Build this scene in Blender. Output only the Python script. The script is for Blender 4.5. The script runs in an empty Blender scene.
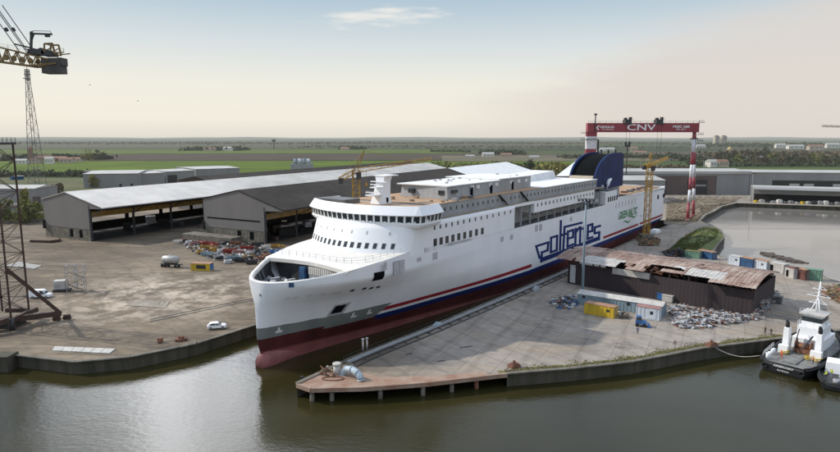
import bpy, bmesh, math, random
from mathutils import Vector, Matrix
random.seed(7)
sc = bpy.context.scene
COL = sc.collection
R = math.radians

# ------------------------------------------------------------------ camera
CAMZ = 45.0
FPX = 600.0
PITCH = math.atan(88.0 / 600.0)
cam_data = bpy.data.cameras.new('camera')
cam = bpy.data.objects.new('camera', cam_data)
COL.objects.link(cam)
cam.location = (0, 0, CAMZ)
cam.rotation_euler = (R(90) - PITCH, 0, 0)
cam_data.sensor_width = 36
cam_data.lens = 36 * FPX / 840
cam_data.clip_start = 0.5
cam_data.clip_end = 90000
sc.camera = cam

cF = Vector((0, math.cos(PITCH), -math.sin(PITCH)))
cU = Vector((0, math.sin(PITCH), math.cos(PITCH)))
cC = Vector((0, 0, CAMZ))
def ray(x, y): return cF + Vector((1, 0, 0)) * ((x - 420) / FPX) + cU * ((226 - y) / FPX)
def at(x, y, z=2.5):
    """survey helper: point of the photo that lies on height z -> world point"""
    d = ray(x, y); return cC + d * ((z - CAMZ) / d.z)
def atY(x, y, Y):
    d = ray(x, y); return cC + d * (Y / d.y)

# ------------------------------------------------------------------ ship frame (u aft from stem, v to port, z up)
P0 = Vector((-31.518, 114.368, 0))
dA = Vector((0.58920, 0.80799, 0)); nP = Vector((0.80799, -0.58920, 0))
def SW(u, v, z): return P0 + dA * u + nP * v + Vector((0, 0, z))
def on_ship(x, y, v=15.0):
    o = P0 + nP * v; r = ray(x, y); t = ((o - cC).dot(nP)) / r.dot(nP); q = cC + r * t - o
    return q.dot(dA), q.z

# ------------------------------------------------------------------ materials
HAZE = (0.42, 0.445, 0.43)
def lin(c): return c
def mat(name, col, rough=0.6, metal=0.0, var=0.12, scale=0.6, bump=0.0, haze=False, col2=None, streak=False, spec=0.5, mscale=None):
    m = bpy.data.materials.new(name); m.use_nodes = True
    nt = m.node_tree; N = nt.nodes; L = nt.links
    b = N['Principled BSDF']; out = N['Material Output']
    b.inputs['Roughness'].default_value = rough; b.inputs['Metallic'].default_value = metal
    b.inputs['Specular IOR Level'].default_value = spec
    tc = N.new('ShaderNodeTexCoord'); mp = N.new('ShaderNodeMapping')
    L.new(tc.outputs['Object'], mp.inputs['Vector'])
    if streak: mp.inputs['Scale'].default_value = (1, 1, 0.12)
    if mscale: mp.inputs['Scale'].default_value = mscale
    n1 = N.new('ShaderNodeTexNoise'); n1.inputs['Scale'].default_value = scale; n1.inputs['Detail'].default_value = 8
    n1.inputs['Roughness'].default_value = 0.65
    L.new(mp.outputs[0], n1.inputs['Vector'])
    cr = N.new('ShaderNodeValToRGB')
    c2 = col2 if col2 else tuple(max(0, c * (1 - var * 2.2)) for c in col)
    c1 = col if col2 else tuple(min(1, c * (1 + var)) for c in col)
    cr.color_ramp.elements[0].position = 0.32; cr.color_ramp.elements[0].color = (*c2, 1)
    cr.color_ramp.elements[1].position = 0.66; cr.color_ramp.elements[1].color = (*c1, 1)
    L.new(n1.outputs['Fac'], cr.inputs['Fac'])
    L.new(cr.outputs['Color'], b.inputs['Base Color'])
    if bump:
        bp = N.new('ShaderNodeBump'); bp.inputs['Strength'].default_value = bump; bp.inputs['Distance'].default_value = 0.1
        n2 = N.new('ShaderNodeTexNoise'); n2.inputs['Scale'].default_value = scale * 6; n2.inputs['Detail'].default_value = 4
        L.new(mp.outputs[0], n2.inputs['Vector']); L.new(n2.outputs['Fac'], bp.inputs['Height']); L.new(bp.outputs[0], b.inputs['Normal'])
    if haze: add_haze(m)
    return m
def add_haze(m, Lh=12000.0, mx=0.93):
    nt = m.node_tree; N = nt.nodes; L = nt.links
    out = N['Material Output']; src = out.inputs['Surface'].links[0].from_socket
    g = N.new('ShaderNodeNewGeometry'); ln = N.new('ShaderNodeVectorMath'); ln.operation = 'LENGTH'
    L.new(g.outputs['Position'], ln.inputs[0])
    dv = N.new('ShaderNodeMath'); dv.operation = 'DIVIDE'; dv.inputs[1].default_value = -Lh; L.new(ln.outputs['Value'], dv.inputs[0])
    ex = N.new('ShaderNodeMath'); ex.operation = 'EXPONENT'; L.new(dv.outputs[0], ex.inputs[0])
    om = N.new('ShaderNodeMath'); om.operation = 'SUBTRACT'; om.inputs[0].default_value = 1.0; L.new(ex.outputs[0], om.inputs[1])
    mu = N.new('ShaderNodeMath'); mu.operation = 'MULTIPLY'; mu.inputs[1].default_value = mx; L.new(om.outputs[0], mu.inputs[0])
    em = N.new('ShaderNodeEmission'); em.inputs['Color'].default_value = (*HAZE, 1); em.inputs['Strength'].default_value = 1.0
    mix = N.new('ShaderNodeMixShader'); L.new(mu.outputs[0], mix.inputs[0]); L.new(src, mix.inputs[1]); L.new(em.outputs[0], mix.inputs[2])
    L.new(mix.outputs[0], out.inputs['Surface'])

M = {}
M['white'] = mat('white_paint', (0.83, 0.84, 0.86), 0.42, var=0.03, scale=0.15, streak=True)
M['deckwhite'] = mat('white_deck_paint', (0.74, 0.71, 0.66), 0.6, var=0.05, scale=0.4)
M['roofwhite'] = mat('white_roof_sheet', (0.75, 0.75, 0.74), 0.6, var=0.06, scale=0.35)
M['shipgrey'] = mat('grey_ship_primer', (0.34, 0.35, 0.36), 0.6, var=0.1, scale=0.4, streak=True)
M['shipgrey2'] = mat('dark_ship_primer', (0.13, 0.135, 0.14), 0.6, var=0.2, scale=0.6)
M['ply'] = mat('orange_primer_deck', (0.46, 0.29, 0.165), 0.8, scale=0.4, col2=(0.27, 0.19, 0.13))
M['walk'] = mat('brown_walkway', (0.30, 0.24, 0.17), 0.8, scale=0.7, col2=(0.18, 0.15, 0.12))
M['mark'] = mat('white_marking', (.72, .72, .72), .5, var=.1, scale=3)
M['glass'] = mat('dark_window_glass', (0.035, 0.045, 0.05), 0.15, var=0.2, scale=1.5)
M['opening'] = mat('dark_opening', (0.008, 0.009, 0.010), 0.9, spec=0.05)
M['patch'] = mat('pale_grey_panel', (0.45, 0.46, 0.48), 0.6, var=0.15, scale=2)
M['navy'] = mat('navy_blue_paint', (0.008, 0.028, 0.14), 0.6, var=0.1, scale=0.3, spec=0.15)
M['funnelblue'] = mat('funnel_blue_paint', (0.010, 0.026, 0.105), 0.55, var=0.18, scale=0.2, spec=0.2)
M['black'] = mat('black_paint', (0.015, 0.015, 0.016), 0.5, var=0.2)
M['green'] = mat('green_lettering', (0.05, 0.24, 0.10), 0.5, var=0.2, scale=1)
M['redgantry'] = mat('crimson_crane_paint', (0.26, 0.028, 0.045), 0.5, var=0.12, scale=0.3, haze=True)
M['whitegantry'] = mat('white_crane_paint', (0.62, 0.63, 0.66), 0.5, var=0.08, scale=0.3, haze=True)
M['yellow'] = mat('crane_yellow_paint', (0.50, 0.28, 0.035), 0.5, var=0.2, scale=0.8)
M['yellowbox'] = mat('yellow_container_paint', (0.55, 0.38, 0.03), 0.5, var=0.12, scale=0.6, streak=True)
M['rustcrane'] = mat('rusty_brown_steel', (0.085, 0.045, 0.032), 0.7, scale=1.2, col2=(0.03, 0.022, 0.02))
M['darksteel'] = mat('dark_steel', (0.045, 0.045, 0.048), 0.6, var=0.2)
M['jibyellow'] = mat('worn_yellow_steel', (0.38, 0.22, 0.04), 0.6, var=0.25, scale=0.8)
M['jib'] = mat('ochre_crane_steel', (0.26, 0.16, 0.045), 0.6, scale=1.0, col2=(0.10, 0.07, 0.035))
M['steel'] = mat('galvanised_steel', (0.35, 0.36, 0.37), 0.5, 0.4, var=0.1)
def ribs(m, ang, width, row, dark=.86):
    nt = m.node_tree; N = nt.nodes; L = nt.links; bs_n = N['Principled BSDF']; src = bs_n.inputs['Base Color'].links[0].from_socket
    g = N.new('ShaderNodeNewGeometry'); mp = N.new('ShaderNodeMapping'); mp.inputs['Rotation'].default_value = (0, 0, ang); L.new(g.outputs['Position'], mp.inputs[0])
    k = N.new('ShaderNodeTexBrick'); k.inputs['Scale'].default_value = 1; k.inputs['Brick Width'].default_value = width; k.inputs['Row Height'].default_value = row; k.inputs['Mortar Size'].default_value = .06; k.inputs['Mortar Smooth'].default_value = .6
    k.inputs['Color1'].default_value = (1, 1, 1, 1); k.inputs['Color2'].default_value = (.90, .89, .88, 1); k.inputs['Mortar'].default_value = (dark, dark, dark, 1); L.new(mp.outputs[0], k.inputs['Vector'])
    x = N.new('ShaderNodeMix'); x.data_type = 'RGBA'; x.blend_type = 'MULTIPLY'; x.inputs[0].default_value = 1; L.new(src, x.inputs[6]); L.new(k.outputs['Color'], x.inputs[7]); L.new(x.outputs[2], bs_n.inputs['Base Color'])
M['gable'] = mat('shed_gable_sheet', (0.175, 0.165, 0.158), 0.8, var=0.06, scale=0.15, streak=True)
M['shedroof'] = mat('pale_shed_roof', (0.50, 0.475, 0.435), 0.5, var=0.10, scale=0.08)
M['darkroof'] = mat('dark_asphalt_roof', (0.062, 0.054, 0.048), 0.95, scale=0.08, col2=(0.038, 0.034, 0.031), spec=0.15)
ribs(M['shedroof'], R(27.5), 9, 5, .80); ribs(M['darkroof'], R(27.5), 12, 5, .75)
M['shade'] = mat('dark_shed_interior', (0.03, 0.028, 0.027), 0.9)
M['girder'] = mat('ochre_girder_paint', (0.30, 0.19, 0.05), 0.6, var=0.2, scale=0.5)
M['concrete'] = mat('weathered_concrete', (0.20, 0.18, 0.15), 0.9, scale=0.5, col2=(0.085, 0.078, 0.062), bump=0.3)
M['quaywall'] = mat('mossy_quay_wall', (0.10, 0.088, 0.066), 0.9, scale=0.5, col2=(0.032, 0.034, 0.02), bump=0.6, streak=True)
M['moss'] = mat('grassy_edge', (0.13, 0.14, 0.045), 0.95, scale=1.5, col2=(0.16, 0.125, 0.075), bump=0.5)
M['rustdeck'] = mat('rusty_quay_plate', (0.36, 0.27, 0.21), 0.9, scale=0.28, col2=(0.24, 0.12, 0.075), bump=0.2)
M['brownwall'] = mat('dark_brown_sheet_wall', (0.045, 0.032, 0.035), 0.85, scale=0.3, col2=(0.030, 0.022, 0.025), streak=True)
M['bluegrey'] = mat('blue_grey_sheet', (0.20, 0.27, 0.32), 0.6, var=0.1, scale=0.4, streak=True)
M['pinkroof'] = mat('faded_pink_roof', (0.33, 0.17, 0.155), 0.75, var=0.15, scale=0.6)
M['palewall'] = mat('pale_blue_white_wall', (0.55, 0.60, 0.66), 0.6, var=0.08, scale=0.5)
M['blue'] = mat('blue_paint', (0.03, 0.13, 0.36), 0.45, var=0.15)
M['bluecont'] = mat('blue_container_paint', (0.03, 0.09, 0.20), 0.55, var=0.2, scale=0.7)
M['greencont'] = mat('green_container_paint', (0.14, 0.26, 0.19), 0.6, var=0.15, scale=0.7)
M['rustcont'] = mat('rust_red_container', (0.15, 0.06, 0.05), 0.7, var=0.25, scale=0.7)
M['rustroof'] = mat('rusty_container_roof', (0.40, 0.24, 0.14), 0.8, scale=0.7, col2=(0.25, 0.12, 0.08))
M['tyre'] = mat('black_rubber', (0.02, 0.02, 0.02), 0.85)
M['tank'] = mat('tank_grey_paint', (0.38, 0.38, 0.37), 0.45, 0.2, var=0.12, scale=0.8)
M['red'] = mat('red_paint', (0.27, 0.035, 0.03), 0.5, var=0.2, scale=1)
M['orange'] = mat('orange_workwear', (0.70, 0.14, 0.03), 0.8, var=0.1, scale=3)
M['hiviz'] = mat('yellow_hiviz', (0.60, 0.72, 0.03), 0.7, var=0.1, scale=3)
M['skin'] = mat('skin', (0.45, 0.26, 0.18), 0.6, var=0.05)
M['hair'] = mat('dark_hair', (0.03, 0.02, 0.015), 0.8)
M['cloth'] = mat('dark_workwear', (0.03, 0.035, 0.05), 0.9, var=0.2, scale=3)
M['trouser'] = mat('navy_trousers', (0.03, 0.04, 0.07), 0.9)
M['wood'] = mat('weathered_timber', (0.20, 0.15, 0.10), 0.9, var=0.25, scale=1.5)
M['scrap'] = mat('grey_scrap_metal', (0.52, 0.54, 0.58), 0.5, 0.2, scale=0.9, col2=(0.16, 0.155, 0.16))
M['scraprust'] = mat('rusty_scrap_metal', (0.26, 0.11, 0.06), 0.8, scale=0.9, col2=(0.10, 0.05, 0.035))
M['pale'] = mat('pale_sheet', (0.48, 0.46, 0.43), 0.7, var=0.12, scale=0.7)
M['pipe'] = mat('pale_blue_pipe', (0.42, 0.50, 0.56), 0.5, var=0.1, scale=1)
M['tugdeck'] = mat('tug_deck_grey', (0.20, 0.20, 0.19), 0.8, var=0.2, scale=0.8)
M['tugblack'] = mat('tug_hull_black', (0.012, 0.013, 0.015), 0.45, var=0.2)
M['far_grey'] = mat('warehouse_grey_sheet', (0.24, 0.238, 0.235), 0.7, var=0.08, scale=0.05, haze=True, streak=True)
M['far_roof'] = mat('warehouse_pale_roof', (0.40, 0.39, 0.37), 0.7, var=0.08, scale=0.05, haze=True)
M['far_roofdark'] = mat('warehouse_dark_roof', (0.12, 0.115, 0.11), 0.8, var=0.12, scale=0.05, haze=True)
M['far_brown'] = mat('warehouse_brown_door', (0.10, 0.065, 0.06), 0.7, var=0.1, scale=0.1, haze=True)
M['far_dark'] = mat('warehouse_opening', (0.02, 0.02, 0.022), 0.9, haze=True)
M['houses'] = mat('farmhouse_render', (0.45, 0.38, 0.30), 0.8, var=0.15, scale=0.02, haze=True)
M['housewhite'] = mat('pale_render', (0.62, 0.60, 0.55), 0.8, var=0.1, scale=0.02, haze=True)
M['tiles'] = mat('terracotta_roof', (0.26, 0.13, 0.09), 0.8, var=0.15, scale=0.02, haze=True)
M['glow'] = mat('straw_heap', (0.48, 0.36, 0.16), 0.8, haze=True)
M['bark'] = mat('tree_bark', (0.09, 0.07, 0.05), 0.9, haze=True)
def leafmat(n, a, b):
    return mat(n, a, 0.8, scale=0.25, col2=b, haze=True, spec=0.2)
M['leafdark'] = leafmat('dark_foliage', (0.05, 0.065, 0.025), (0.022, 0.03, 0.015))
M['leafgreen'] = leafmat('spring_foliage', (0.20, 0.21, 0.045), (0.08, 0.09, 0.025))
M['leafyellow'] = leafmat('yellow_green_foliage', (0.30, 0.26, 0.07), (0.14, 0.13, 0.04))
M['leafbrown'] = leafmat('bare_twig_foliage', (0.13, 0.10, 0.06), (0.07, 0.055, 0.035))
M['poletruss'] = mat('pylon_steel', (0.16, 0.15, 0.14), 0.6, haze=True)
M['distyellow'] = mat('distant_crane_paint', (0.30, 0.25, 0.2), 0.6, haze=True)

# ------------------------------------------------------------------ mesh builder
FR = {}   # frame matrix of each root
class MB:
    def __init__(s): s.v = []; s.f = []; s.sm = []
    def add(s, vs, fs, smooth=False):
        b = len(s.v); s.v += [Vector(p) for p in vs]
        for f in fs: s.f.append([i + b for i in f]); s.sm.append(smooth)
        return s
    def quad(s, *p, smooth=False): return s.add(p, [list(range(len(p)))], smooth)
    def hexa(s, p):   # 8 corners, bottom 0-3, top 4-7
        return s.add(p, [(3, 2, 1, 0), (4, 5, 6, 7), (0, 1, 5, 4), (1, 2, 6, 5), (2, 3, 7, 6), (3, 0, 4, 7)])
    def box(s, c, size, rz=0.0, M4=None):
        x, y, z = [a / 2 for a in size]; c = Vector(c)
        rm = Matrix.Rotation(rz, 3, 'Z')
        if M4 is not None: rm = M4
        P = [rm @ Vector(q) + c for q in ((-x, -y, -z), (x, -y, -z), (x, y, -z), (-x, y, -z), (-x, -y, z), (x, -y, z), (x, y, z), (-x, y, z))]
        return s.hexa(P)
    def bar(s, a, b, w, h=None):
        a = Vector(a); b = Vector(b); h = h or w; d = (b - a)
        if d.length < 1e-6: return s
        d.normalize(); up = Vector((0, 0, 1)) if abs(d.z) < 0.98 else Vector((0, 1, 0))
        x = d.cross(up).normalized() * w / 2; y = x.cross(d).normalized() * h / 2
        return s.hexa([a - x - y, a + x - y, a + x + y, a - x + y, b - x - y, b + x - y, b + x + y, b - x + y])
    def tube(s, pts, r, n=8, cap=True):
        pts = [Vector(p) for p in pts]
        rs = r if isinstance(r, (list, tuple)) else [r] * len(pts)
        vs = []; fs = []
        for i, p in enumerate(pts):
            d = (pts[min(i + 1, len(pts) - 1)] - pts[max(i - 1, 0)]).normalized()
            up = Vector((0, 0, 1)) if abs(d.z) < 0.95 else Vector((0, 1, 0))
            x = d.cross(up).normalized(); y = x.cross(d)
            for k in range(n):
                a = 2 * math.pi * k / n; vs.append(p + (x * math.cos(a) + y * math.sin(a)) * rs[i])
        for i in range(len(pts) - 1):
            for k in range(n): fs.append((i * n + k, i * n + (k + 1) % n, (i + 1) * n + (k + 1) % n, (i + 1) * n + k))
        s.add(vs, fs, True)
        if cap:
            s.add(vs[:n], [list(range(n))]); s.add(vs[-n:], [list(range(n))])
        return s
    def prism(s, poly, off):  # polygon extruded by vector off
        off = Vector(off); n = len(poly); vs = [Vector(p) for p in poly] + [Vector(p) + off for p in poly]
        return s.add(vs, [list(range(n))[::-1], list(range(n, 2 * n))] + [(i, (i + 1) % n, n + (i + 1) % n, n + i) for i in range(n)])
    def grid(s, rows, smooth=True, closed=False):
        n = len(rows[0]); vs = [p for r_ in rows for p in r_]; fs = []
        for i in range(len(rows) - 1):
            for k in range(n if closed else n - 1): fs.append((i * n + k, i * n + (k + 1) % n, (i + 1) * n + (k + 1) % n, (i + 1) * n + k))
        return s.add(vs, fs, smooth)
    def build(s, name, m, parent=None, recalc=True, label=None, bevel=0):
        me = bpy.data.meshes.new(name)
        vs = s.v
        if parent is not None:
            inv = FR[parent.name].inverted(); vs = [inv @ p for p in vs]
        me.from_pydata([tuple(p) for p in vs], [], s.f)
        for i, p in enumerate(me.polygons): p.use_smooth = s.sm[i]
        if recalc:
            bm = bmesh.new(); bm.from_mesh(me)
            bmesh.ops.remove_doubles(bm, verts=bm.verts, dist=0.0005)
            bmesh.ops.recalc_face_normals(bm, faces=bm.faces); bm.to_mesh(me); bm.free()
        o = bpy.data.objects.new(name, me); COL.objects.link(o)
        if m is not None: me.materials.append(m)
        if parent is not None:
            o.parent = parent; FR[o.name] = FR[parent.name]
        else: FR[o.name] = Matrix.Identity(4)
        if label: o['label'] = label
        if bevel:
            b = o.modifiers.new('bevel', 'BEVEL'); b.width = bevel; b.segments = 2; b.limit_method = 'ANGLE'
        return o
def tag(o, label, cat, group=None, kind=None):
    o['label'] = label; o['category'] = cat
    if group: o['group'] = group
    if kind: o['kind'] = kind
    return o
def thing(name, label, cat, loc, rz=0.0, group=None, mtx=None):
    o = bpy.data.objects.new(name, None); COL.objects.link(o); o.empty_display_size = 0.5
    mt = mtx if mtx is not None else Matrix.Translation(Vector(loc)) @ Matrix.Rotation(rz, 4, 'Z')
    o.matrix_world = mt; o.location = mt.to_translation(); o.rotation_euler = mt.to_euler()
    FR[o.name] = mt
    return tag(o, label, cat, group)
def struct(o): o['kind'] = 'structure'; return o
def loc_tf(o):
    mt = FR[o.name]
    return lambda x, y, z: mt @ Vector((x, y, z))
def copy_thing(o, loc, rz, label, parent=None):
    c = o.copy(); COL.objects.link(c)
    c.location = loc; c.rotation_euler = (0, 0, rz); c['label'] = label
    for ch in [k for k in bpy.data.objects if k.parent == o]:
        d = ch.copy(); COL.objects.link(d); d.parent = c
        for g in [k for k in bpy.data.objects if k.parent == ch]:
            e = g.copy(); COL.objects.link(e); e.parent = d
    return c
def text_mesh(body, size, m, name, place, parent, sx=1.0, bold=0.0, shear=0.0, thick=0.03):
    cu = bpy.data.curves.new('t', 'FONT'); cu.body = body; cu.size = size; cu.offset = bold; cu.extrude = thick; cu.shear = shear
    cu.align_x = 'CENTER'; cu.align_y = 'CENTER'; cu.resolution_u = 3
    to = bpy.data.objects.new('t', cu); COL.objects.link(to)
    dg = bpy.context.evaluated_depsgraph_get(); me = to.evaluated_get(dg).to_mesh()
    mb = MB(); vs = [place(v.co.x * sx, v.co.y, v.co.z) for v in me.vertices]
    mb.add(vs, [list(p.vertices) for p in me.polygons])
    bpy.data.objects.remove(to)
    return mb.build(name, m, parent)

def pchip(xs, ys, x):
    n = len(xs)
    if x <= xs[0]: return ys[0]
    if x >= xs[-1]: return ys[-1]
    i = 0
    while x > xs[i + 1]: i += 1
    h = [xs[k + 1] - xs[k] for k in range(n - 1)]; dl = [(ys[k + 1] - ys[k]) / h[k] for k in range(n - 1)]
    def sl(k):
        if k == 0: return dl[0]
        if k == n - 1: return dl[-1] * 0.5
        if dl[k - 1] * dl[k] <= 0: return 0
        w1 = 2 * h[k] + h[k - 1]; w2 = h[k] + 2 * h[k - 1]
        return (w1 + w2) / (w1 / dl[k - 1] + w2 / dl[k])
    t = (x - xs[i]) / h[i]; m0 = sl(i) * h[i]; m1 = sl(i + 1) * h[i]
    return (2*t**3-3*t**2+1)*ys[i] + (t**3-2*t**2+t)*m0 + (-2*t**3+3*t**2)*ys[i+1] + (t**3-t**2)*m1

def lattice(mb, a, b, w, n, cw=0.15, dw=0.08, w2=None, taper=None):
    """square lattice mast/jib between a and b; w wide (taper: w at b)"""
    a = Vector(a); b = Vector(b); d = (b - a).normalized()
    up = Vector((0, 0, 1)) if abs(d.z) < 0.9 else Vector((0, 1, 0))
    x = d.cross(up).normalized(); y = x.cross(d).normalized(); h = w2 or w
    tp = taper if taper is not None else 1.0
    def cor(t, k):
        s_ = 1 + (tp - 1) * t
        sx, sy = ((-1, -1), (1, -1), (1, 1), (-1, 1))[k % 4]
        return a + (b - a) * t + (x * sx * w / 2 + y * sy * h / 2) * s_
    for k in range(4): mb.bar(cor(0, k), cor(1, k), cw)
    for i in range(n):
        t0 = i / n; t1 = (i + 1) / n
        for k in range(4):
            mb.bar(cor(t1, k), cor(t1, k + 1), dw)
            if (i + k) % 2: mb.bar(cor(t0, k), cor(t1, k + 1), dw)
            else: mb.bar(cor(t0, k + 1), cor(t1, k), dw)

# ================================================================== GROUND, WATER
def poly_sheet(name, pts, m, walls=None, wallm=None, z2=-4):
    bm = bmesh.new(); vs = [bm.verts.new(p) for p in pts]
    es = [bm.edges.new((vs[i], vs[(i + 1) % len(vs)])) for i in range(len(vs))]
    bmesh.ops.triangle_fill(bm, edges=es, use_beauty=True)
    bmesh.ops.recalc_face_normals(bm, faces=bm.faces)
    for f in bm.faces:
        if f.normal.z < 0: f.normal_flip()
    me = bpy.data.meshes.new(name); bm.to_mesh(me); bm.free(); me.materials.append(m)
    o = bpy.data.objects.new(name, me); COL.objects.link(o); FR[o.name] = Matrix.Identity(4); struct(o)
    return o

def ground_material():
    m = bpy.data.materials.new('yard_concrete'); m.use_nodes = True
    nt = m.node_tree; N = nt.nodes; L = nt.links; b = N['Principled BSDF']; b.inputs['Roughness'].default_value = 0.92
    g = N.new('ShaderNodeNewGeometry')
    def noise(sc_, det=8, rough=.6, vec=None):
        n = N.new('ShaderNodeTexNoise'); n.inputs['Scale'].default_value = sc_; n.inputs['Detail'].default_value = det; n.inputs['Roughness'].default_value = rough
        L.new(vec or g.outputs['Position'], n.inputs['Vector']); return n
    def ramp(src, els):
        c = N.new('ShaderNodeValToRGB'); e = c.color_ramp.elements
        e[0].position, e[0].color = els[0][0], (*els[0][1], 1); e[1].position, e[1].color = els[-1][0], (*els[-1][1], 1)
        for p, cc in els[1:-1]:
            q = e.new(p); q.color = (*cc, 1)
        L.new(src, c.inputs['Fac']); return c
    def mix(f, a, b_, mode='MIX'):
        x = N.new('ShaderNodeMix'); x.data_type = 'RGBA'; x.blend_type = mode
        for s_, v in ((x.inputs[0], f), (x.inputs[6], a), (x.inputs[7], b_)):
            if hasattr(v, 'is_output'): L.new(v, s_)
            elif isinstance(v, tuple): s_.default_value = (*v, 1)
            else: s_.default_value = v
        return x.outputs[2]
    big = ramp(noise(0.018, 5).outputs['Fac'], [(0.35, (0.082, 0.062, 0.041)), (0.5, (0.135, 0.103, 0.070)), (0.68, (0.215, 0.168, 0.115))])
    # lighter, greyer concrete on the quay to the east
    sx = N.new('ShaderNodeSeparateXYZ'); L.new(g.outputs['Position'], sx.inputs[0])
    mr = N.new('ShaderNodeMapRange'); mr.inputs[1].default_value = -15; mr.inputs[2].default_value = 5; L.new(sx.outputs[0], mr.inputs[0])
    rq = ramp(noise(0.05, 6).outputs['Fac'], [(0.32, (0.245, 0.215, 0.188)), (0.5, (0.325, 0.288, 0.252)), (0.7, (0.38, 0.34, 0.30))])
    c = mix(mr.outputs[0], big.outputs['Color'], rq.outputs['Color'])
    fine = ramp(noise(0.35, 10, .75).outputs['Fac'], [(0.3, (0.62, 0.62, 0.62)), (0.7, (1.15, 1.13, 1.1))])
    c = mix(0.8, c, fine.outputs['Color'], 'MULTIPLY')
    # pale stains and painted sheen, stretched along the yard
    mp = N.new('ShaderNodeMapping'); mp.inputs['Scale'].default_value = (0.03, 0.16, 1); mp.inputs['Rotation'].default_value = (0, 0, R(-24)); L.new(g.outputs['Position'], mp.inputs[0])
    st = ramp(noise(1.0, 7, .7, mp.outputs[0]).outputs['Fac'], [(0.49, (0, 0, 0)), (0.62, (1, 1, 1))])
    mm = N.new('ShaderNodeMath'); mm.operation = 'MULTIPLY'; mm.inputs[1].default_value = 0.6; L.new(st.outputs['Color'], mm.inputs[0])
    c = mix(mm.outputs[0], c, (0.33, 0.262, 0.185))
    # bright sheen painted as a pale patch in the middle of the left yard
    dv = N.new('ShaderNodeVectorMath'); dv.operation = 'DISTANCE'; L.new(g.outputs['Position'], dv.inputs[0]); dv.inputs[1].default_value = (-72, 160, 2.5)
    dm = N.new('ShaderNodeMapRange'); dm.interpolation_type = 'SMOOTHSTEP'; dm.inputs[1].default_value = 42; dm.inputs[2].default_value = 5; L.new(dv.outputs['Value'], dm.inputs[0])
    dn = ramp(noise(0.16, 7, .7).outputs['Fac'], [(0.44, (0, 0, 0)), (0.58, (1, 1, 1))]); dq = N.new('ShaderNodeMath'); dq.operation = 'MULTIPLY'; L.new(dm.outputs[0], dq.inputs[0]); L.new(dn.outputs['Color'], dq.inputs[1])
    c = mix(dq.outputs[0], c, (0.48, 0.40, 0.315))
    st2 = ramp(noise(0.09, 6, .75).outputs['Fac'], [(0.56, (0, 0, 0)), (0.66, (1, 1, 1))])
    mm2 = N.new('ShaderNodeMath'); mm2.operation = 'MULTIPLY'; mm2.inputs[1].default_value = 0.55; L.new(st2.outputs['Color'], mm2.inputs[0])
    c = mix(mm2.outputs[0], c, (0.085, 0.075, 0.062))
    # dark meandering tyre tracks
    for (rot_, sc_, th_) in ((22, .035, .012), (-38, .05, .014)):
        mpt = N.new('ShaderNodeMapping'); mpt.inputs['Rotation'].default_value = (0, 0, R(rot_)); L.new(g.outputs['Position'], mpt.inputs[0])
        wv = N.new('ShaderNodeTexWave'); wv.inputs['Scale'].default_value = sc_; wv.inputs['Distortion'].default_value = 9; wv.inputs['Detail'].default_value = 2; wv.inputs['Detail Scale'].default_value = .35; L.new(mpt.outputs[0], wv.inputs['Vector'])
        tr = ramp(wv.outputs['Fac'], [(0.0, (0, 0, 0)), (0.90, (0, 0, 0)), (1.0, (1, 1, 1))]); tq = N.new('ShaderNodeMath'); tq.operation = 'MULTIPLY'; tq.inputs[1].default_value = .2; L.new(tr.outputs['Color'], tq.inputs[0])
        c = mix(tq.outputs[0], c, (0.06, 0.052, 0.045))
    # slab joints
    br = N.new('ShaderNodeTexBrick'); br.offset = 0; br.inputs['Scale'].default_value = 1; br.inputs['Mortar Size'].default_value = 0.11
    br.inputs['Brick Width'].default_value = 6; br.inputs['Row Height'].default_value = 6; br.inputs['Color1'].default_value = (1, 1, 1, 1); br.inputs['Color2'].default_value = (0.80, 0.79, 0.78, 1); br.inputs['Mortar'].default_value = (0.55, 0.53, 0.5, 1)
    mp2 = N.new('ShaderNodeMapping'); mp2.inputs['Rotation'].default_value = (0, 0, R(27)); L.new(g.outputs['Position'], mp2.inputs[0]); L.new(mp2.outputs[0], br.inputs['Vector'])
    c = mix(0.6, c, br.outputs['Color'], 'MULTIPLY')
    L.new(c, b.inputs['Base Color'])
    bp = N.new('ShaderNodeBump'); bp.inputs['Strength'].default_value = 0.25; bp.inputs['Distance'].default_value = 0.1
    L.new(noise(1.5, 6).outputs['Fac'], bp.inputs['Height']); L.new(bp.outputs[0], b.inputs['Normal'])
    return m
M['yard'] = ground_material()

def P(x, y, z=2.5): return at(x, y, z)
left_edge = [Vector((-1500, 116, 2.5)), P(0, 353), P(15, 355), P(75, 362), P(130, 357), P(197.5, 343.5), SW(-4, -15.9, 2.5)]
dockS = [SW(40, -16.6, 2.5), SW(250, -17.5, 2.5)]
dockP = [SW(250, 19.5, 2.5), SW(103, 18.6, 2.5), SW(31, 17.2, 2.5), SW(9, 16.2, 2.5), SW(-5.9, 16.7, 2.5)]
near_edge = [P(311, 388.5), P(362.4, 387.3), P(423, 383), P(485, 376), P(507, 373.5), P(570, 368.5), P(630, 362), P(700, 348.5), P(790, 337), P(900, 322)]
basin = [P(900, 292), P(842, 282.5), P(829, 279), P(812, 270), P(790, 266), P(755, 260.5), P(728, 260), P(713, 253), P(717, 246), P(724.5, 236.5), P(721, 230), P(712, 225), P(700, 221), P(706, 215), P(714, 211.5), P(722, 206.5), P(735.5, 203.2), P(900, 209)]
FARY = 470
yard_pts = left_edge + dockS + dockP + near_edge + basin + [Vector((1500, 350, 2.5)), Vector((1500, FARY, 2.5)), Vector((-1500, FARY, 2.5))]
yard = poly_sheet('quay_ground', yard_pts, M['yard'])
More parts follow.
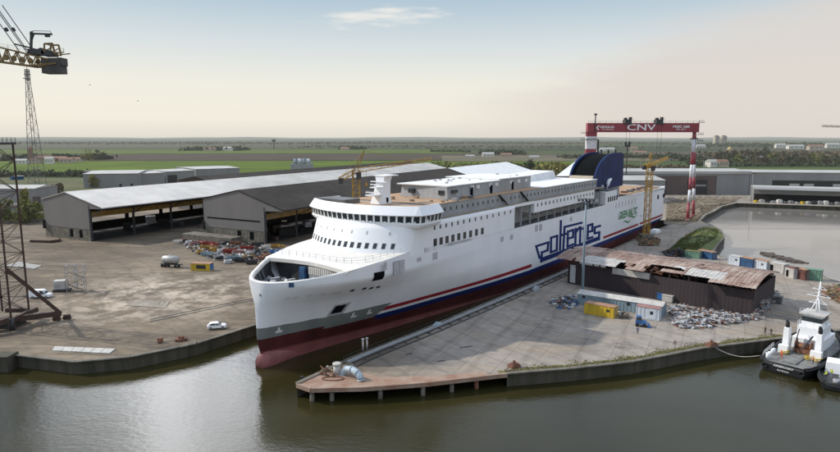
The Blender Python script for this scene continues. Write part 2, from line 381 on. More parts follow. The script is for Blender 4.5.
def wall_strip(name, pts, m, label, top=2.5, thick=0.9, cope=0.22):
    """quay wall: face down into the water with a coping stone on top"""
    t = thing(name, label, 'quay wall', pts[0])
    f = MB()
    for a, b in zip(pts[:-1], pts[1:]):
        a = Vector((a.x, a.y, 0)); b = Vector((b.x, b.y, 0)); dd = (b - a).normalized(); nn = Vector((dd.y, -dd.x, 0))
        L_ = (b - a).length; n = max(1, int(L_ / 3))
        for i in range(n):
            p = a + (b - a) * (i / n); q = a + (b - a) * ((i + 1) / n)
            f.quad(p + Vector((0, 0, -4)), q + Vector((0, 0, -4)), q + Vector((0, 0, top)), p + Vector((0, 0, top)))
    f.build('wall_face', m, t, recalc=False)
    c = MB()
    for a, b in zip(pts[:-1], pts[1:]):
        c.bar(Vector((a.x, a.y, top + cope / 2 - 0.03)), Vector((b.x, b.y, top + cope / 2 - 0.03)), thick, cope)
    c.build('coping', M['concrete'], t)
    return t
wl = wall_strip('quay_wall', left_edge + [dockS[0]], M['quaywall'], 'mossy stone quay wall along the edge of the left yard', top=2.5)
wall_strip('quay_wall', dockS + [dockP[0]], M['quaywall'], 'dark dock wall on the far side of the ferry')
wall_strip('quay_wall', dockP, M['quaywall'], 'dark dock wall along the near side of the ferry hull')
wall_strip('quay_wall', near_edge[4:], M['quaywall'], 'long concrete river wall with mossy edge in front of the brown shed')
wall_strip('quay_wall', basin[:-1], M['quaywall'], 'low bank around the pale basin on the right', thick=0.5, cope=0.1)
wall_strip('quay_wall', basin[-2:], M['quaywall'], 'far straight basin wall below the right warehouses', thick=0.8)

# grass fringe on near right edge (stuff)
gf = MB()
fs_ = MB()
_e = [P(500, 374.2), P(570, 368.5), P(630, 362), P(700, 348.5), P(790, 337)]; _r = [[], []]; _q = random.Random(2)
for a, b in zip(_e[:-1], _e[1:]):
    dd = (b - a).normalized(); nn = Vector((-dd.y, dd.x, 0)); n = int((b - a).length / .8)
    for i in range(n):
        p = a.lerp(b, i / n); _r[0].append(p + nn * .35 + Vector((0, 0, .03))); _r[1].append(p + nn * (1.1 + .9 * abs(math.sin(p.x * .21)) + _q.uniform(-.3, .5)) + Vector((0, 0, .03)))
fs_.grid(_r, smooth=False); struct(fs_.build('grass_strip', M['moss'], recalc=False))
e2 = [P(507, 373.5), P(570, 368.5), P(630, 362), P(700, 348.5), P(790, 337)]
for a, b in zip(e2[:-1], e2[1:]):
    L_ = (b - a).length
    for i in range(int(L_ * 60)):
        t_ = random.random(); p = a.lerp(b, t_); dd = (b - a).normalized(); nn = Vector((-dd.y, dd.x, 0))
        w_ = abs(random.gauss(0, 0.9)) * (0.6 + 0.8 * math.sin(p.x * 0.35) ** 2)
        q = p + nn * (0.35 + w_); h = random.uniform(0.06, 0.28); an = random.uniform(0, 6.28); ww = random.uniform(0.08, 0.25)
        dx = Vector((math.cos(an), math.sin(an), 0)) * ww
        gf.quad(q - dx, q + dx, q + dx * 0.4 + Vector((random.uniform(-.1, .1), random.uniform(-.1, .1), h)))
tag(gf.build('grass_fringe', mat('fringe_grass', (0.20, 0.20, 0.055), 0.9, scale=0.3, col2=(0.15, 0.12, 0.06)), recalc=False), 'yellow green grass fringe along the right quay edge', 'grass', kind='stuff')

def water_material():
    m = bpy.data.materials.new('river_water'); m.use_nodes = True
    nt = m.node_tree; N = nt.nodes; L = nt.links; b = N['Principled BSDF']
    b.inputs['Roughness'].default_value = 0.035; b.inputs['IOR'].default_value = 1.36; b.inputs['Specular IOR Level'].default_value = 0.5
    g = N.new('ShaderNodeNewGeometry')
    n = N.new('ShaderNodeTexNoise'); n.inputs['Scale'].default_value = 0.03; n.inputs['Detail'].default_value = 4; L.new(g.outputs['Position'], n.inputs['Vector'])
    c = N.new('ShaderNodeValToRGB'); c.color_ramp.elements[0].position = .35; c.color_ramp.elements[0].color = (0.024, 0.021, 0.007, 1); c.color_ramp.elements[1].position = .65; c.color_ramp.elements[1].color = (0.038, 0.034, 0.013, 1)
    L.new(n.outputs['Fac'], c.inputs['Fac']); L.new(c.outputs['Color'], b.inputs['Base Color'])
    n1 = N.new('ShaderNodeTexNoise'); n1.inputs['Scale'].default_value = 1.1; n1.inputs['Detail'].default_value = 5; n1.inputs['Roughness'].default_value = 0.6
    mp = N.new('ShaderNodeMapping'); mp.inputs['Scale'].default_value = (0.7, 1.2, 1); L.new(g.outputs['Position'], mp.inputs[0]); L.new(mp.outputs[0], n1.inputs['Vector'])
    n2 = N.new('ShaderNodeTexNoise'); n2.inputs['Scale'].default_value = 0.14; n2.inputs['Detail'].default_value = 3; L.new(mp.outputs[0], n2.inputs['Vector'])
    ad = N.new('ShaderNodeMath'); ad.operation = 'MULTIPLY_ADD'; ad.inputs[1].default_value = 1.6; L.new(n2.outputs['Fac'], ad.inputs[0]); L.new(n1.outputs['Fac'], ad.inputs[2])
    bp = N.new('ShaderNodeBump'); bp.inputs['Strength'].default_value = 0.16; bp.inputs['Distance'].default_value = 0.25
    L.new(ad.outputs[0], bp.inputs['Height']); L.new(bp.outputs[0], b.inputs['Normal'])
    return m
M['water'] = water_material()
w = MB().quad((-1500, -300, 0), (1500, -300, 0), (1500, 480, 0), (-1500, 480, 0)); wo = struct(w.build('water', M['water'], recalc=False))

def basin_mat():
    m = M['water'].copy(); m.name = 'basin_water_painted_sky'; nt = m.node_tree
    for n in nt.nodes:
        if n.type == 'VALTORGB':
            n.color_ramp.elements[0].color = (.19, .175, .16, 1); n.color_ramp.elements[1].color = (.24, .225, .205, 1)  # lighter base colour paints in the bright sky reflection
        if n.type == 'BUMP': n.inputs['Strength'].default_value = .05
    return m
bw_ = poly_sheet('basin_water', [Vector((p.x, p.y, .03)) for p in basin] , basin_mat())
# farmland sheets
def field_material():
    m = bpy.data.materials.new('farmland'); m.use_nodes = True
    nt = m.node_tree; N = nt.nodes; L = nt.links; b = N['Principled BSDF']; b.inputs['Roughness'].default_value = 0.95; b.inputs['Specular IOR Level'].default_value = 0.1
    g = N.new('ShaderNodeNewGeometry')
    mp = N.new('ShaderNodeMapping'); mp.inputs['Scale'].default_value = (0.0011, 0.0030, 1); mp.inputs['Rotation'].default_value = (0, 0, R(9)); L.new(g.outputs['Position'], mp.inputs[0])
    v = N.new('ShaderNodeTexVoronoi'); v.distance = 'CHEBYCHEV'; v.inputs['Scale'].default_value = 1.0; v.inputs['Randomness'].default_value = 0.9; L.new(mp.outputs[0], v.inputs['Vector'])
    sp = N.new('ShaderNodeSeparateColor'); L.new(v.outputs['Color'], sp.inputs[0])
    c = N.new('ShaderNodeValToRGB'); c.color_ramp.interpolation = 'CONSTANT'; e = c.color_ramp.elements
    cols = [(0.035, 0.055, 0.015), (0.085, 0.07, 0.05), (0.05, 0.07, 0.022), (0.065, 0.058, 0.038), (0.045, 0.075, 0.018), (0.10, 0.082, 0.058), (0.028, 0.04, 0.018)]
    e[0].position = 0; e[0].color = (*cols[0], 1); e[1].position = 1 / 7; e[1].color = (*cols[1], 1)
    for i in range(2, 7):
        q = e.new(i / 7); q.color = (*cols[i], 1)
    L.new(sp.outputs[0], c.inputs['Fac'])
    n = N.new('ShaderNodeTexNoise'); n.inputs['Scale'].default_value = 0.02; n.inputs['Detail'].default_value = 6; L.new(g.outputs['Position'], n.inputs['Vector'])
    r2 = N.new('ShaderNodeValToRGB'); r2.color_ramp.elements[0].color = (0.7, 0.7, 0.7, 1); r2.color_ramp.elements[0].position = .3; r2.color_ramp.elements[1].color = (1.2, 1.2, 1.2, 1); r2.color_ramp.elements[1].position = .7
    L.new(n.outputs['Fac'], r2.inputs['Fac'])
    x = N.new('ShaderNodeMix'); x.data_type = 'RGBA'; x.blend_type = 'MULTIPLY'; x.inputs[0].default_value = 1; L.new(c.outputs['Color'], x.inputs[6]); L.new(r2.outputs['Color'], x.inputs[7])
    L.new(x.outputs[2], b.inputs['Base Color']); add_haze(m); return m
M['fields'] = field_material()
f = MB().quad((-60000, FARY, 2.3), (60000, FARY, 2.3), (60000, 70000, 2.3), (-60000, 70000, 2.3)); struct(f.build('farmland', M['fields'], recalc=False))
f = MB().quad((-60000, -300, -0.6), (-1499, -300, -.6), (-1499, 471, -.6), (-60000, 471, -.6)); struct(f.build('farmland_west', M['fields'], recalc=False))
f = MB().quad((1499, -300, -0.6), (60000, -300, -.6), (60000, 471, -.6), (1499, 471, -.6)); struct(f.build('farmland_east', M['fields'], recalc=False))
def strip(name, x0, x1, ya, yb, z, col, col2, sk=0.0):
    m = mat(name + '_cover', col, 0.95, scale=0.01, col2=col2, haze=True, spec=0.1)
    q = MB().quad((x0, ya, z), (x1, ya + sk, z), (x1 * 1.3, yb + sk, z), (x0 * 1.3, yb, z)); return struct(q.build(name, m, recalc=False))
G1, G2 = (0.095, 0.14, 0.006), (0.052, 0.085, 0.005)
B1, B2 = (0.072, 0.053, 0.038), (0.045, 0.036, 0.026)
strip('rough_ground', -1600, 900, FARY + 1, 640, 2.5, (0.14, 0.13, 0.07), (0.06, 0.075, 0.03), 0)
strip('green_field', -1700, 250, 660, 1080, 2.7, G1, G2, 60)
strip('brown_field', -1800, 200, 1085, 1560, 2.8, B1, B2, 80)
strip('green_meadow', -2000, 120, 1570, 2150, 2.9, (0.095, 0.13, 0.016), (0.06, 0.085, 0.014), 100)
strip('ploughed_field', -2500, -100, 2160, 3000, 3.0, B1, (0.05, 0.08, 0.03), 100)
strip('east_field', 60, 1500, 650, 860, 2.75, (0.085, 0.11, 0.03), (0.055, 0.075, 0.025), 0)
strip('stubble_field', 40, 420, 1100, 1450, 3.1, (0.15, 0.125, 0.085), (0.09, 0.085, 0.05), 0)
strip('wheat_field', -40, 260, 700, 1000, 2.95, (0.06, 0.095, 0.02), (0.045, 0.06, 0.02), 0)
# low far ground rise that closes the horizon
hb_ = MB()
rows = [[], []]
for i in range(61):
    x = -42000 + i * 1400; rows[0].append(Vector((x, 34000, 2.2))); rows[1].append(Vector((x, 34300, 60 + 25 * math.sin(i * .9) + random.uniform(0, 25))))
hb_.grid(rows, smooth=False); struct(hb_.build('hills', M['leafdark'], recalc=False))

# grassy spit on the basin
spm = mat('spit_grass', (0.13, 0.165, 0.04), 0.95, scale=0.25, col2=(0.07, 0.065, 0.035), bump=0.5)
def mound(name, px, hmax, m, seed=1, z0=2.45, foot=0.0):
    rnd = random.Random(seed); pts = [P(*p) for p in px]
    cen = sum(pts, Vector()) / len(pts); mb = MB(); rows = []
    # densify outline
    out = []
    for a, b in zip(pts, pts[1:] + pts[:1]):
        n = max(2, int((b - a).length / 2))
        for i in range(n): out.append(a.lerp(b, i / n))
    K = 10
    for k in range(K + 1):
        t = 1 - k / K; r_ = []
        for i, p in enumerate(out):
            q = cen.lerp(p, t); hh = hmax * (1 - t ** 2.2) * rnd.uniform(0.75, 1.25) if k else foot
            r_.append(Vector((q.x + rnd.uniform(-.3, .3), q.y + rnd.uniform(-.3, .3), z0 + hh)))
        rows.append(r_)
    mb.grid(rows, closed=True); return mb.build(name, m, recalc=False)
spit = struct(mound('grassy_spit', [(665, 252), (680, 240), (692, 231), (703, 226), (716, 227), (722, 232), (724, 237), (716, 246), (710, 253), (690, 254)], 1.6, spm, 3))
bank = struct(mound('mud_bank', [(690, 254.5), (700, 247), (712, 236), (722, 232), (725.5, 236.5), (718, 247), (712, 254.5)], 1.3, mat('mud', (0.10, 0.085, 0.075), 0.95, scale=0.5, col2=(0.05, 0.042, 0.038), bump=0.6), 5, z0=0.9))
dirt = struct(mound('rubble_bank', [(664, 224), (666, 202), (690, 198), (715, 198), (738, 201), (731, 203.5), (719, 206), (710, 210.5), (702, 216), (696, 222), (684, 226)], 1.1, mat('earth_rubble', (0.25, 0.20, 0.14), 0.95, scale=0.12, col2=(0.075, 0.062, 0.04), bump=0.8), 6))
gb = MB()
rnd = random.Random(12)
for i in range(2600):
    t = rnd.random(); qy = 198 + 24 * rnd.random(); xm = pchip([198, 203, 206.5, 211.5, 215, 222], [742, 733, 719, 711, 703, 697], qy); p = P(666 + (xm - 666) * rnd.random() ** .8, qy)
    s_ = rnd.uniform(.15, .7); gb.box(p + Vector((0, 0, rnd.uniform(.2, 1.3))), (s_ * rnd.uniform(.6, 2.5), s_, s_ * .6), rnd.uniform(0, 3))
tag(gb.build('rubble', mat('rubble_stone', (0.34, 0.28, 0.20), 0.9, scale=0.1, col2=(0.09, 0.07, 0.05)), recalc=False), 'loose brown rubble and earth between the ferry stern and the basin', 'rubble', kind='stuff')
# tufts on spit
def tufts(name, px_poly, n, m, h, label, z=2.6):
    g_ = MB(); rr = random.Random(len(name)); c0 = [P(*p) for p in px_poly]
    xs = [p[0] for p in px_poly]; ys = [p[1] for p in px_poly]
    def inside(x, y):
        r_ = False; j = len(px_poly) - 1
        for i in range(len(px_poly)):
            xi, yi = px_poly[i]; xj, yj = px_poly[j]
            if (yi > y) != (yj > y) and x < (xj - xi) * (y - yi) / (yj - yi) + xi: r_ = not r_
            j = i
        return r_
    k = 0
    while k < n:
        x = rr.uniform(min(xs), max(xs)); y = rr.uniform(min(ys), max(ys))
        if not inside(x, y): continue
        k += 1; p = P(x, y, z) ; an = rr.uniform(0, 6.28); ww = rr.uniform(.2, .8) * h; dx = Vector((math.cos(an), math.sin(an), 0)) * ww
        g_.quad(p - dx, p + dx, p + dx * rr.uniform(-.5, .8) + Vector((rr.uniform(-.3, .3), rr.uniform(-.3, .3), h * rr.uniform(.5, 1.6))))
    return tag(g_.build(name, m, recalc=False), label, 'grass', kind='stuff')
tufts('spit_grass', [(668, 251), (680, 240), (694, 232), (706, 228), (719, 230), (716, 238), (700, 248), (690, 252)], 3500, spm, 0.55, 'green grass and weeds covering the spit beside the basin', 3.4)
def isl():
    m_ = MB(); rr = random.Random(4); c = [P(x, y, 0) for x, y in [(764, 253.5), (772, 256), (782, 258.5), (792, 261), (799, 262)]]
    for a, b in zip(c[:-1], c[1:]):
        for i in range(60):
            p = a.lerp(b, rr.random()) + Vector((rr.gauss(0, .9), rr.gauss(0, 1.1), 0)); s_ = rr.uniform(.4, 1.5)
            m_.box(p + Vector((0, 0, .1)), (s_ * 1.6, s_, rr.uniform(.3, .9)), rr.uniform(0, 3))
    return struct(m_.build('mud_islet', mat('islet_mud', (0.11, 0.085, 0.07), .95, scale=.4, col2=(.05, .04, .035)), recalc=False))
isl()

# ================================================================== SHIP
SHIPM = Matrix(((-dA.x, nP.x, 0, P0.x), (-dA.y, nP.y, 0, P0.y), (0, 0, 1, 0), (0, 0, 0, 1)))
ship = thing('ferry', 'long white car ferry with navy lettering and navy funnel lying in the dock', 'ferry', P0, mtx=SHIPM)
W0 = ([0, 6, 17, 28, 56, 90, 110], [0.0, 1.3, 2.9, 4.8, 8.9, 13, 15])
W6 = ([0, 6, 13, 24, 34, 41, 56, 74, 90], [0.0, 2.2, 4.4, 7.2, 9, 9.9, 11.9, 13.9, 15])
W12 = ([0, 1.5, 4, 8, 15, 25, 38, 55, 68], [0.0, 2.2, 3.8, 5.7, 8.3, 11.0, 13.1, 14.6, 15])
W18 = ([0, .2, .75, 1.6, 2.6, 4.5, 6.8, 12, 17.5, 26, 31], [0, 1.7, 3.1, 4.3, 5.4, 7.1, 8.7, 11.9, 13.6, 14.9, 15])
def stem(z):
    return pchip([-3, 0, 3, 6, 8, 12, 16, 18, 21], [0.8, 0.4, -0.3, -0.9, -0.85, -0.7, -0.55, -0.5, -0.5], z)
def hb(s, z):    # s = distance aft of the stem at that level
    q = math.sqrt(max(s, 0))
    vals = []
    for (xs, ys) in (W0, W6, W12):
        vals.append(pchip([math.sqrt(x) for x in xs], ys, q))
    w18 = pchip([math.sqrt(x) for x in W18[0]], W18[1], q)
    k = vals[2] + (w18 - vals[2]) * 0.90
    if z >= 16.6: return w18
    return pchip([-3, 0, 6, 12, 14.6, 16.6], [vals[0], vals[0], vals[1], vals[2], vals[2] + (w18 - vals[2]) * .62, w18], z)
def lip(u): return pchip([-2, 2, 6.3, 11.5, 17, 25, 30, 78, 79], [17.15, 17.4, 17.75, 18.5, 19.25, 20.05, 20.35, 19.5, 19.5], u)
SS = [0, .05, .15, .35, .7, 1.2, 2, 3, 4.2, 5.8, 8, 10.5, 13, 16, 19, 22, 26, 30, 35, 41, 48, 56, 65, 75, 90, 110, 140, 154, 168, 200, 236, 240, 243.5, 246.2]
ZL = [-3, -1, 0, 1.2, 2.4, 3.4, 4.2, 5, 6, 7.2, 9, 11, 12, 13, 14, 15, 15.8, 16.4, 16.8]
def hull_pt(s, zi, side):
    if zi < len(ZL): z = ZL[zi]
    else: z = None
    if z is None:
        u = stem(18) + s; z = lip(u)
    u = stem(z) + s * (244 - stem(z)) / 246.2 if s > 60 else stem(z) + s
    h = hb(s, z)
    if s > 230:
        h -= max(0, (s - 238) / 8.2) ** 2 * 0.9
        if z < 5: h -= (s - 230) / 16 * (5 - z) * 1.2; 
    return Vector((u, h * side, z))
hm = MB()
rows = []
for s in SS:
    r_ = [SW(*hull_pt(s, zi, 1)) for zi in range(len(ZL), -1, -1)] + [SW(*hull_pt(s, zi, -1)) for zi in range(0, len(ZL) + 1)]
    rows.append(r_)
hm.grid(rows, smooth=True)
hm.add(rows[-1], [list(range(len(rows[-1])))])
def hull_material():
    m = bpy.data.materials.new('ferry_hull_paint'); m.use_nodes = True
    nt = m.node_tree; N = nt.nodes; L = nt.links; b = N['Principled BSDF']; b.inputs['Roughness'].default_value = 0.42; b.inputs['Specular IOR Level'].default_value = 0.35
    tc = N.new('ShaderNodeTexCoord'); sp = N.new('ShaderNodeSeparateXYZ'); L.new(tc.outputs['Object'], sp.inputs[0])
    X, Y, Z = sp.outputs   # X = -u
    def math_(op, a, b_=None, c=None):
        n = N.new('ShaderNodeMath'); n.operation = op
        for i, v in enumerate((a, b_, c)):
            if v is None: continue
            if hasattr(v, 'is_output'): L.new(v, n.inputs[i])
            else: n.inputs[i].default_value = v
        return n.outputs[0]
    U = math_('MULTIPLY', X, -1.0)
    def gt(a, v): return math_('GREATER_THAN', a, v)
    def lt(a, v): return math_('LESS_THAN', a, v)
    def AND(a, b_): return math_('MULTIPLY', a, b_)
    def mix(f, a, b_, mode='MIX'):
        x = N.new('ShaderNodeMix'); x.data_type = 'RGBA'; x.blend_type = mode
        for s_, v in ((x.inputs[0], f), (x.inputs[6], a), (x.inputs[7], b_)):
            if hasattr(v, 'is_output'): L.new(v, s_)
            elif isinstance(v, tuple): s_.default_value = (*v, 1)
            else: s_.default_value = v
        return x.outputs[2]
    ns = N.new('ShaderNodeTexNoise'); ns.inputs['Scale'].default_value = 0.25; ns.inputs['Detail'].default_value = 6
    mp = N.new('ShaderNodeMapping'); mp.inputs['Scale'].default_value = (1, 1, .2); L.new(tc.outputs['Object'], mp.inputs[0]); L.new(mp.outputs[0], ns.inputs['Vector'])
    def ramp(src, p0, c0, p1, c1):
        c = N.new('ShaderNodeValToRGB'); c.color_ramp.elements[0].position = p0; c.color_ramp.elements[0].color = (*c0, 1); c.color_ramp.elements[1].position = p1; c.color_ramp.elements[1].color = (*c1, 1); L.new(src, c.inputs['Fac']); return c.outputs['Color']
    white = ramp(ns.outputs['Fac'], .3, (0.79, 0.805, 0.84), .7, (0.85, 0.86, 0.88))
    cbx = N.new('ShaderNodeCombineXYZ'); L.new(X, cbx.inputs[0]); L.new(Z, cbx.inputs[1])
    brk = N.new('ShaderNodeTexBrick'); brk.inputs['Scale'].default_value = 1; brk.inputs['Brick Width'].default_value = 9.5; brk.inputs['Row Height'].default_value = 2.6; brk.inputs['Mortar Size'].default_value = .05; brk.inputs['Mortar Smooth'].default_value = 1
    brk.inputs['Color1'].default_value = (1, 1, 1, 1); brk.inputs['Color2'].default_value = (.955, .96, .97, 1); brk.inputs['Mortar'].default_value = (.86, .87, .89, 1); L.new(cbx.outputs[0], brk.inputs['Vector'])
    white = mix(1.0, white, brk.outputs['Color'], 'MULTIPLY')
    redc = ramp(ns.outputs['Fac'], .35, (0.065, 0.016, 0.017), .7, (0.11, 0.027, 0.028))
    redl = ramp(ns.outputs['Fac'], .35, (0.22, 0.07, 0.065), .7, (0.29, 0.10, 0.09))
    grey = ramp(ns.outputs['Fac'], .35, (0.17, 0.185, 0.18), .7, (0.22, 0.235, 0.225))
    c = white
    wob = math_('MULTIPLY_ADD', ns.outputs['Fac'], 0.5, -0.25)
    Zw = math_('ADD', Z, wob)
    # grey primer, slanted aft end
    ends = lt(math_('MULTIPLY_ADD', Z, -1.3, U), 19.3)
    c = mix(AND(ends, lt(Zw, 8.0)), c, grey)
    aft = gt(math_('MULTIPLY_ADD', Z, -1.3, U), 19.3)
    # blue stripe
    c = mix(AND(aft, AND(gt(Z, 3.9), lt(Z, 5.45))), c, (0.007, 0.024, 0.14))
    # red stripe, broken for the lettering
    seg = math_('MAXIMUM', lt(U, 90.5), gt(U, 153.5))
    seg2 = math_('SUBTRACT', 1.0, AND(gt(U, 199.0), lt(U, 201.0)))
    c = mix(AND(AND(aft, AND(seg, seg2)), AND(gt(Z, 6.2), lt(Z, 7.2))), c, (0.30, 0.02, 0.03))
    # boot topping
    tb = math_('ADD', 4.0, math_('MULTIPLY', lt(U, 27), math_('ADD', 1.0, math_('MULTIPLY', lt(U, 13), 0.7))))
    isred = math_('LESS_THAN', Z, tb)
    c = mix(isred, c, redc)
    low = N.new('ShaderNodeMapRange'); low.inputs[1].default_value = 3.2; low.inputs[2].default_value = 2.6; L.new(math_('MULTIPLY_ADD', U, 0.035, Zw), low.inputs[0])
    c = mix(AND(low.outputs[0], isred), c, redl)
    L.new(c, b.inputs['Base Color'])
    # plating ripple
    bp = N.new('ShaderNodeBump'); bp.inputs['Strength'].default_value = 0.05; bp.inputs['Distance'].default_value = 0.3
    n3 = N.new('ShaderNodeTexNoise'); n3.inputs['Scale'].default_value = 0.5; n3.inputs['Detail'].default_value = 3; L.new(tc.outputs['Object'], n3.inputs['Vector']); L.new(n3.outputs['Fac'], bp.inputs['Height']); L.new(bp.outputs[0], b.inputs['Normal'])
    return m
M['hull'] = hull_material()
hull = hm.build('hull', M['hull'], ship)
# bulbous bow
bb = MB(); rows = []
for i in range(13):
    a = i / 12; u = -1.15 + 17 * a ** 1.5; ry = 1.7 * math.sqrt(max(0, 1 - (1 - a) ** 3)) * (1 + .25 * a) if a < 1 else 2; ry = max(.02, 1.75 * min(1, math.sqrt(a * 5)) * (1 - .1 * a)); rz = max(.02, 2.7 * min(1, math.sqrt(a * 4)))
    rows.append([SW(u, ry * math.cos(t), 0.5 + rz * math.sin(t)) for t in [2 * math.pi * k / 14 for k in range(14)]])
bb.grid(rows, closed=True); bb.build('bulbous_bow', mat('pale_red_antifouling', (0.27, 0.09, 0.085), .5, var=.12, scale=.5), ship)

# bow rim, forecastle deck, mooring space
def lip_hb(u): return hb(u - stem(18), 18)
us = [stem(18) + s for s in SS if s < 31]
outer = [(u, lip_hb(u), lip(u)) for u in us]
rim = MB(); pts = [p for p in outer if p[0] <= 14]
full = [(u, -v, z) for u, v, z in reversed(pts)] + pts[1:]
def inn(u, v, k=.90): return (14 - (14 - u) * k, v * k)
rows = []
ro = [SW(u, v, z) for u, v, z in full]
rt = [SW(*inn(u, v, .975), z + .16) for u, v, z in full]
ri = [SW(*inn(u, v, .945), z + .12) for u, v, z in full]
rj = [SW(*inn(u, v, .93), z - .1) for u, v, z in full]
rk = [SW(*inn(u, v, .93), z - .7) for u, v, z in full]
rim.grid([ro, rt, ri, rj, rk]); rim.build('bow_rim', M['deckwhite'], ship)
def inside_hull(u, v, z, k):
    uu, vv = inn(u, v, k); lim = hb(uu - stem(z), z) - .35
    return SW(max(uu, stem(z) + .8), max(-lim, min(lim, vv)), z)
iw = MB(); iw.grid([[SW(*inn(u, v, .932), z - .65) for u, v, z in full], [inside_hull(u, v, 15.6, .915) for u, v, z in full], [inside_hull(u, v, 14.4, .9) for u, v, z in full]])
iw.build('inner_bulwark', M['darksteel'], ship)
fd = MB(); rows = []
for u in [12.8, 13.2, 15, 17, 19, 21, 23, 25, 27, 29, 31]:
    h = lip_hb(u); r_ = []
    for k in range(-10, 11):
        v = h * k / 10
        cut = 1.4 * (abs(k) / 10) ** 2 * -1 if u < 14 else 0
        r_.append(SW(u + (0.9 - 1.8 * (abs(k) / 10) ** 1.5 if u < 14 else 0), v, lip(u) + .16 * (1 - (k / 10) ** 2) + .02))
    rows.append(r_)
fd.grid(rows); rows2 = [rows[0], [p + Vector((0, 0, -.8)) for p in rows[0]]]; fd.grid(rows2, smooth=False)
fd.build('forecastle_deck', M['deckwhite'], ship, recalc=False)
md = MB(); md.quad(*[inside_hull(u, v, 14.42, .9) for u, v, z in full]); md.build('mooring_deck', M['darksteel'], ship, recalc=False)
mw = MB().quad(SW(13.9, -10, 14.4), SW(13.9, 10, 14.4), SW(13.9, 11.8, 18.2), SW(13.9, -11.8, 18.2)); mw.build('bulkhead', M['darksteel'], ship, recalc=False)
bp_ = MB().box(SW(13.6, -1.2, 16), (1, 1, 1)); 
def sbox(mb, u0, u1, v0, v1, z0, z1):
    return mb.hexa([SW(u0, v0, z0), SW(u1, v0, z0), SW(u1, v1, z0), SW(u0, v1, z0), SW(u0, v0, z1), SW(u1, v0, z1), SW(u1, v1, z1), SW(u0, v1, z1)])
b = MB(); sbox(b, 12.9, 13.7, -2.6, -1.0, 14.4, 17.6); b.build('bulkhead_door', M['bluecont'], ship)
b = MB()
for i in range(14): sbox(b, 13.2, 13.5, 0 + i * .62, .34 + i * .62, 16.3, 17.9)
sbox(b, 13.5, 13.8, -.2, 8.6, 14.5, 16.2); b.build('ventilation_grille', M['deckwhite'], ship)
rnd = random.Random(5)
for i, (u, v) in enumerate([(5, -3.4), (8, -5.6), (5, 1), (9, -2), (10, 4.5), (8, 4.2)]):
    b = MB(); c = SW(u, v, 15.2); b.tube([c - nP * .9, c + nP * .9], .55, 10); b.tube([c - nP * 1.0, c - nP * .85], .8, 10); b.tube([c + nP * .85, c + nP * 1.0], .8, 10)
    sbox(b, u - .8, u + .8, v + 1.05, v + 1.7, 14.4, 16.0); b.build('winch', M['steel'] if i % 2 else M['shipgrey'], ship)
for (u, v) in [(4, -2.2), (5.5, 3.6), (3, .5), (6.5, -4.0), (8, 1.6), (10.2, 6.2)]:
    for du in (0, .9):
        b = MB(); b.tube([SW(u + du, v, 14.4), SW(u + du, v, 15.6)], .3, 8); b.build('bollard', M['patch'], ship)
b = MB()   # frames inside the bulwark
for u, v, z in full[2:-2]:
    a_ = inn(u, v, .92); b.bar(SW(a_[0], a_[1], z - .8), inside_hull(u, v, 14.5, .86), .12, .12)
b.build('frames', M['shipgrey'], ship)

# superstructure forward block
def front_curve(z, n=29, wd=15.0):
    uc = 22.0 + (z - 20) * .5; ue = 28.3 + (z - 20) * .33
    out = []
    for k in range(n):
        a = -1 + 2 * k / (n - 1); v = wd * math.sin(a * math.pi / 2)
        x = abs(v) / wd; u = uc + (ue - uc) * x ** 2.0 + max(0, x - .92) ** 1.0 * 14 * x
        out.append((u, v))
    return out
ZS = [19.3, 20.5, 22, 23.5, 25, 26.18]
b = MB(); rows = []
for z in ZS:
    fc = front_curve(z); rows.append([SW(78.5, -15, z)] + [SW(u, v, z) for u, v in fc] + [SW(38, 15, z), SW(78.5, 15, z)])
for r_ in (rows,): b.grid(r_, smooth=True)
b.quad(*rows[-1])
b.quad(SW(78.5, 10, 19.3), SW(78.5, 15, 19.3), SW(78.5, 15, 26.2), SW(78.5, 10, 26.2))
sup = b.build('superstructure', M['white'], ship)
for p in sup.data.polygons:
    if len(p.vertices) > 4 or abs(p.normal.z) > .9: p.use_smooth = False
# fairing: hull side band z lip..19.3 is closed by the block starting at 19.3 (flush)
# inner house in recess + upper box
b = MB(); sbox(b, 78.6, 154, -14.9, 10, 19.2, 26.15); b.build('recess_house', M['shipgrey'], ship)
b = MB(); sbox(b, 78.5, 154, 10.02, 14.9, 19.2, 19.46); b.build('recess_deck', M['shipgrey2'], ship)
b = MB(); sbox(b, 91.2, 141.7, 10.02, 15, 22.7, 26.2); b.build('balcony_block', M['white'], ship)
b = MB(); sbox(b, 78.52, 91.18, 14.6, 14.99, 25.5, 26.3); b.build('side_beam', M['white'], ship)
b = MB()
for u in range(84, 152, 6): sbox(b, u, u + .35, 13.9, 14.3, 19.5, 22.7 if 91 < u < 141 else 26)
b.build('pillars', M['shipgrey'], ship)
for c_ in ((145, 12.6), (149.5, 12.6)):   # rescue boats in the recess
    b = MB(); rows = []
    for i in range(9):
        t = i / 8; w_ = 1.25 * math.sin(math.pi * (0.08 + .84 * t)) ** .5; rows.append([SW(c_[0] - 2 + 4 * t, c_[1] + w_ * math.cos(a), 21.2 + .95 * math.sin(a)) for a in [2 * math.pi * k / 10 for k in range(10)]])
    b.grid(rows, closed=True); b.build('lifeboat', M['patch'], ship)
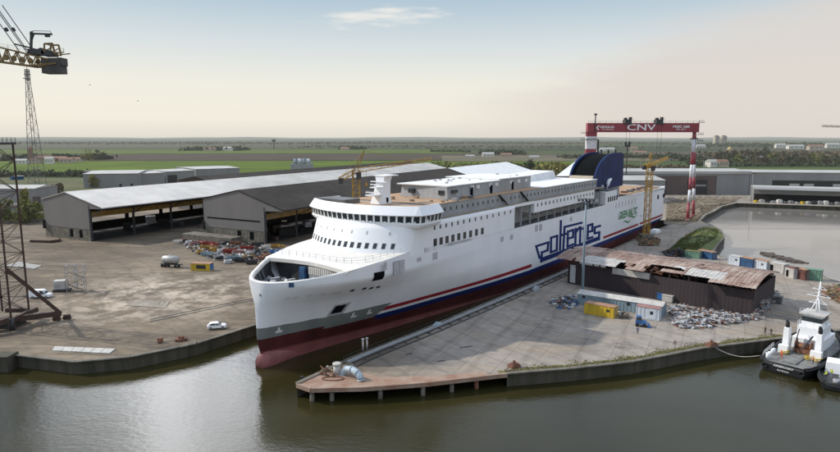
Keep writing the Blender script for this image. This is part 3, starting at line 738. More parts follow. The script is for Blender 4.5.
# stepped block aft of the recess and aft bulwark
b = MB(); sbox(b, 154, 167.6, 10, 15, 19.5, 24.3); b.build('side_block', M['white'], ship)
b = MB()
b.prism([SW(167.6, 14.55, 19.4), SW(244, 14.0, 19.4), SW(244, 14.0, 20.9), SW(238, 14.6, 20.6), SW(167.6, 14.55, 21.2)], nP * .45)
b.prism([SW(167.6, -15, 19.4), SW(244, -15, 19.4), SW(244, -15, 20.9), SW(167.6, -15, 21.2)], nP * .45)
b.hexa([SW(243.6, -14.5, 19.4), SW(244, -14.5, 19.4), SW(244, 14, 19.4), SW(243.6, 14, 19.4), SW(243.6, -14.5, 20.9), SW(244, -14.5, 20.9), SW(244, 14, 20.9), SW(243.6, 14, 20.9)])
b.build('aft_bulwark', M['white'], ship)
b = MB(); sbox(b, 167.6, 243.5, -14.5, 14.5, 19.2, 19.5); b.build('aft_deck', M['shipgrey'], ship)
b = MB(); sbox(b, 188, 240, -12, 12.5, 19.5, 20.9); b.build('orange_hatch_cover', M['ply'], ship)
for i in range(9):
    u = 194 + i * 5; b = MB(); sbox(b, u, u + 2.2, 8 + (i % 3), 10.5 + (i % 2), 20.92, 21.6 + .3 * (i % 3)); b.build('deck_fitting', M['shipgrey2'] if i % 2 else M['rustcont'], ship)
b = MB(); sbox(b, 154, 186, -11, 10, 19.4, 25.0); b.build('casing', M['shipgrey'], ship)
b = MB(); sbox(b, 158, 166, 10.2, 14.4, 24.3, 25.0); b.build('casing_platform', M['shipgrey2'], ship)
b = MB()   # white cowl vent
b.tube([SW(163, 12.4, 24.4), SW(163, 12.4, 26.6), SW(164.5, 12.4, 28), SW(167, 12.4, 28.6)], [1.0, .9, .75, .55], 10); b.build('cowl_vent', M['white'], ship)
b = MB(); b.tube([SW(158, 12, 25), SW(158, 12, 26.8)], .8, 10); b.build('ventilator', M['steel'], ship)
# walkway + long deckhouse
b = MB(); sbox(b, 38, 154, -14.9, 14.9, 26.2, 26.32); b.build('walkway_deck', M['walk'], ship)
b = MB(); sbox(b, 41, 150, -12.7, 12.7, 26.3, 29.35); b.build('deckhouse', M['shipgrey'], ship)
b = MB(); sbox(b, 101, 150.4, -12.9, 12.9, 29.35, 29.6); b.build('white_roof', M['roofwhite'], ship)
b = MB(); sbox(b, 41, 101, -12.8, 12.8, 29.35, 29.5); b.build('orange_roof_deck', M['ply'], ship)
b = MB(); b.hexa([SW(54, -7, 29.4), SW(80.5, -8, 29.4), SW(80.5, 9.3, 29.4), SW(53, 9, 29.4), SW(54.4, -6.6, 32.7), SW(80.5, -8, 32.7), SW(80.5, 9, 32.7), SW(53.2, 8.6, 32.7)]); a_ = b.build('grey_cabin_block', M['shipgrey'], ship)
rb = MB(); sbox(rb, 53.3, 80.7, -7.6, 9.1, 32.7, 32.95); rb.build('cabin_roof', M['roofwhite'], a_)
b = MB(); sbox(b, 80.7, 102, -10, 8.4, 29.4, 33.0); a2 = b.build('grey_cabin_block', M['shipgrey'], ship)
rb = MB(); sbox(rb, 80.72, 102.2, -10.2, 8.6, 33.0, 33.25); rb.build('cabin_roof', M['roofwhite'], a2)
b = MB(); b.hexa([SW(102.2, -12, 29.6), SW(146, -12, 29.6), SW(146, -2, 29.6), SW(102.2, -2, 29.6), SW(104, -12, 30.9), SW(146, -12, 32.4), SW(146, -3, 32.4), SW(104, -3, 30.9)]); b.build('raised_roof', M['roofwhite'], ship)
for u0, u1 in ((60, 61), (70.5, 71.6), (85, 86.2)):
    b = MB(); sbox(b, u0 + 4, u1 + 4, 9.03 if u0 < 80 else 8.4, 9.35 if u0 < 80 else 8.5, 29.5, 31.9); b.build('cabin_door', M['opening'], ship)
for k, u in enumerate((64, 67, 74, 77.5, 88, 93, 98)):
    b = MB(); sbox(b, u, u + 1.5, 9.05 if u < 80 else 8.38, 9.3 if u < 80 else 8.48, 31.4, 32.3); b.build('cabin_window', M['roofwhite'], ship)
for v in (-3.6, 6.1):
    b = MB(); sbox(b, 53.0, 53.9, v, v + 1.8, 30.6, 31.7); b.build('cabin_window', M['glass'], ship)
b = MB(); sbox(b, 54.8, 57.5, 9.0, 9.32, 31.0, 31.8); b.build('cabin_window', M['glass'], ship)
rnd = random.Random(8)
for i in range(16):   # loose gear on the orange roof deck
    u = rnd.uniform(43, 60); v = rnd.uniform(-10, 12) if u < 51 else rnd.uniform(9.8, 12); b = MB(); s_ = rnd.uniform(.4, 1.3)
    sbox(b, u, u + s_, v, v + s_ * 1.3, 29.52, 29.6 + s_ * .5); b.build('roof_gear', [M['wood'], M['shipgrey2'], M['steel'], M['ply']][i % 4], ship)
for i in range(14):
    u = rnd.uniform(56, 100); v = rnd.uniform(-5, 7); b = MB(); s_ = rnd.uniform(.3, .8)
    zt = 32.97 if u < 80 else 33.27
    if 79.5 < u < 81.5: continue
    sbox(b, u, u + s_, v, v + s_, zt, zt + s_ * .5); b.build('roof_vent', [M['shipgrey'], M['steel']][i % 2], ship)

# bridge
def bridge_curve(off, z=0):
    pts = []
    for k in range(33):
        v = (-16 + k) * 1.045; x = abs(v) / 16.72
        u = 25.75 + 5.0 * x ** 2.1; pts.append((u, float(v)))
    full_ = [(39.5, -16.2), (35.5, -16.7), (33, -16.9)] + pts + [(33, 16.9), (35.5, 16.7), (39.5, 16.2)]
    out = []
    for i, (u, v) in enumerate(full_):
        a0 = full_[max(i - 1, 0)]; a1 = full_[min(i + 1, len(full_) - 1)]
        du, dv = a1[0] - a0[0], a1[1] - a0[1]; L_ = math.hypot(du, dv); nu, nv = -dv / L_, du / L_
        out.append((u + nu * off, v + nv * off))
    return out
prof = [(25.2, -.9), (25.7, -.15), (26.1, .05), (26.15, .15), (26.3, .15), (26.35, 0), (28.05, .22), (28.15, .7), (28.3, .78), (30.2, -.6), (30.2, -.8), (29.3, -.8)]
b = MB(); rows = [[SW(u, v, z) for u, v in bridge_curve(o_)] for z, o_ in prof]
b.grid(rows, smooth=False)
for r0, r1 in zip(rows[:-1], rows[1:]):
    pass
b.quad(*rows[0]); b.quad(*[SW(u, v, 29.3) for u, v in bridge_curve(-.75)])
bridge = b.build('bridge', M['white'], ship)
b = MB(); b.quad(*[SW(u, v, 29.34) for u, v in bridge_curve(-.85)]); b.build('bridge_roof_deck', M['ply'], bridge, recalc=False)
b = MB(); sbox(b, 38.8, 40.2, -15.6, 15.6, 26.0, 29.3); b.build('bridge_back', M['shipgrey'], bridge)
c0 = bridge_curve(0.03); c1 = bridge_curve(.28)
def arc_pts(c, n):
    L_ = [0]
    for a, b_ in zip(c[:-1], c[1:]): L_.append(L_[-1] + math.hypot(b_[0] - a[0], b_[1] - a[1]))
    def f_(t):
        d_ = t * L_[-1]
        for i in range(len(c) - 1):
            if d_ <= L_[i + 1] + 1e-9:
                q = (d_ - L_[i]) / max(1e-6, L_[i + 1] - L_[i]); return (c[i][0] + (c[i + 1][0] - c[i][0]) * q, c[i][1] + (c[i + 1][1] - c[i][1]) * q)
        return c[-1]
    return f_
f0 = arc_pts(c0, 0); f1 = arc_pts(c1, 0)
NW = 30
for i in range(NW):
    ta = (i + .14) / NW; tb = (i + .86) / NW
    a0, b0 = f0(ta), f0(tb); a1, b1 = f1(ta), f1(tb)
    zb, zt = 26.58, 28.05
    b = MB(); b.hexa([SW(a0[0], a0[1], zb), SW(b0[0], b0[1], zb), SW(b0[0] + .5, b0[1] * .98, zb), SW(a0[0] + .5, a0[1] * .98, zb), SW(a1[0], a1[1], zt), SW(b1[0], b1[1], zt), SW(b1[0] + .5, b1[1] * .98, zt), SW(a1[0] + .5, a1[1] * .98, zt)])
    b.build('window', M['glass'], bridge)
# front windows under the bridge
def front_at(v, z):
    fc = front_curve(z, 121); 
    for (ua, va), (ub, vb) in zip(fc[:-1], fc[1:]):
        if va <= v <= vb:
            t = (v - va) / max(1e-6, vb - va); return ua + (ub - ua) * t, (ub - ua) / max(1e-6, vb - va)
    return fc[-1][0], 0
def front_window(v, z, w_, h_, m_, nm, o_=.05):
    P_ = []
    for dz in (-h_ / 2, h_ / 2):
        for e_ in (.0, 1):
            pass
    def pt(vv, zz, off):
        u, s_ = front_at(vv, zz); n_ = math.hypot(1, s_); return SW(u - off / n_, vv + off * s_ / n_, zz)
    wv = w_ / math.hypot(1, front_at(v, z)[1]) / 2
    b = MB(); b.hexa([pt(v - wv, z - h_ / 2, -.2), pt(v + wv, z - h_ / 2, -.2), pt(v + wv, z - h_ / 2, o_), pt(v - wv, z - h_ / 2, o_), pt(v - wv, z + h_ / 2, -.2), pt(v + wv, z + h_ / 2, -.2), pt(v + wv, z + h_ / 2, o_), pt(v - wv, z + h_ / 2, o_)])
    b.build(nm, m_, sup)
for i in range(15): front_window(-12.2 + i * 1.74, 21.6, .85, 1.15, M['glass'], 'window')
for v in (-12, -9, -6, -3.2, -.4, 2.4, 6.2, 11): front_window(v, 24.3, .35, .7, M['patch'], 'porthole')

# port side windows
def side_box(px, py, w_, h_, m_, nm, parent=ship, v=15.0, th=.05, z=None):
    u, zz = on_ship(px, py, v)
    if z is not None: zz = z
    b = MB(); sbox(b, u - w_ / 2, u + w_ / 2, v - .1, v + th, zz - h_ / 2, zz + h_ / 2); return b.build(nm, m_, parent)
for i in range(9):
    px = 435.2 + (482.3 - 435.2) * i / 8; py = 242.3 + (231 - 242.3) * i / 8
    side_box(px, py, 1.35, 1.7, M['glass'], 'window', sup)
for i in range(14):
    px = 434.5 + (510.5 - 434.5) * i / 13; py = 227.8 + (211.8 - 227.8) * i / 13
    side_box(px, py, .55, .95, M['glass'], 'porthole', sup)
for i in range(17):
    t = i / 16; u = 93.5 + t * 46.5
    b = MB(); sbox(b, u - .4, u + .4, 14.9, 15.05, 24.4, 25.4); b.build('balcony_window', M['shipgrey2'], ship)
for px, py, w_, h_ in ((396.5, 268, 1.7, 3.0), (402, 266.5, 1.7, 3.0), (435, 256, 1.9, 1.7), (419, 259.5, 1.6, .9), (502, 239.2, 1.7, 1.4), (511.5, 237, 1.7, 1.4), (536.4, 228.2, 2, 2.0), (540.6, 227.4, 2, 2.0), (571, 219, 1.8, 1.5), (385, 266, 1, 1.8)):
    side_box(px, py, w_, h_, M['patch'], 'side_hatch')
for i in range(5): side_box(608.5 + i * 2.1, 199.6 - .55 * i, 1.3, 1.9, M['opening'], 'vent_opening')
side_box(658, 197, 2.6, 2.0, M['opening'], 'mooring_port'); side_box(664, 195.6, 3.2, 1.7, M['opening'], 'mooring_port')
side_box(641, 216, .6, .8, M['opening'], 'porthole'); side_box(643.3, 215.8, .5, .9, M['opening'], 'porthole')
for i in range(7): side_box(616 + 3.2 * i, 205.8 - .85 * i, .8, 2.2, M['patch'], 'draught_panel')
# many small deckhouse and recess windows: one stuff part
b = MB()
for i in range(40):
    u = 46 + i * 2.62
    if 76 < u < 78: continue
    sbox(b, u, u + .55, 12.6, 12.76, 27.5, 28.35)
for i in range(22):
    u = 94 + i * 2.1; sbox(b, u, u + .8, 9.9, 10.06, 20.6, 21.6)
o_ = b.build('small_windows', M['glass'], ship); o_['kind'] = 'stuff'
# stair & rail on walkway
for u in (73, 86):
    b = MB(); b.bar(SW(u, 12.9, 29.4), SW(u + 4, 13.4, 26.4), .8, .15); b.build('stairway', M['darksteel'], ship)
b = MB()
def rail(mb, pts, h=1.1, step=2.0, w_=.06, mid=1):
    for a, c in zip(pts[:-1], pts[1:]):
        n = max(1, int((c - a).length / step))
        for i in range(n + 1):
            p = a.lerp(c, i / n); mb.bar(p, p + Vector((0, 0, h)), w_)
        for k in range(mid + 1): mb.bar(a + Vector((0, 0, h * (k + 1) / (mid + 1))), c + Vector((0, 0, h * (k + 1) / (mid + 1))), w_ * .8)
rail(b, [SW(14.6, -12.2, 19.1), SW(15.4, -6, 19.2), SW(15.6, 0, 19.2), SW(15.6, 6, 19.2), SW(16.4, 9.5, 19.3), SW(18.5, 11.5, 19.45), SW(27, 14.3, 20.2)], 1.05, 1.6, .07, 1)
b.build('forecastle_rail', M['patch'], ship)
b = MB(); rail(b, [SW(78.6, 14.8, 26.3), SW(42, 14.8, 26.3)], 1.0, 2.5, .05); b.build('walkway_rail', M['patch'], ship)
# openings in hull bow: follow the hull surface
def hull_at(px, py, z):
    q = at(px, py, z) - P0; return q.dot(dA), q.dot(nP)
def hull_ray(px, py):
    """march the sight line of a survey pixel to the port hull surface"""
    r = ray(px, py); best = None
    t0 = 60.0
    while t0 < 400:
        p = cC + r * t0; q = p - P0; u = q.dot(dA); v = q.dot(nP); z = p.z
        if z < 25 and u > stem(z) and v < hb(u - stem(z), z): return u, z
        t0 += .15
    return 0, 10
def hull_patch(px, py, w_, h_, m_, nm, off=.06, sk=0.0, label=None):
    u, z = hull_ray(px, py); n_ = 4; rows = []
    e_ = .15; slope = (hb(u + e_ - stem(z), z) - hb(max(u - e_ - stem(z), 0), z)) / (2 * e_); w_ = w_ / math.sqrt(1 + slope * slope)
    for j in range(n_ + 1):
        r_ = []
        for i in range(n_ + 1):
            zz = z - h_ / 2 + h_ * j / n_; uu = u - w_ / 2 + w_ * i / n_ + sk * (zz - z)
            vv = hb(uu - stem(zz), zz); r_.append(SW(uu - off * .3, vv + off, zz))
        rows.append(r_)
    b = MB(); b.grid(rows, smooth=False); return b.build(nm, m_, ship, recalc=False)
hull_patch(338.5, 309.3, 3.9, 2.6, M['patch'], 'anchor_pocket_frame', .05, .35)
hull_patch(338.3, 309.0, 2.6, 1.75, M['opening'], 'anchor_pocket', .12, .35)
hull_patch(379, 276.2, 2.8, 1.9, M['opening'], 'bow_opening', .1); hull_patch(291, 285, 1.0, .9, M['bluecont'], 'fairlead', .12); hull_patch(259.5, 295, .35, .5, M['shipgrey2'], 'fairlead', .12)
for px, py in ((288, 298), (296, 297.6), (309, 295.5), (323, 294), (333, 293), (338, 292.6), (352, 290.5), (364, 288.6), (371, 288), (378, 287)):
    hull_patch(px, py, .95, .5, M['opening' if px > 349 else 'mark'], 'hawse_hole', .1)
for px, py in ((278.5, 331.5), (353, 316.5), (369, 313)): 
    hull_patch(px, py, 1.5, .45, M['mark'], 'thruster_mark', .09); hull_patch(px - .3, py - 2, .5, 1.0, M['mark'], 'thruster_mark', .11)

# lettering -------------------------------------------------------
def stroke_poly(pts, w_, z0=15.03):
    """thick polyline laid on the port side plane; stroke width is given in lettering units"""
    b = MB()
    for (a, c) in zip(pts[:-1], pts[1:]):
        dx, dy = c[0] - a[0], c[1] - a[1]; L_ = math.hypot(dx, dy)
        ex, ey = dx / L_ * w_ / 2, dy / L_ * w_ / 2; nx, ny = -dy / L_ * w_ / 2, dx / L_ * w_ / 2
        q = [lp(a[0] - ex + nx, a[1] - ey + ny), lp(a[0] - ex - nx, a[1] - ey - ny), lp(c[0] + ex - nx, c[1] + ey - ny), lp(c[0] + ex + nx, c[1] + ey + ny)]
        z0 += .004
        b.prism([SW(u, z0, z) for u, z in q], nP * .02)
    return b
Z9 = 723 / 80.0
def lp(x, y): return on_ship(530 + x / Z9, 215 + y / Z9)
letters = {
 'letter_p': [[(85, 385), (55, 282), (165, 247), (158, 318), (106, 338), (101, 418)]],
 'letter_o': [[(190, 205), (245, 188), (240, 318), (187, 336), (190, 205)]],
 'letter_l': [[(279, 55), (270, 310)]],
 'letter_f': [[(465, 70), (312, 108), (300, 305)], [(290, 180), (322, 170)]],
 'letter_e': [[(338, 215), (388, 200), (390, 135), (342, 150), (338, 285), (388, 265)]],
 'letter_r': [[(409, 265), (413, 125)], [(411, 160), (440, 118)]],
 'letter_i': [[(451, 245), (455, 110)]],
 'letter_r ': [[(487, 235), (490, 110)], [(455, 125), (488, 120)]],
 'letter_e ': [[(522, 155), (562, 143), (563, 82), (524, 95), (519, 215), (562, 200)]],
 'letter_s': [[(631, 98), (585, 112), (583, 165), (626, 155), (622, 218), (578, 232)]],
}
for k, (nm, strokes) in enumerate(letters.items()):
    mb = MB()
    for j, st in enumerate(strokes):
        s_ = stroke_poly(st, 19.5, z0=15.03 + j * .02)
        b0_ = len(mb.v); mb.v += s_.v; mb.f += [[i + b0_ for i in f_] for f_ in s_.f]; mb.sm += s_.sm
    mb.build(nm.strip(), M['navy'], ship)
u0, z0_ = lp(100, 415); u1, z1_ = lp(626, 222)
b = MB(); b.prism([SW(u, 15.06, z) for u, z in ((u0 - .8, 6.5), (u1 + .5, 6.5), (u1 + .5, 8.0), (u0 - .8, 8.0))], nP * .02); b.build('logo_underline', M['navy'], ship)
ua, za = on_ship(616.3, 218.5); ub, zb = on_ship(638.5, 213)
uc_ = (ua + ub) / 2
text_mesh('GREEN BALTIC', 3.8, M['green'], 'lettering', lambda x, y, z: SW(uc_ + x, 15.05 + z, 13.2 + y * 1.15), ship, sx=1.0, bold=.08, shear=.25)
for (c_, zc, s_) in ((uc_ + 7, 10.9, 1), (uc_ - 1, 9.6, .8)):
    b = MB(); up_ = [(c_ - 7 * s_ + i * 1.4 * s_, zc + .55 * math.sin(i * .75)) for i in range(11)]
    for i in range(10): b.prism([SW(up_[i][0], 15.05, up_[i][1]), SW(up_[i + 1][0], 15.05, up_[i + 1][1]), SW(up_[i + 1][0], 15.05, up_[i + 1][1] + .7 * math.sin((i + 1) * .31)), SW(up_[i][0], 15.05, up_[i][1] + .7 * math.sin(i * .31) + .02)], nP * .02)
    b.build('wave_logo', M['green'], ship)

# radar mast on bridge
b = MB()
def ring(u, v, z, a, c): return [SW(u - a, v - c, z), SW(u + a, v - c, z), SW(u + a, v + c, z), SW(u - a, v + c, z)]
rows = [ring(37.4, 0, 29.3, 2.0, 1.7), ring(37.8, 0, 31.6, 1.55, 1.4), ring(38.4, 0, 34.6, 1.3, 1.2), ring(38.6, 0, 35.9, 1.5, 1.4)]
b.grid(rows, smooth=False, closed=True); b.quad(*rows[-1]); mast = b.build('radar_mast', M['white'], ship)
b = MB(); sbox(b, 33.2, 36.4, -1.3, 1.3, 31.4, 31.7); sbox(b, 34.6, 37, -1.1, 1.1, 33.2, 33.45); sbox(b, 37, 42, -1.9, 1.9, 35.9, 36.1); sbox(b, 36.4, 37, -2.4, 2.4, 34.5, 34.7); b.build('radar_platform', M['white'], mast)
b = MB(); sbox(b, 33.6, 34.2, -1.6, 1.6, 32.1, 32.3); b.tube([SW(33.9, 0, 31.7), SW(33.9, 0, 32.1)], .2, 8); sbox(b, 35.2, 35.6, -1.5, 1.5, 33.9, 34.1); b.tube([SW(35.4, 0, 33.4), SW(35.4, 0, 33.9)], .2, 8); b.build('radar_scanner', M['white'], mast)
b = MB(); rail(b, [SW(33.3, -1.2, 31.7), SW(33.3, 1.2, 31.7), SW(36, 1.2, 31.7)], .9, .8, .05); b.tube([SW(40.5, 1.5, 36.1), SW(40.5, 1.5, 37.6)], .05, 6); b.build('mast_rail', M['patch'], mast)
b = MB(); sbox(b, 37.6, 38.2, 1.6, 1.75, 29.6, 30.8); b.build('mast_door', M['opening'], mast)
b = MB(); sbox(b, 30.5, 36, -14.8, -5.5, 29.4, 30.4); b.build('roof_tarpaulin', M['shipgrey2'], ship)

# funnel
fp = [(150.0, 25.0)]
for k in range(13):
    a = math.pi * (1 - k / 12 * .5); fp.append((172 + 22.3 * math.cos(a), 27.6 + 11.4 * math.sin(a) ** .95))
fp += [(180, 39.0), (183.5, 38.2), (183.8, 25.0)]
b = MB(); b.prism([SW(u, 11.4, z) for u, z in fp], nP * .6); b.prism([SW(u, 1.6, z) for u, z in fp], nP * .6); fun = b.build('funnel', M['funnelblue'], ship)
b = MB(); rows = [[SW(u + .7, 2.2, z - .7) for u, z in fp[1:15]], [SW(u + .7, 11.4, z - .7) for u, z in fp[1:15]]]; b.grid(rows); b.build('funnel_hood', M['opening'], fun, recalc=False)
b = MB(); sbox(b, 182.6, 183.2, 2.2, 11.4, 25, 38); b.build('funnel_back', M['funnelblue'], fun)
b = MB(); b.hexa([SW(148.4, 2.2, 29.6), SW(152, 2.2, 29.6), SW(152, 11.4, 29.6), SW(148.4, 11.4, 29.6), SW(149.3, 2.2, 30.6), SW(152, 2.2, 30.6), SW(152, 11.4, 30.6), SW(149.3, 11.4, 30.6)]); b.build('funnel_louvre', mat('beige_louvre', (.42, .36, .27), .7, var=.15, scale=2), fun)
b = MB()
for v in (1.55, 11.35):
    for (a, c) in zip(fp[1:15], fp[2:16]): b.bar(SW(a[0], v + .35, a[1] + .05), SW(c[0], v + .35, c[1] + .02), .66, .05)
b.build('funnel_rim', M['funnelblue'], fun)
for v in (4, 7, 10):
    b = MB(); b.tube([SW(177, v, 37), SW(178.5, v, 40)], .5, 10); b.build('exhaust_pipe', M['black'], fun)

# ================================================================== CRANES
# level-luffing/tower crane on the left, mast partly in the picture
base = Vector((-94.2, 131.5, 2.5))
cr = thing('tower_crane', 'dark rusty lattice tower crane at the left edge with a bracing leg and counterweight arm', 'crane', base)
b = MB()
lattice(b, (-94.3, 132.5, 5), (-94.3, 132.5, 43.6), 6.2, 11, .3, .13)
b.build('mast', M['rustcrane'], cr)
b = MB(); b.box((-94.3, 132.5, 43.8), (7.2, 7.2, .5)); rail(b, [Vector((-90.8, 129, 44)), Vector((-90.8, 136, 44))], 1.1, 1.2, .08); lattice(b, (-96.2, 132.5, 44), (-96.2, 132.5, 62), 3.4, 6, .3, .15); b.build('upper_mast', M['darksteel'], cr)
b = MB()
ft = at(62, 320); b.bar((-91.3, 129.5, 16.5), ft + Vector((-.3, .2, 1.6)), .75, .75)
b.build('bracing_leg', M['rustcrane'], cr)
b = MB(); b.bar((-98, 127.2, 4.6), ft + Vector((0, 0, 1.7)), 1.0, 1.2); b.bar((-98, 122, 3.4), (-91, 128.5, 5.2), 1.0, 1.2); b.bar((-98.2, 138, 4.6), (-90.8, 138, 4.6), .9, 1.0); b.bar((-91.2, 129.4, 4.8), (-91.2, 138, 4.8), .9, 1.0); b.build('base_beam', M['rustcrane'], cr)
b = MB(); b.tube([(-91.2, 129.4, 2.5), (-91.2, 129.4, 5.2)], .6, 10); b.tube([(-97.4, 129.4, 2.5), (-97.4, 129.4, 5.2)], .6, 10); b.box((-94.5, 133, 3.2), (5, 5, 1.4)); b.build('ballast_base', M['darksteel'], cr)
for s_ in (-.9, .9):
    b = MB(); c = ft + Vector((s_, s_ * .6, 0)); b.box(c + Vector((0, 0, .95)), (1.5, .8, .5), .6)
    for q in (-.5, .5): b.tube([c + Vector((q, -.35, .4)), c + Vector((q, .35, .4))], .4, 12)
    b.build('bogie', M['rustcrane'], cr)
# counter-jib
Yj = 132.0
def J(x, y, dy=0): return atY(x, y, Yj) + Vector((0, dy, 0))
b = MB()
for dy in (-1.3, 1.3):
    b.bar(J(-10, 45, dy), J(52, 60, dy), .3); b.bar(J(-10, 60.5, dy), J(34, 66.5, dy), .4); b.bar(J(34, 66.5, dy), J(60, 64, dy), .35)
    px = -8; up_ = True
    while px < 50:
        y0 = 45.5 + (px + 10) * .242; y1 = 60.8 + (px + 10) * .136
        b.bar(J(px, y0, dy), J(px + 5, y1 + .6, dy), .18); b.bar(J(px + 5, y1 + .6, dy), J(px + 10, y0 + 2.2, dy), .18); px += 10
    for i in range(5): b.tube([J(2 + i * 8, 57 + i * 1.0, dy + .1), J(2 + i * 8, 57 + i * 1.0, dy - .1)], .55, 10)
for px in range(-8, 56, 8): b.bar(J(px, 61 + (px + 10) * .12, -1.3), J(px, 61 + (px + 10) * .12, 1.3), .18)
b.build('counter_jib', M['jib'], cr)
b = MB()
for dy in (-1.3, 1.3):
    b.bar(J(-8, 8, dy), J(24, 53, dy), .14); b.bar(J(-2, 4, dy), J(31, 51, dy), .14); b.bar(J(19, 45, dy), J(27, 47, dy), .3)
b.bar(J(12.5, 28, 0), J(14.5, 31, 0), .5); b.bar(J(5.5, 28, 0), J(7.5, 31, 0), .5); b.build('tie_rod', M['darksteel'], cr)
b = MB(); c = J(54.2, 66.2); b.box(c, (4.0, 2.6, 3.2)); b.box(J(62.5, 62, 0), (.9, 2.4, 1.6)); b.build('counterweight', mat('counterweight_concrete', (.085, .08, .075), .9, var=.15, scale=.5), cr, bevel=.06)
b = MB(); b.box(J(39, 52.5), (3.4, 2.4, 1.2)); b.tube([J(44, 52, -1.1), J(44, 52, 1.1)], .75, 12); b.tube([J(35, 51.5, -1.1), J(35, 51.5, 1.1)], .65, 12); b.box(J(50, 54), (2.2, 2.4, 1.0)); b.build('hoist_machinery', M['darksteel'], cr)
b = MB(); b.bar(J(31, 52), J(31.5, 31.5), .4); b.bar(J(30, 33.5), J(52, 34.3), .35); b.bar(J(31, 43), J(34, 34), .2); b.box(J(47.5, 35.9), (.9, .5, .5)); b.bar(J(34, 30.8), J(50, 31.2), .1); b.bar(J(31.5, 31.5), J(34, 30.8), .12); b.bar(J(50, 31.2), J(52, 34.3), .1); b.build('service_davit', M['darksteel'], cr)
b = MB()
for dy in (-1.1, 1.1):
    b.bar(J(47.5, 53, dy), J(47.5, 44.5, dy), .25); b.bar(J(47.5, 44.5, dy), J(55.5, 44.2, dy), .3); b.bar(J(55.5, 44.2, dy), J(58, 55, dy), .3); b.bar(J(48, 52, dy), J(55, 48, dy), .18); b.bar(J(57, 54, dy), J(67, 53, dy), .2)
b.bar(J(47.5, 44.5, -1.1), J(47.5, 44.5, 1.1), .2); b.bar(J(58, 55, -1.1), J(58, 55, 1.1), .2); rail(b, [J(58, 55, -1.1), J(67, 53.5, -1.1)], .9, .8, .06); b.build('rear_gantry', M['jib'], cr)
b = MB(); b.bar(J(31, 53, -1.2), J(58, 57, -1.2), .15); rail(b, [J(4, 49, -1.4), J(30, 53, -1.4)], .9, 1.5, .05); b.build('walkway_rail', M['darksteel'], cr)

def tower_crane(name, label, mx, my, topy, v_or_Y, jib, cj, m_, apex=None, width=1.9, z0=2.5, base_block=True, hooks=()):
    Y = v_or_Y; X = atY(mx, topy, Y).x; zt = atY(mx, topy, Y).z
    t = thing(name, label, 'crane', (X, Y, z0))
    b = MB(); lattice(b, (X, Y, z0 + (1.5 if base_block else 0)), (X, Y, zt), width, max(6, int((zt - z0) / 2.2)), .26, .13); b.build('mast', m_, t)
    if base_block:
        b = MB(); b.box((X, Y, z0 + .9), (5, 5, 1.8)); b.build('base_block', M['concrete'], t)
    b = MB()
    jt = Vector(jib); lattice(b, (X, Y, zt), (X + jt.x, Y + jt.y, zt + jt.z), 1.1, max(6, int(jt.length / 2.0)), .13, .07, 1.2, .6); b.build('jib', m_, t)
    b = MB(); ct = Vector(cj); lattice(b, (X, Y, zt), (X + ct.x, Y + ct.y, zt + ct.z), 1.1, 4, .16, .09); b.build('counter_jib', m_, t)
    b = MB(); b.box((X + ct.x * .9, Y + ct.y * .9, zt + ct.z * .9 - .6), (1.2, 1.6, 1.6)); b.build('counterweight', M['darksteel'] if base_block else m_, t)
    if apex:
        b = MB(); ap = Vector((X, Y, zt)) + Vector(apex)
        b.bar((X - .6, Y, zt), ap, .22); b.bar((X + .6, Y, zt), ap, .22); b.bar(ap, (X + jt.x * .6, Y + jt.y * .6, zt + jt.z * .6 + .7), .08); b.bar(ap, (X + ct.x * .85, Y + ct.y * .85, zt + ct.z * .85 + .5), .08); b.build('apex_tower', m_, t)
    b = MB(); b.box((X + .9, Y - 1.2, zt - 1.4), (1.3, 1.5, 1.9)); b.build('cab', M['darksteel'], t)
    for (hx, ln) in hooks:
        b = MB(); p = Vector((X + jt.x * hx, Y + jt.y * hx, zt + jt.z * hx - .6)); b.bar(p, p + Vector((0, 0, -ln)), .07); b.box(p + Vector((0, 0, -ln - .5)), (.7, .5, 1.0)); b.build('hook_block', m_, t)
    return t
pL = P0 + nP * -21
def depth_on_v(px, v):   # world Y where the sight column px crosses the line v
    o = P0 + nP * v; r = ray(px, 200); t = ((o - cC).dot(nP)) / r.dot(nP); return (cC + r * t).y
tower_crane('tower_crane', 'yellow tower crane standing behind the ferry bridge with its jib to the right', 356, 230, 170.5, depth_on_v(356, -23), (22, 22, 2.6), (-4.5, -2, -2.5), M['jibyellow'], apex=(2.4, 0, 5.6), hooks=((.12, 3.4),))
tower_crane('tower_crane', 'slim yellow tower crane beside the ferry stern on a concrete block', 650, 237, 165, 253, (9.5, 5, 3.0), (-3.2, -1.5, -.5), M['yellow'], apex=(.3, 0, 5.5), width=2.1, hooks=())

# gantry crane
GY = 315.0
gt_ = thing('gantry_crane', 'big crimson and white portal gantry crane spanning the dock behind the ferry', 'gantry crane', (115, GY, 2.5))
b = MB(); b.box((115.2, GY, 50.3), (57.4, 3.6, 4.7)); beam = b.build('main_beam', M['redgantry'], gt_)
b = MB(); rail(b, [Vector((86.6, GY - 1.7, 52.65)), Vector((143.8, GY - 1.7, 52.65))], 1.1, 3, .08); b.build('beam_rail', M['darksteel'], beam)
FW = mat('sign_white', (.8, .8, .8), .5, var=.03)
def gp(x0): return lambda x, y, z: Vector((x0 + x, GY - 1.83 - z, 50.3 + y))
text_mesh('CNV', 4.3, FW, 'lettering', gp(113.9), beam, sx=1.65, bold=.05)
text_mesh('CIMOLAI', 1.45, FW, 'lettering', lambda x, y, z: Vector((96.2 + x, GY - 1.83 - z, 50.55 + y)), beam, sx=1.3, bold=.04)
text_mesh('TECHNOLOGY', .75, FW, 'lettering', lambda x, y, z: Vector((96.9 + x, GY - 1.83 - z, 49.35 + y)), beam, sx=1.2, bold=.01)
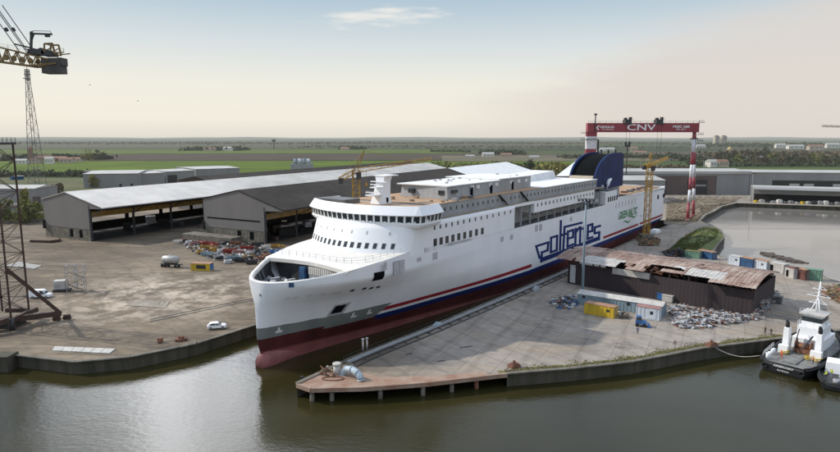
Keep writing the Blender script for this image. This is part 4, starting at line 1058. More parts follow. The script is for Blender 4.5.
text_mesh('MGC 560', 1.6, FW, 'lettering', lambda x, y, z: Vector((134.6 + x, GY - 1.83 - z, 50.75 + y)), beam, sx=1.35, bold=.05)
text_mesh('SWL 500 T', .85, FW, 'lettering', lambda x, y, z: Vector((134.6 + x, GY - 1.83 - z, 49.4 + y)), beam, sx=1.3, bold=.02)
b = MB()
for s_ in ((0, 0), (.7, 0)):
    b.prism([Vector((90.6 + s_[0], GY - 1.83, 50.2)), Vector((91.9 + s_[0] * .5, GY - 1.83, 51.5)), Vector((92.3, GY - 1.83, 51.1)), Vector((91.4, GY - 1.83, 50.2)), Vector((92.3, GY - 1.83, 49.3)), Vector((91.9, GY - 1.83, 48.9))], (0, -.03 - s_[0] * .02, 0))
b.build('diamond_logo', FW, beam)
def banded(a, c, w_, bands, parent, first_red=True, wy=None, n_=None):
    a = Vector(a); c = Vector(c)
    for i in range(len(bands) - 1):
        b = MB(); t0 = (bands[i] - a.z) / (c.z - a.z); t1 = (bands[i + 1] - a.z) / (c.z - a.z)
        p, q = a.lerp(c, t0), a.lerp(c, t1)
        if wy:
            b.hexa([p + Vector((-w_ / 2, -wy / 2, 0)), p + Vector((w_ / 2, -wy / 2, 0)), p + Vector((w_ / 2, wy / 2, 0)), p + Vector((-w_ / 2, wy / 2, 0)), q + Vector((-w_ / 2, -wy / 2, 0)), q + Vector((w_ / 2, -wy / 2, 0)), q + Vector((w_ / 2, wy / 2, 0)), q + Vector((-w_ / 2, wy / 2, 0))])
        else: b.tube([p, q], w_ / 2, 14)
        b.build('leg_section', M['redgantry'] if i % 2 == 0 else M['whitegantry'], parent)
bands = [48, 44.3, 37.6, 31.2, 24.6, 18.4, 12, 3.4]
banded((142.0, GY - .5, 48), (138.4, 307.6, 3.4), 1.5, bands, gt_)
banded((142.8, GY + .5, 48), (148.6, 323.5, 3.4), 1.5, bands, gt_)
banded((88.9, GY, 48), (88.9, GY, 3.4), 5.2, [48, 45.8, 39.4, 33, 26, 19, 12, 3.4], gt_, wy=2.6)
b = MB(); b.bar((138, 307, 3.6), (149, 324, 3.6), 1.1, 1.0); b.box((138, 307, 3), (2.6, 2.2, 1.1), .9); b.box((149, 324, 3), (2.6, 2.2, 1.1), .9); b.build('tie_beam', M['redgantry'], gt_)
b = MB(); b.box((92.2, GY - 1.5, 40.5), (.7, .7, 7.5)); b.box((88.9, GY - 1.6, 44.4), (6.4, .6, .25)); b.bar((90.2, GY - 1.9, 48), (90.2, GY - 1.9, 57), .45); b.box((90.2, GY - 1.9, 57), (1.3, .8, .9))
b.build('service_tower', M['darksteel'], gt_)
for z in (47.5, 44): b = MB(); b.box((84.9, GY - 1, z), (3.4, 1, .2)); rail(b, [Vector((83.4, GY - 1, z)), Vector((86.2, GY - 1, z))], .9, .9, .07); b.build('access_platform', M['darksteel'], gt_)
for z in (53, 46.8, 43.5): b = MB(); b.box((145.2, GY - 1, z), (3, 1, .25)); rail(b, [Vector((144, GY - 1, z)), Vector((146.4, GY - 1, z))], 1.1, .8, .09); b.build('access_platform', M['darksteel'], gt_)
b = MB(); b.box((142.3, GY, 44.6), (3, 3.2, .6)); b.build('leg_collar', M['darksteel'], gt_)
for i, x in enumerate((107.2, 123.4)):
    b = MB(); b.box((x, GY, 53.5), (3.2, 4.6, 1.8)); b.box((x - 1.3, GY - 1, 54.8), (1.2, 2, 1.0)); b.box((x + 1.2, GY - 1, 55), (1, 2, 1.3)); b.box((x, GY - 2, 52.3), (4.4, .6, .6)); rail(b, [Vector((x - 2.2, GY - 2.3, 54)), Vector((x + 2.2, GY - 2.3, 54))], 1.2, 1, .08); tr = b.build('trolley', M['darksteel'], gt_)
    b = MB()
    zl = 42.6 if i == 0 else 34.5
    for dx in (-1.1, 1.1): b.bar((x + dx, GY - 2.2, 52), (x + dx * .7, GY - 2.2, zl), .09)
    if i == 0: b.box((x - .9, GY - 2.2, 42), (.9, .9, 2)); b.box((x + .9, GY - 2.2, 42), (.9, .9, 2)); b.box((x, GY - 2.2, 41), (2.4, .7, .9)); b.bar((x, GY - 2.2, 41), (x, GY - 2.2, 26), .4)
    b.build('hoist_ropes', M['darksteel'], tr)

# distant crane jib at right edge
t = thing('tower_crane', 'pale distant crane jib reaching in at the right edge above the horizon', 'crane', (400, 560, 2.5))
b = MB(); q0 = atY(822, 126, 560); lattice(b, q0, q0 + Vector((60, 20, -1)), 1.5, 20, .3, .18); b.build('jib', M['distyellow'], t)
b = MB(); lattice(b, (q0.x + 40, 573, 2.5), (q0.x + 40, 573, q0.z + 6), 2, 20, .3, .18); b.build('mast', M['distyellow'], t)
# telecom lattice tower
tb_ = at(38, 190); 
t = thing('lattice_tower', 'thin tapering telecommunications lattice tower behind the left shed', 'tower', tb_)
b = MB(); lattice(b, tb_, tb_ + Vector((0, 0, 88)), 9.5, 16, .34, .16, taper=.24); b.build('lattice_shaft', M['poletruss'], t)
b = MB(); lattice(b, tb_ + Vector((0, 0, 88)), tb_ + Vector((0, 0, 97)), 2.2, 3, .5, .3); b.box(tb_ + Vector((0, 0, 93)), (4.5, 2, .5)); b.box(tb_ + Vector((-1, 0, 90)), (4.5, 2, .5)); b.tube([tb_ + Vector((0, 0, 97)), tb_ + Vector((0, 0, 100))], .2, 6); b.build('antenna_head', M['poletruss'], t)

# ================================================================== SHEDS (left)
sa = Vector((0.46175, 0.88701, 0)); se = Vector((0.88701, -0.46175, 0))
def shed(label, O, gw, z_l, z_ap, s_ap, z_r, s_r, ln, roofm, bottom, roof_far=None, cols=14, lbl_roof=None):
    t = thing('dockside_shed', label, 'shed', O)
    def Q(s, tt, z): return O + se * s + sa * tt + Vector((0, 0, z - 2.5))
    b = MB(); b.prism([Q(0, 0, bottom), Q(gw, 0, bottom), Q(gw, 0, z_r + (z_ap - z_r) * (s_r - gw) / (s_r - s_ap)), Q(s_ap, 0, z_ap), Q(0, 0, z_l)], sa * .4); gbl = b.build('gable_wall', M['gable'], t)
    b = MB(); b.prism([Q(0, .1, 2.4), Q(gw, .1, 2.4), Q(gw, .1, bottom), Q(0, .1, bottom)], sa * .5); lw = b.build('base_wall', M['concrete'], t)
    for k in range(9):
        b = MB(); s0 = 1.5 + k * (gw - 3) / 9; b.prism([Q(s0, .06, 3.6), Q(s0 + 2.2, .06, 3.6), Q(s0 + 2.2, .06, bottom - .5), Q(s0, .06, bottom - .5)], sa * .03)
        b.build('panel', M['opening'] if k in (5, 7) else M['concrete'], t)
    b = MB(); b.prism([Q(gw, 0, z_r + (z_ap - z_r) * (s_r - gw) / (s_r - s_ap) - .2), Q(s_r, 0, z_r - .2), Q(gw, 0, z_r - .6)], sa * .3); b.build('verge_panel', M['gable'], t)
    th = .35
    if roof_far is None: roof_far = [(0, ln, roofm)]
    for (t0, t1, rm) in roof_far:
        b = MB(); b.hexa([Q(s_ap, t0 - .3, z_ap), Q(s_r, t0 - .3, z_r), Q(s_r, t1, z_r), Q(s_ap, t1, z_ap), Q(s_ap, t0 - .3, z_ap + th), Q(s_r, t0 - .3, z_r + th), Q(s_r, t1, z_r + th), Q(s_ap, t1, z_ap + th)])
        b.hexa([Q(-.5, t0 - .3, z_l), Q(s_ap, t0 - .3, z_ap), Q(s_ap, t1, z_ap), Q(-.5, t1, z_l), Q(-.5, t0 - .3, z_l + th), Q(s_ap, t0 - .3, z_ap + th), Q(s_ap, t1, z_ap + th), Q(-.5, t1, z_l + th)])
        b.build('roof', rm, t)
    n = cols
    for k in range(n + 1):
        tt = k * ln / n
        b = MB(); b.bar(Q(gw, tt + .4, 2.5), Q(gw, tt + .4, z_r + 1.0), .8, .8)
        b.bar(Q(gw, tt + .4, z_r - 4.5), Q(s_r - .5, tt + .4, z_r - .2), .3, .3); b.bar(Q(gw, tt + .4, z_r - 1), Q(0.5, tt + .4, z_l - 1), .4, .6)
        b.build('column', M['darksteel'], t)
    b = MB(); b.hexa([Q(gw - .4, .6, z_r - 4.2), Q(gw + .2, .6, z_r - 4.2), Q(gw + .2, ln, z_r - 4.2), Q(gw - .4, ln, z_r - 4.2), Q(gw - .4, .6, z_r - 1.9), Q(gw + .2, .6, z_r - 1.9), Q(gw + .2, ln, z_r - 1.9), Q(gw - .4, ln, z_r - 1.9)]); b.build('crane_girder', M['girder'], t)
    b = MB(); b.bar(Q(gw + .4, .5, z_r - 1.4), Q(gw + .4, ln, z_r - 1.4), .25, .25); b.bar(Q(s_r - .2, 0, z_r - .1), Q(s_r - .2, ln, z_r - .1), .35, .35); b.build('gutter', M['darksteel'], t)
    # far long wall with a strip opening
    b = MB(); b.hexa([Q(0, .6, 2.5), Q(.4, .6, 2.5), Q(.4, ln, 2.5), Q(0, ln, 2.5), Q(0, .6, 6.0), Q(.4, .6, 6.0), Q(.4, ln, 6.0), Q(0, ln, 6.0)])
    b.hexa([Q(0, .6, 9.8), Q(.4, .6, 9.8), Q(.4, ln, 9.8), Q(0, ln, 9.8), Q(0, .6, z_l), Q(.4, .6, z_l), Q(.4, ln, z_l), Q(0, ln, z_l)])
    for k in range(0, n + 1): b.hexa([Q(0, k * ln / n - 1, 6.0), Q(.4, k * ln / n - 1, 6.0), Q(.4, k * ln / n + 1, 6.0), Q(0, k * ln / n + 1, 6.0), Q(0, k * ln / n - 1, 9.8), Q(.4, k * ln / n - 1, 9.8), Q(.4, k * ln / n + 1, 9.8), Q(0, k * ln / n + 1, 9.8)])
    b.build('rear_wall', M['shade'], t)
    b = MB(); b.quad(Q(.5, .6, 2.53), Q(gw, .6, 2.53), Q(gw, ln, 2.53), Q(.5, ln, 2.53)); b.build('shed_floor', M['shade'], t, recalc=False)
    rr = random.Random(int(gw * 10 + ln)); 
    for k in range(26):
        c = Q(rr.uniform(3, gw - 2), rr.uniform(3, ln * .7), 2.5); s_ = rr.uniform(1, 4.5); b = MB(); b.box(c + Vector((0, 0, s_ * .4)), (s_ * rr.uniform(.6, 2), s_, s_ * .8), rr.uniform(0, 3)); b.build('stored_goods', [M['darksteel'], M['rustcrane'], M['shade'], M['scrap']][k % 4], t)
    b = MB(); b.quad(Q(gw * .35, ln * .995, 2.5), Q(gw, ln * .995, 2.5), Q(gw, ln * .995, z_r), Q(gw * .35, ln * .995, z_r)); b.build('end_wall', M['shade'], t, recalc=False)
    return t, gbl, Q
O1 = Vector((-163.93, 259.57, 2.5)); O2 = Vector((-92.82, 255.56, 2.5))
s1, g1, Q1 = shed('long shed with pale grey roof and plain grey gable at the far left', O1, 31.3, 18.6, 22.3, 16.2, 16.7, 40.4, 340, M['shedroof'], 7.4, cols=17)
s2, g2, Q2 = shed('shed with dark asphalt roof and grey gable with a slot, nearer the ferry', O2, 34, 19.2, 23.6, 20.2, 16.4, 44.3, 330, M['darkroof'], 7.4, roof_far=[(0, 205, M['darkroof']), (205.1, 330, M['roofwhite'])], cols=17)
b = MB(); b.prism([Q2(2, -.05, 11.2), Q2(31.5, -.05, 11.2), Q2(31.5, -.05, 11.7), Q2(2, -.05, 11.7)], sa * -.05); b.build('gable_slot', M['opening'], s2)
b = MB(); b.hexa([Q2(-6, -7, 2.5), Q2(22, -7, 2.5), Q2(22, -.5, 2.5), Q2(-6, -.5, 2.5), Q2(-6, -7, 4.8), Q2(22, -7, 4.8), Q2(22, -.5, 4.8), Q2(-6, -.5, 4.8)])
tag(b.build('loading_platform', M['concrete'], bevel=.05), 'low concrete loading platform against the gable of the dark roofed shed', 'platform')
# third dark roof behind shed 1
O3 = O1 + se * -34 + sa * 60
t3 = thing('dockside_shed', 'low shed with dark roof behind the long pale roof', 'shed', O3)
def Q3(s, tt, z): return O3 + se * s + sa * tt + Vector((0, 0, z - 2.5))
b = MB(); b.prism([Q3(0, 40, 19.6), Q3(16, 40, 22.6), Q3(33, 40, 18.6)], sa * 270); b.build('roof', M['darkroof'], t3)
b = MB(); b.prism([Q3(.3, 40.3, 2.5), Q3(32, 40.3, 2.5), Q3(32, 40.3, 18.8), Q3(16, 40.3, 22.4), Q3(.3, 40.3, 19.5)], sa * 269); b.build('wall', M['gable'], t3)
# roof plant box on the ridge (blue-white louvre block)
c = atY(302, 163, 560); t = thing('filter_unit', 'small blue and white filter unit block on the dark shed roof', 'filter unit', (c.x, c.y, 22))
for k in range(4):
    b = MB(); b.tube([c + Vector((-6 + k * 4, 0, -6)), c + Vector((-6 + k * 4, 0, 4))], 1.5, 12); b.build('silo', M['palewall'] if k % 2 else M['bluegrey'], t)
b = MB(); b.box(c + Vector((0, 0, -4)), (20, 5, 7)); b.box(c + Vector((0, 0, 1)), (18, 3.6, 1)); b.build('frame', M['steel'], t)

# generic hall
def hall(name, label, px_l, px_r, h, depth, wallm, roofm, roofh=1.2, cat='warehouse', ang=None, doors=()):
    a = at(*px_l); b_ = at(*px_r); d = (b_ - a); L_ = d.length; d.normalize(); n_ = Vector((-d.y, d.x, 0))
    if n_.y < 0: n_ = -n_
    t = thing(name, label, cat, a)
    def q(s, w_, z): return a + d * s + n_ * w_ + Vector((0, 0, z))
    b = MB(); b.hexa([q(0, 0, 0), q(L_, 0, 0), q(L_, depth, 0), q(0, depth, 0), q(0, 0, h), q(L_, 0, h), q(L_, depth, h), q(0, depth, h)]); b.build('wall', wallm, t)
    b = MB(); b.prism([q(-.4, -.5, h + .01), q(-.4, depth / 2, h + roofh), q(-.4, depth + .5, h + .01)], d * (L_ + .8)); b.build('roof', roofm, t)
    for (s0, s1_, z0, z1, m_, nm) in doors:
        b = MB(); b.hexa([q(s0, -.06, z0), q(s1_, -.06, z0), q(s1_, .03, z0), q(s0, .03, z0), q(s0, -.06, z1), q(s1_, -.06, z1), q(s1_, .03, z1), q(s0, .03, z1)]); b.build(nm, m_, t)
    return t, q, L_
hall('warehouse', 'low white warehouse with two small doors beyond the long left roof', (84, 188), (139, 187), 12, 60, M['far_grey'], M['far_roof'], 1.2, doors=[(28, 30, 0, 3, M['far_dark'], 'door'), (37, 39, 0, 3, M['far_dark'], 'door')])
hall('warehouse', 'grey warehouse with flat roof just right of the white one', (140, 186), (165, 184.5), 11, 40, M['far_grey'], M['far_roof'], 1)
hall('warehouse', 'pale warehouse with darker door panel near the left ridge', (166, 184), (195, 182), 11.5, 40, M['far_grey'], M['far_roof'], 1, doors=[(2, 12, 0, 8, M['far_dark'], 'door')])
hall('warehouse', 'wide low warehouse with grey roof furthest right of the left group', (196, 180), (240, 178), 11, 60, M['far_grey'], M['far_roof'], 1)
hall('storehouse', 'long pale store behind the trees at the left edge', (-30, 206), (36, 206), 11, 24, M['far_grey'], M['far_roof'], 1.6, doors=[(12, 18, 0, 7, M['far_dark'], 'door'), (40, 45, 0, 6, M['far_brown'], 'door')])
hall('storehouse', 'grey lean-to store with light end wall beside the left trees', (-20, 215), (20, 214), 5, 10, M['far_grey'], M['far_roofdark'], .8)
hall('parked_trailer', 'blue trailer parked behind the left stores', (12, 180), (24, 179.4), 3.6, 5, M['bluecont'], M['far_roof'], .3, 'trailer')
hall('hut', 'small brown hut beside the white warehouse', (83, 176), (94, 176), 5, 10, M['far_brown'], M['far_roofdark'], 1.2, 'hut')
# right-hand warehouses
tR, qR, LR = hall('warehouse', 'very long grey warehouse with dark brown doors behind the gantry crane', (600, 194.5), (748, 194.5), 17.5, 45, M['far_grey'], M['far_roof'], 1.2,
    doors=[(26, 100 * .72, 0, 15, M['far_brown'], 'door_front'), (74, 112, 0, 15, M['far_brown'], 'door_front'), (83, 101, 2.5, 12.5, M['far_dark'], 'doorway')] if False else [(28, 88, 0, 14.2, M['far_brown'], 'brown_front')])
for k, (s0, s1_) in enumerate(((36, 50), (66, 81))):
    b = MB(); b.hexa([qR(s0, -.3, .2), qR(s1_, -.3, .2), qR(s1_, .03, .2), qR(s0, .03, .2), qR(s0, -.3, 11), qR(s1_, -.3, 11), qR(s1_, .03, 11), qR(s0, .03, 11)]); b.build('doorway', M['far_dark'], tR)
    b = MB(); b.hexa([qR(s0 + 1, -.45, 6.2), qR(s1_ - 1, -.45, 6.2), qR(s1_ - 1, -.32, 6.2), qR(s0 + 1, -.32, 6.2), qR(s0 + 1, -.45, 7.6), qR(s1_ - 1, -.45, 7.6), qR(s1_ - 1, -.32, 7.6), qR(s0 + 1, -.32, 7.6)]); b.build('light_strip', M['far_grey'], tR)
b = MB(); b.hexa([qR(-1, -.7, 15.6), qR(LR + 1, -.7, 15.6), qR(LR + 1, .2, 15.6), qR(-1, .2, 15.6), qR(-1, -.7, 17.6), qR(LR + 1, -.7, 17.6), qR(LR + 1, .2, 17.6), qR(-1, .2, 17.6)]); b.build('fascia', M['far_roof'], tR)
t, q, L_ = hall('warehouse', 'grey warehouse at the right edge with a long open window band', (748.5, 194.5), (900, 196.5), 17, 40, M['far_grey'], M['far_roof'], 1.0, doors=[(16, 110, 5.0, 11, M['far_dark'], 'window_band')])
for k in range(9):
    if k in (0, 3): continue
    b = MB(); s0 = 18 + k * 10; b.hexa([q(s0, -.2, 6), q(s0 + 7, -.2, 6), q(s0 + 7, -.08, 6), q(s0, -.08, 6), q(s0, -.2, 8.6), q(s0 + 7, -.2, 8.6), q(s0 + 7, -.08, 8.6), q(s0, -.08, 8.6)]); b.build('pane', M['far_roof'], t)
t, q, L_ = hall('boathouse', 'lower grey shed on the far basin wall in front of the warehouses', (753, 201), (900, 206), 9.2, 14, M['far_grey'], M['far_roof'], 1.2, 'shed', doors=[(3, 105, .5, 6, M['far_grey'], 'front_panel')])
b = MB(); b.hexa([q(-.5, -5, 8.2), q(L_, -5, 8.2), q(L_, 0, 9.4), q(-.5, 0, 9.4), q(-.5, -5, 8.6), q(L_, -5, 8.6), q(L_, 0, 9.8), q(-.5, 0, 9.8)]); b.build('canopy', M['far_grey'], t)
b = MB(); b.hexa([q(.5, -.2, .3), q(L_, -.2, .3), q(L_, -.1, .3), q(.5, -.1, .3), q(.5, -.2, 5), q(L_, -.2, 5), q(L_, -.1, 5), q(.5, -.1, 5)]); b.build('open_front', M['shade'], t)
rr = random.Random(3)
gc = [M['yellowbox'], M['far_roof'], M['darksteel'], M['steel'], M['housewhite'], M['shipgrey2'], M['far_grey'], M['far_roof']]
cn = ['yellow', 'white', 'black', 'grey', 'cream', 'dark grey', 'mid grey', 'pale']
for k in range(15):
    c = at(755 + k * 5.8, 202.2 + k * .2); s_ = rr.uniform(1.1, 2.6); b = MB(); b.box(c + Vector((0, -1, s_ * .45)), (s_ * rr.uniform(1, 1.8), 2, s_ * .9), rr.uniform(-.1, .1)); b.box(c + Vector((0, -1, s_ * .95)), (s_ * .8, 1.6, s_ * .2))
    tag(b.build('stacked_crate', gc[k % 8]), '%s crate standing in the row under the canopy of the far basin shed' % cn[k % 8], 'crate', 'crates along the far basin shed')
# barge-like dark object and shed-left pieces
def hallroof(): pass

# ================================================================== RIGHT QUAY OBJECTS
# brown shed with torn roof
bd = Vector((0.725, -0.689, 0)); bc = Vector((0.689, 0.725, 0)); BO = Vector((43.2, 173.6, 2.5))
def QB(s, w_, z): return BO + bd * s + bc * w_ + Vector((0, 0, z - 2.5))
bs = thing('derelict_shed', 'dark brown dockside shed with torn rusty roof in front of the ferry', 'shed', BO)
BL = 50.0; BW = 19.0
b = MB()
for k in range(50):   # corrugated front wall
    s0 = 1 + k * (BL - 1) / 50; s1_ = s0 + (BL - 1) / 50
    zt = 7.9 if (15 < s0 < 24) else 8.9
    b.quad(QB(s0, 0, 2.5), QB((s0 + s1_) / 2, -.04, 2.5), QB((s0 + s1_) / 2, -.04, zt), QB(s0, 0, zt)); b.quad(QB((s0 + s1_) / 2, -.04, 2.5), QB(s1_, 0, 2.5), QB(s1_, 0, zt), QB((s0 + s1_) / 2, -.04, zt))
fw = b.build('front_wall', M['brownwall'], bs, recalc=False)
b = MB(); b.hexa([QB(BL, .05, 2.5), QB(BL + .2, .05, 2.5), QB(BL + .2, BW, 2.5), QB(BL, BW, 2.5), QB(BL, .05, 8.9), QB(BL + .2, .05, 8.9), QB(BL + .2, BW, 9.6), QB(BL, BW, 9.6)]); b.build('end_wall', M['brownwall'], bs)
b = MB(); b.hexa([QB(3, BW, 2.5), QB(BL, BW, 2.5), QB(BL, BW + .2, 2.5), QB(3, BW + .2, 2.5), QB(3, BW, 9.4), QB(BL, BW, 9.4), QB(BL, BW + .2, 9.4), QB(3, BW + .2, 9.4)]); b.build('rear_wall', M['brownwall'], bs)
for k in range(11):
    b = MB(); s0 = .6 + k * (BL - 1) / 10; b.bar(QB(s0, .4, 2.5), QB(s0, .4, 10), .35); b.bar(QB(s0, 6, 2.5), QB(s0, 6, 11.2), .35); b.bar(QB(s0, .3, 9.8), QB(s0, 9, 11.6), .3, .5); b.bar(QB(s0, 9, 11.6), QB(s0, BW, 9.8), .3, .5); b.build('roof_frame', M['rustcrane'], bs)
def roofz(w_): # barrel profile
    x = (w_ + 2.2) / (BW + 4.4); return 9.7 + 2.1 * math.sin(math.pi * (0.02 + .96 * x)) ** .8
rustroof = bpy.data.materials.new('torn_rusty_roof'); rustroof.use_nodes = True
def rr_mat(m):
    nt = m.node_tree; N = nt.nodes; L = nt.links; bq = N['Principled BSDF']; bq.inputs['Roughness'].default_value = .8
    tc = N.new('ShaderNodeTexCoord')
    mp = N.new('ShaderNodeMapping'); mp.inputs['Rotation'].default_value = (0, 0, R(43.5)); L.new(tc.outputs['Object'], mp.inputs[0])
    mp2 = N.new('ShaderNodeMapping'); mp2.inputs['Scale'].default_value = (1.3, .12, 1); L.new(mp.outputs[0], mp2.inputs[0])
    n = N.new('ShaderNodeTexNoise'); n.inputs['Scale'].default_value = 1.0; n.inputs['Detail'].default_value = 6; n.inputs['Roughness'].default_value = .7; L.new(mp2.outputs[0], n.inputs['Vector'])
    n2 = N.new('ShaderNodeTexNoise'); n2.inputs['Scale'].default_value = .16; n2.inputs['Detail'].default_value = 5; L.new(mp.outputs[0], n2.inputs['Vector'])
    ad = N.new('ShaderNodeMath'); ad.operation = 'ADD'; L.new(n.outputs['Fac'], ad.inputs[0]); L.new(n2.outputs['Fac'], ad.inputs[1])
    hv = N.new('ShaderNodeMath'); hv.operation = 'MULTIPLY'; hv.inputs[1].default_value = .5; L.new(ad.outputs[0], hv.inputs[0])
    c = N.new('ShaderNodeValToRGB'); e = c.color_ramp.elements; e[0].position = .38; e[0].color = (.16, .095, .075, 1); e[1].position = .62; e[1].color = (.42, .345, .295, 1)
    q = e.new(.5); q.color = (.29, .20, .16, 1); L.new(hv.outputs[0], c.inputs['Fac']); L.new(c.outputs['Color'], bq.inputs['Base Color'])
rr_mat(rustroof)
b = MB(); pb = MB(); pb2 = MB(); rr = random.Random(21)
NS, NWD = 60, 14
s_lo, s_hi, w_lo, w_hi = -2.6, BL + 1.0, -2.2, BW + 2.2
for i in range(NS):
    sA = s_lo + (s_hi - s_lo) * i / NS; sB = s_lo + (s_hi - s_lo) * (i + 1) / NS - .02
    for j in range(NWD):
        wA = w_lo + (w_hi - w_lo) * j / NWD; wB = w_lo + (w_hi - w_lo) * (j + 1) / NWD
        sm_ = (sA + sB) / 2
        if j == 2 and 24 < sm_ < 33 : continue            # torn open strip
        if j == 1 and (23 < sm_ < 28): continue
        if j == 0 and (16 < sm_ < 18.5 or 24 < sm_ < 40): continue
        if j == 1 and 16.5 < sm_ < 22.5 and rr.random() < .7: continue
        if rr.random() < .015: continue
        jz = rr.uniform(-.04, .06)
        zA, zB = roofz(wA) + jz, roofz(wB) + jz
        ridge = .10
        tgt = pb if (j in (0, 1, 2) and 5 < sm_ < 17) else pb2 if (j in (1, 2, 3) and 34 < sm_ < 43) else b
        mid = (sA + sB) / 2
        tgt.quad(QB(sA, wA, zA), QB(mid, wA, zA + ridge), QB(mid, wB, zB + ridge), QB(sA, wB, zB)); tgt.quad(QB(mid, wA, zA + ridge), QB(sB, wA, zA), QB(sB, wB, zB), QB(mid, wB, zB + ridge))
rf = b.build('roof', rustroof, bs, recalc=False); pb.build('pale_roof_sheet', M['pale'], bs, recalc=False); pb2.build('pale_roof_sheet', M['pale'], bs, recalc=False)
b = MB()
for i in range(70):
    s0 = rr.uniform(20, 33); w_ = rr.uniform(0, 6); ln = rr.uniform(.8, 3); a = rr.uniform(0, 3.1); p = QB(s0, w_, rr.uniform(9.2, 10.6)); b.bar(p, p + Vector((math.cos(a) * ln, math.sin(a) * ln, rr.uniform(-.4, .5))), .16, .12)
b.build('torn_purlins', M['scraprust'], bs)
b = MB(); p = QB(33, 3, 11.2)
for an, ln in ((0.3, 4.5), (2.2, 3), (-.9, 4)): b.box(p + Vector((math.cos(an) * 1.4, math.sin(an) * 1.4, .1 * an)), (ln, .9, .06), an)
b.build('loose_white_sheet', M['white'], bs)
b = MB(); b.hexa([QB(14.5, -.25, 7.6), QB(25, -.25, 7.6), QB(25, -.1, 7.6), QB(14.5, -.1, 7.6), QB(14.5, -.25, 9.3), QB(25, -.25, 9.3), QB(25, -.1, 9.3), QB(14.5, -.1, 9.3)]); b.build('pale_wall_panel', M['pale'], bs)
b = MB(); b.hexa([QB(1.5, -.3, 3), QB(3.2, -.3, 3), QB(3.2, -.15, 3), QB(1.5, -.15, 3), QB(1.5, -.3, 8.3), QB(3.2, -.3, 8.3), QB(3.2, -.15, 8.3), QB(1.5, -.15, 8.3)]); b.build('wall_hatch', M['patch'], bs)
b = MB(); b.quad(QB(2, 1, 9.0), QB(BL - 1, 1, 9.0), QB(BL - 1, 8, 9.0), QB(2, 8, 9.0)); 

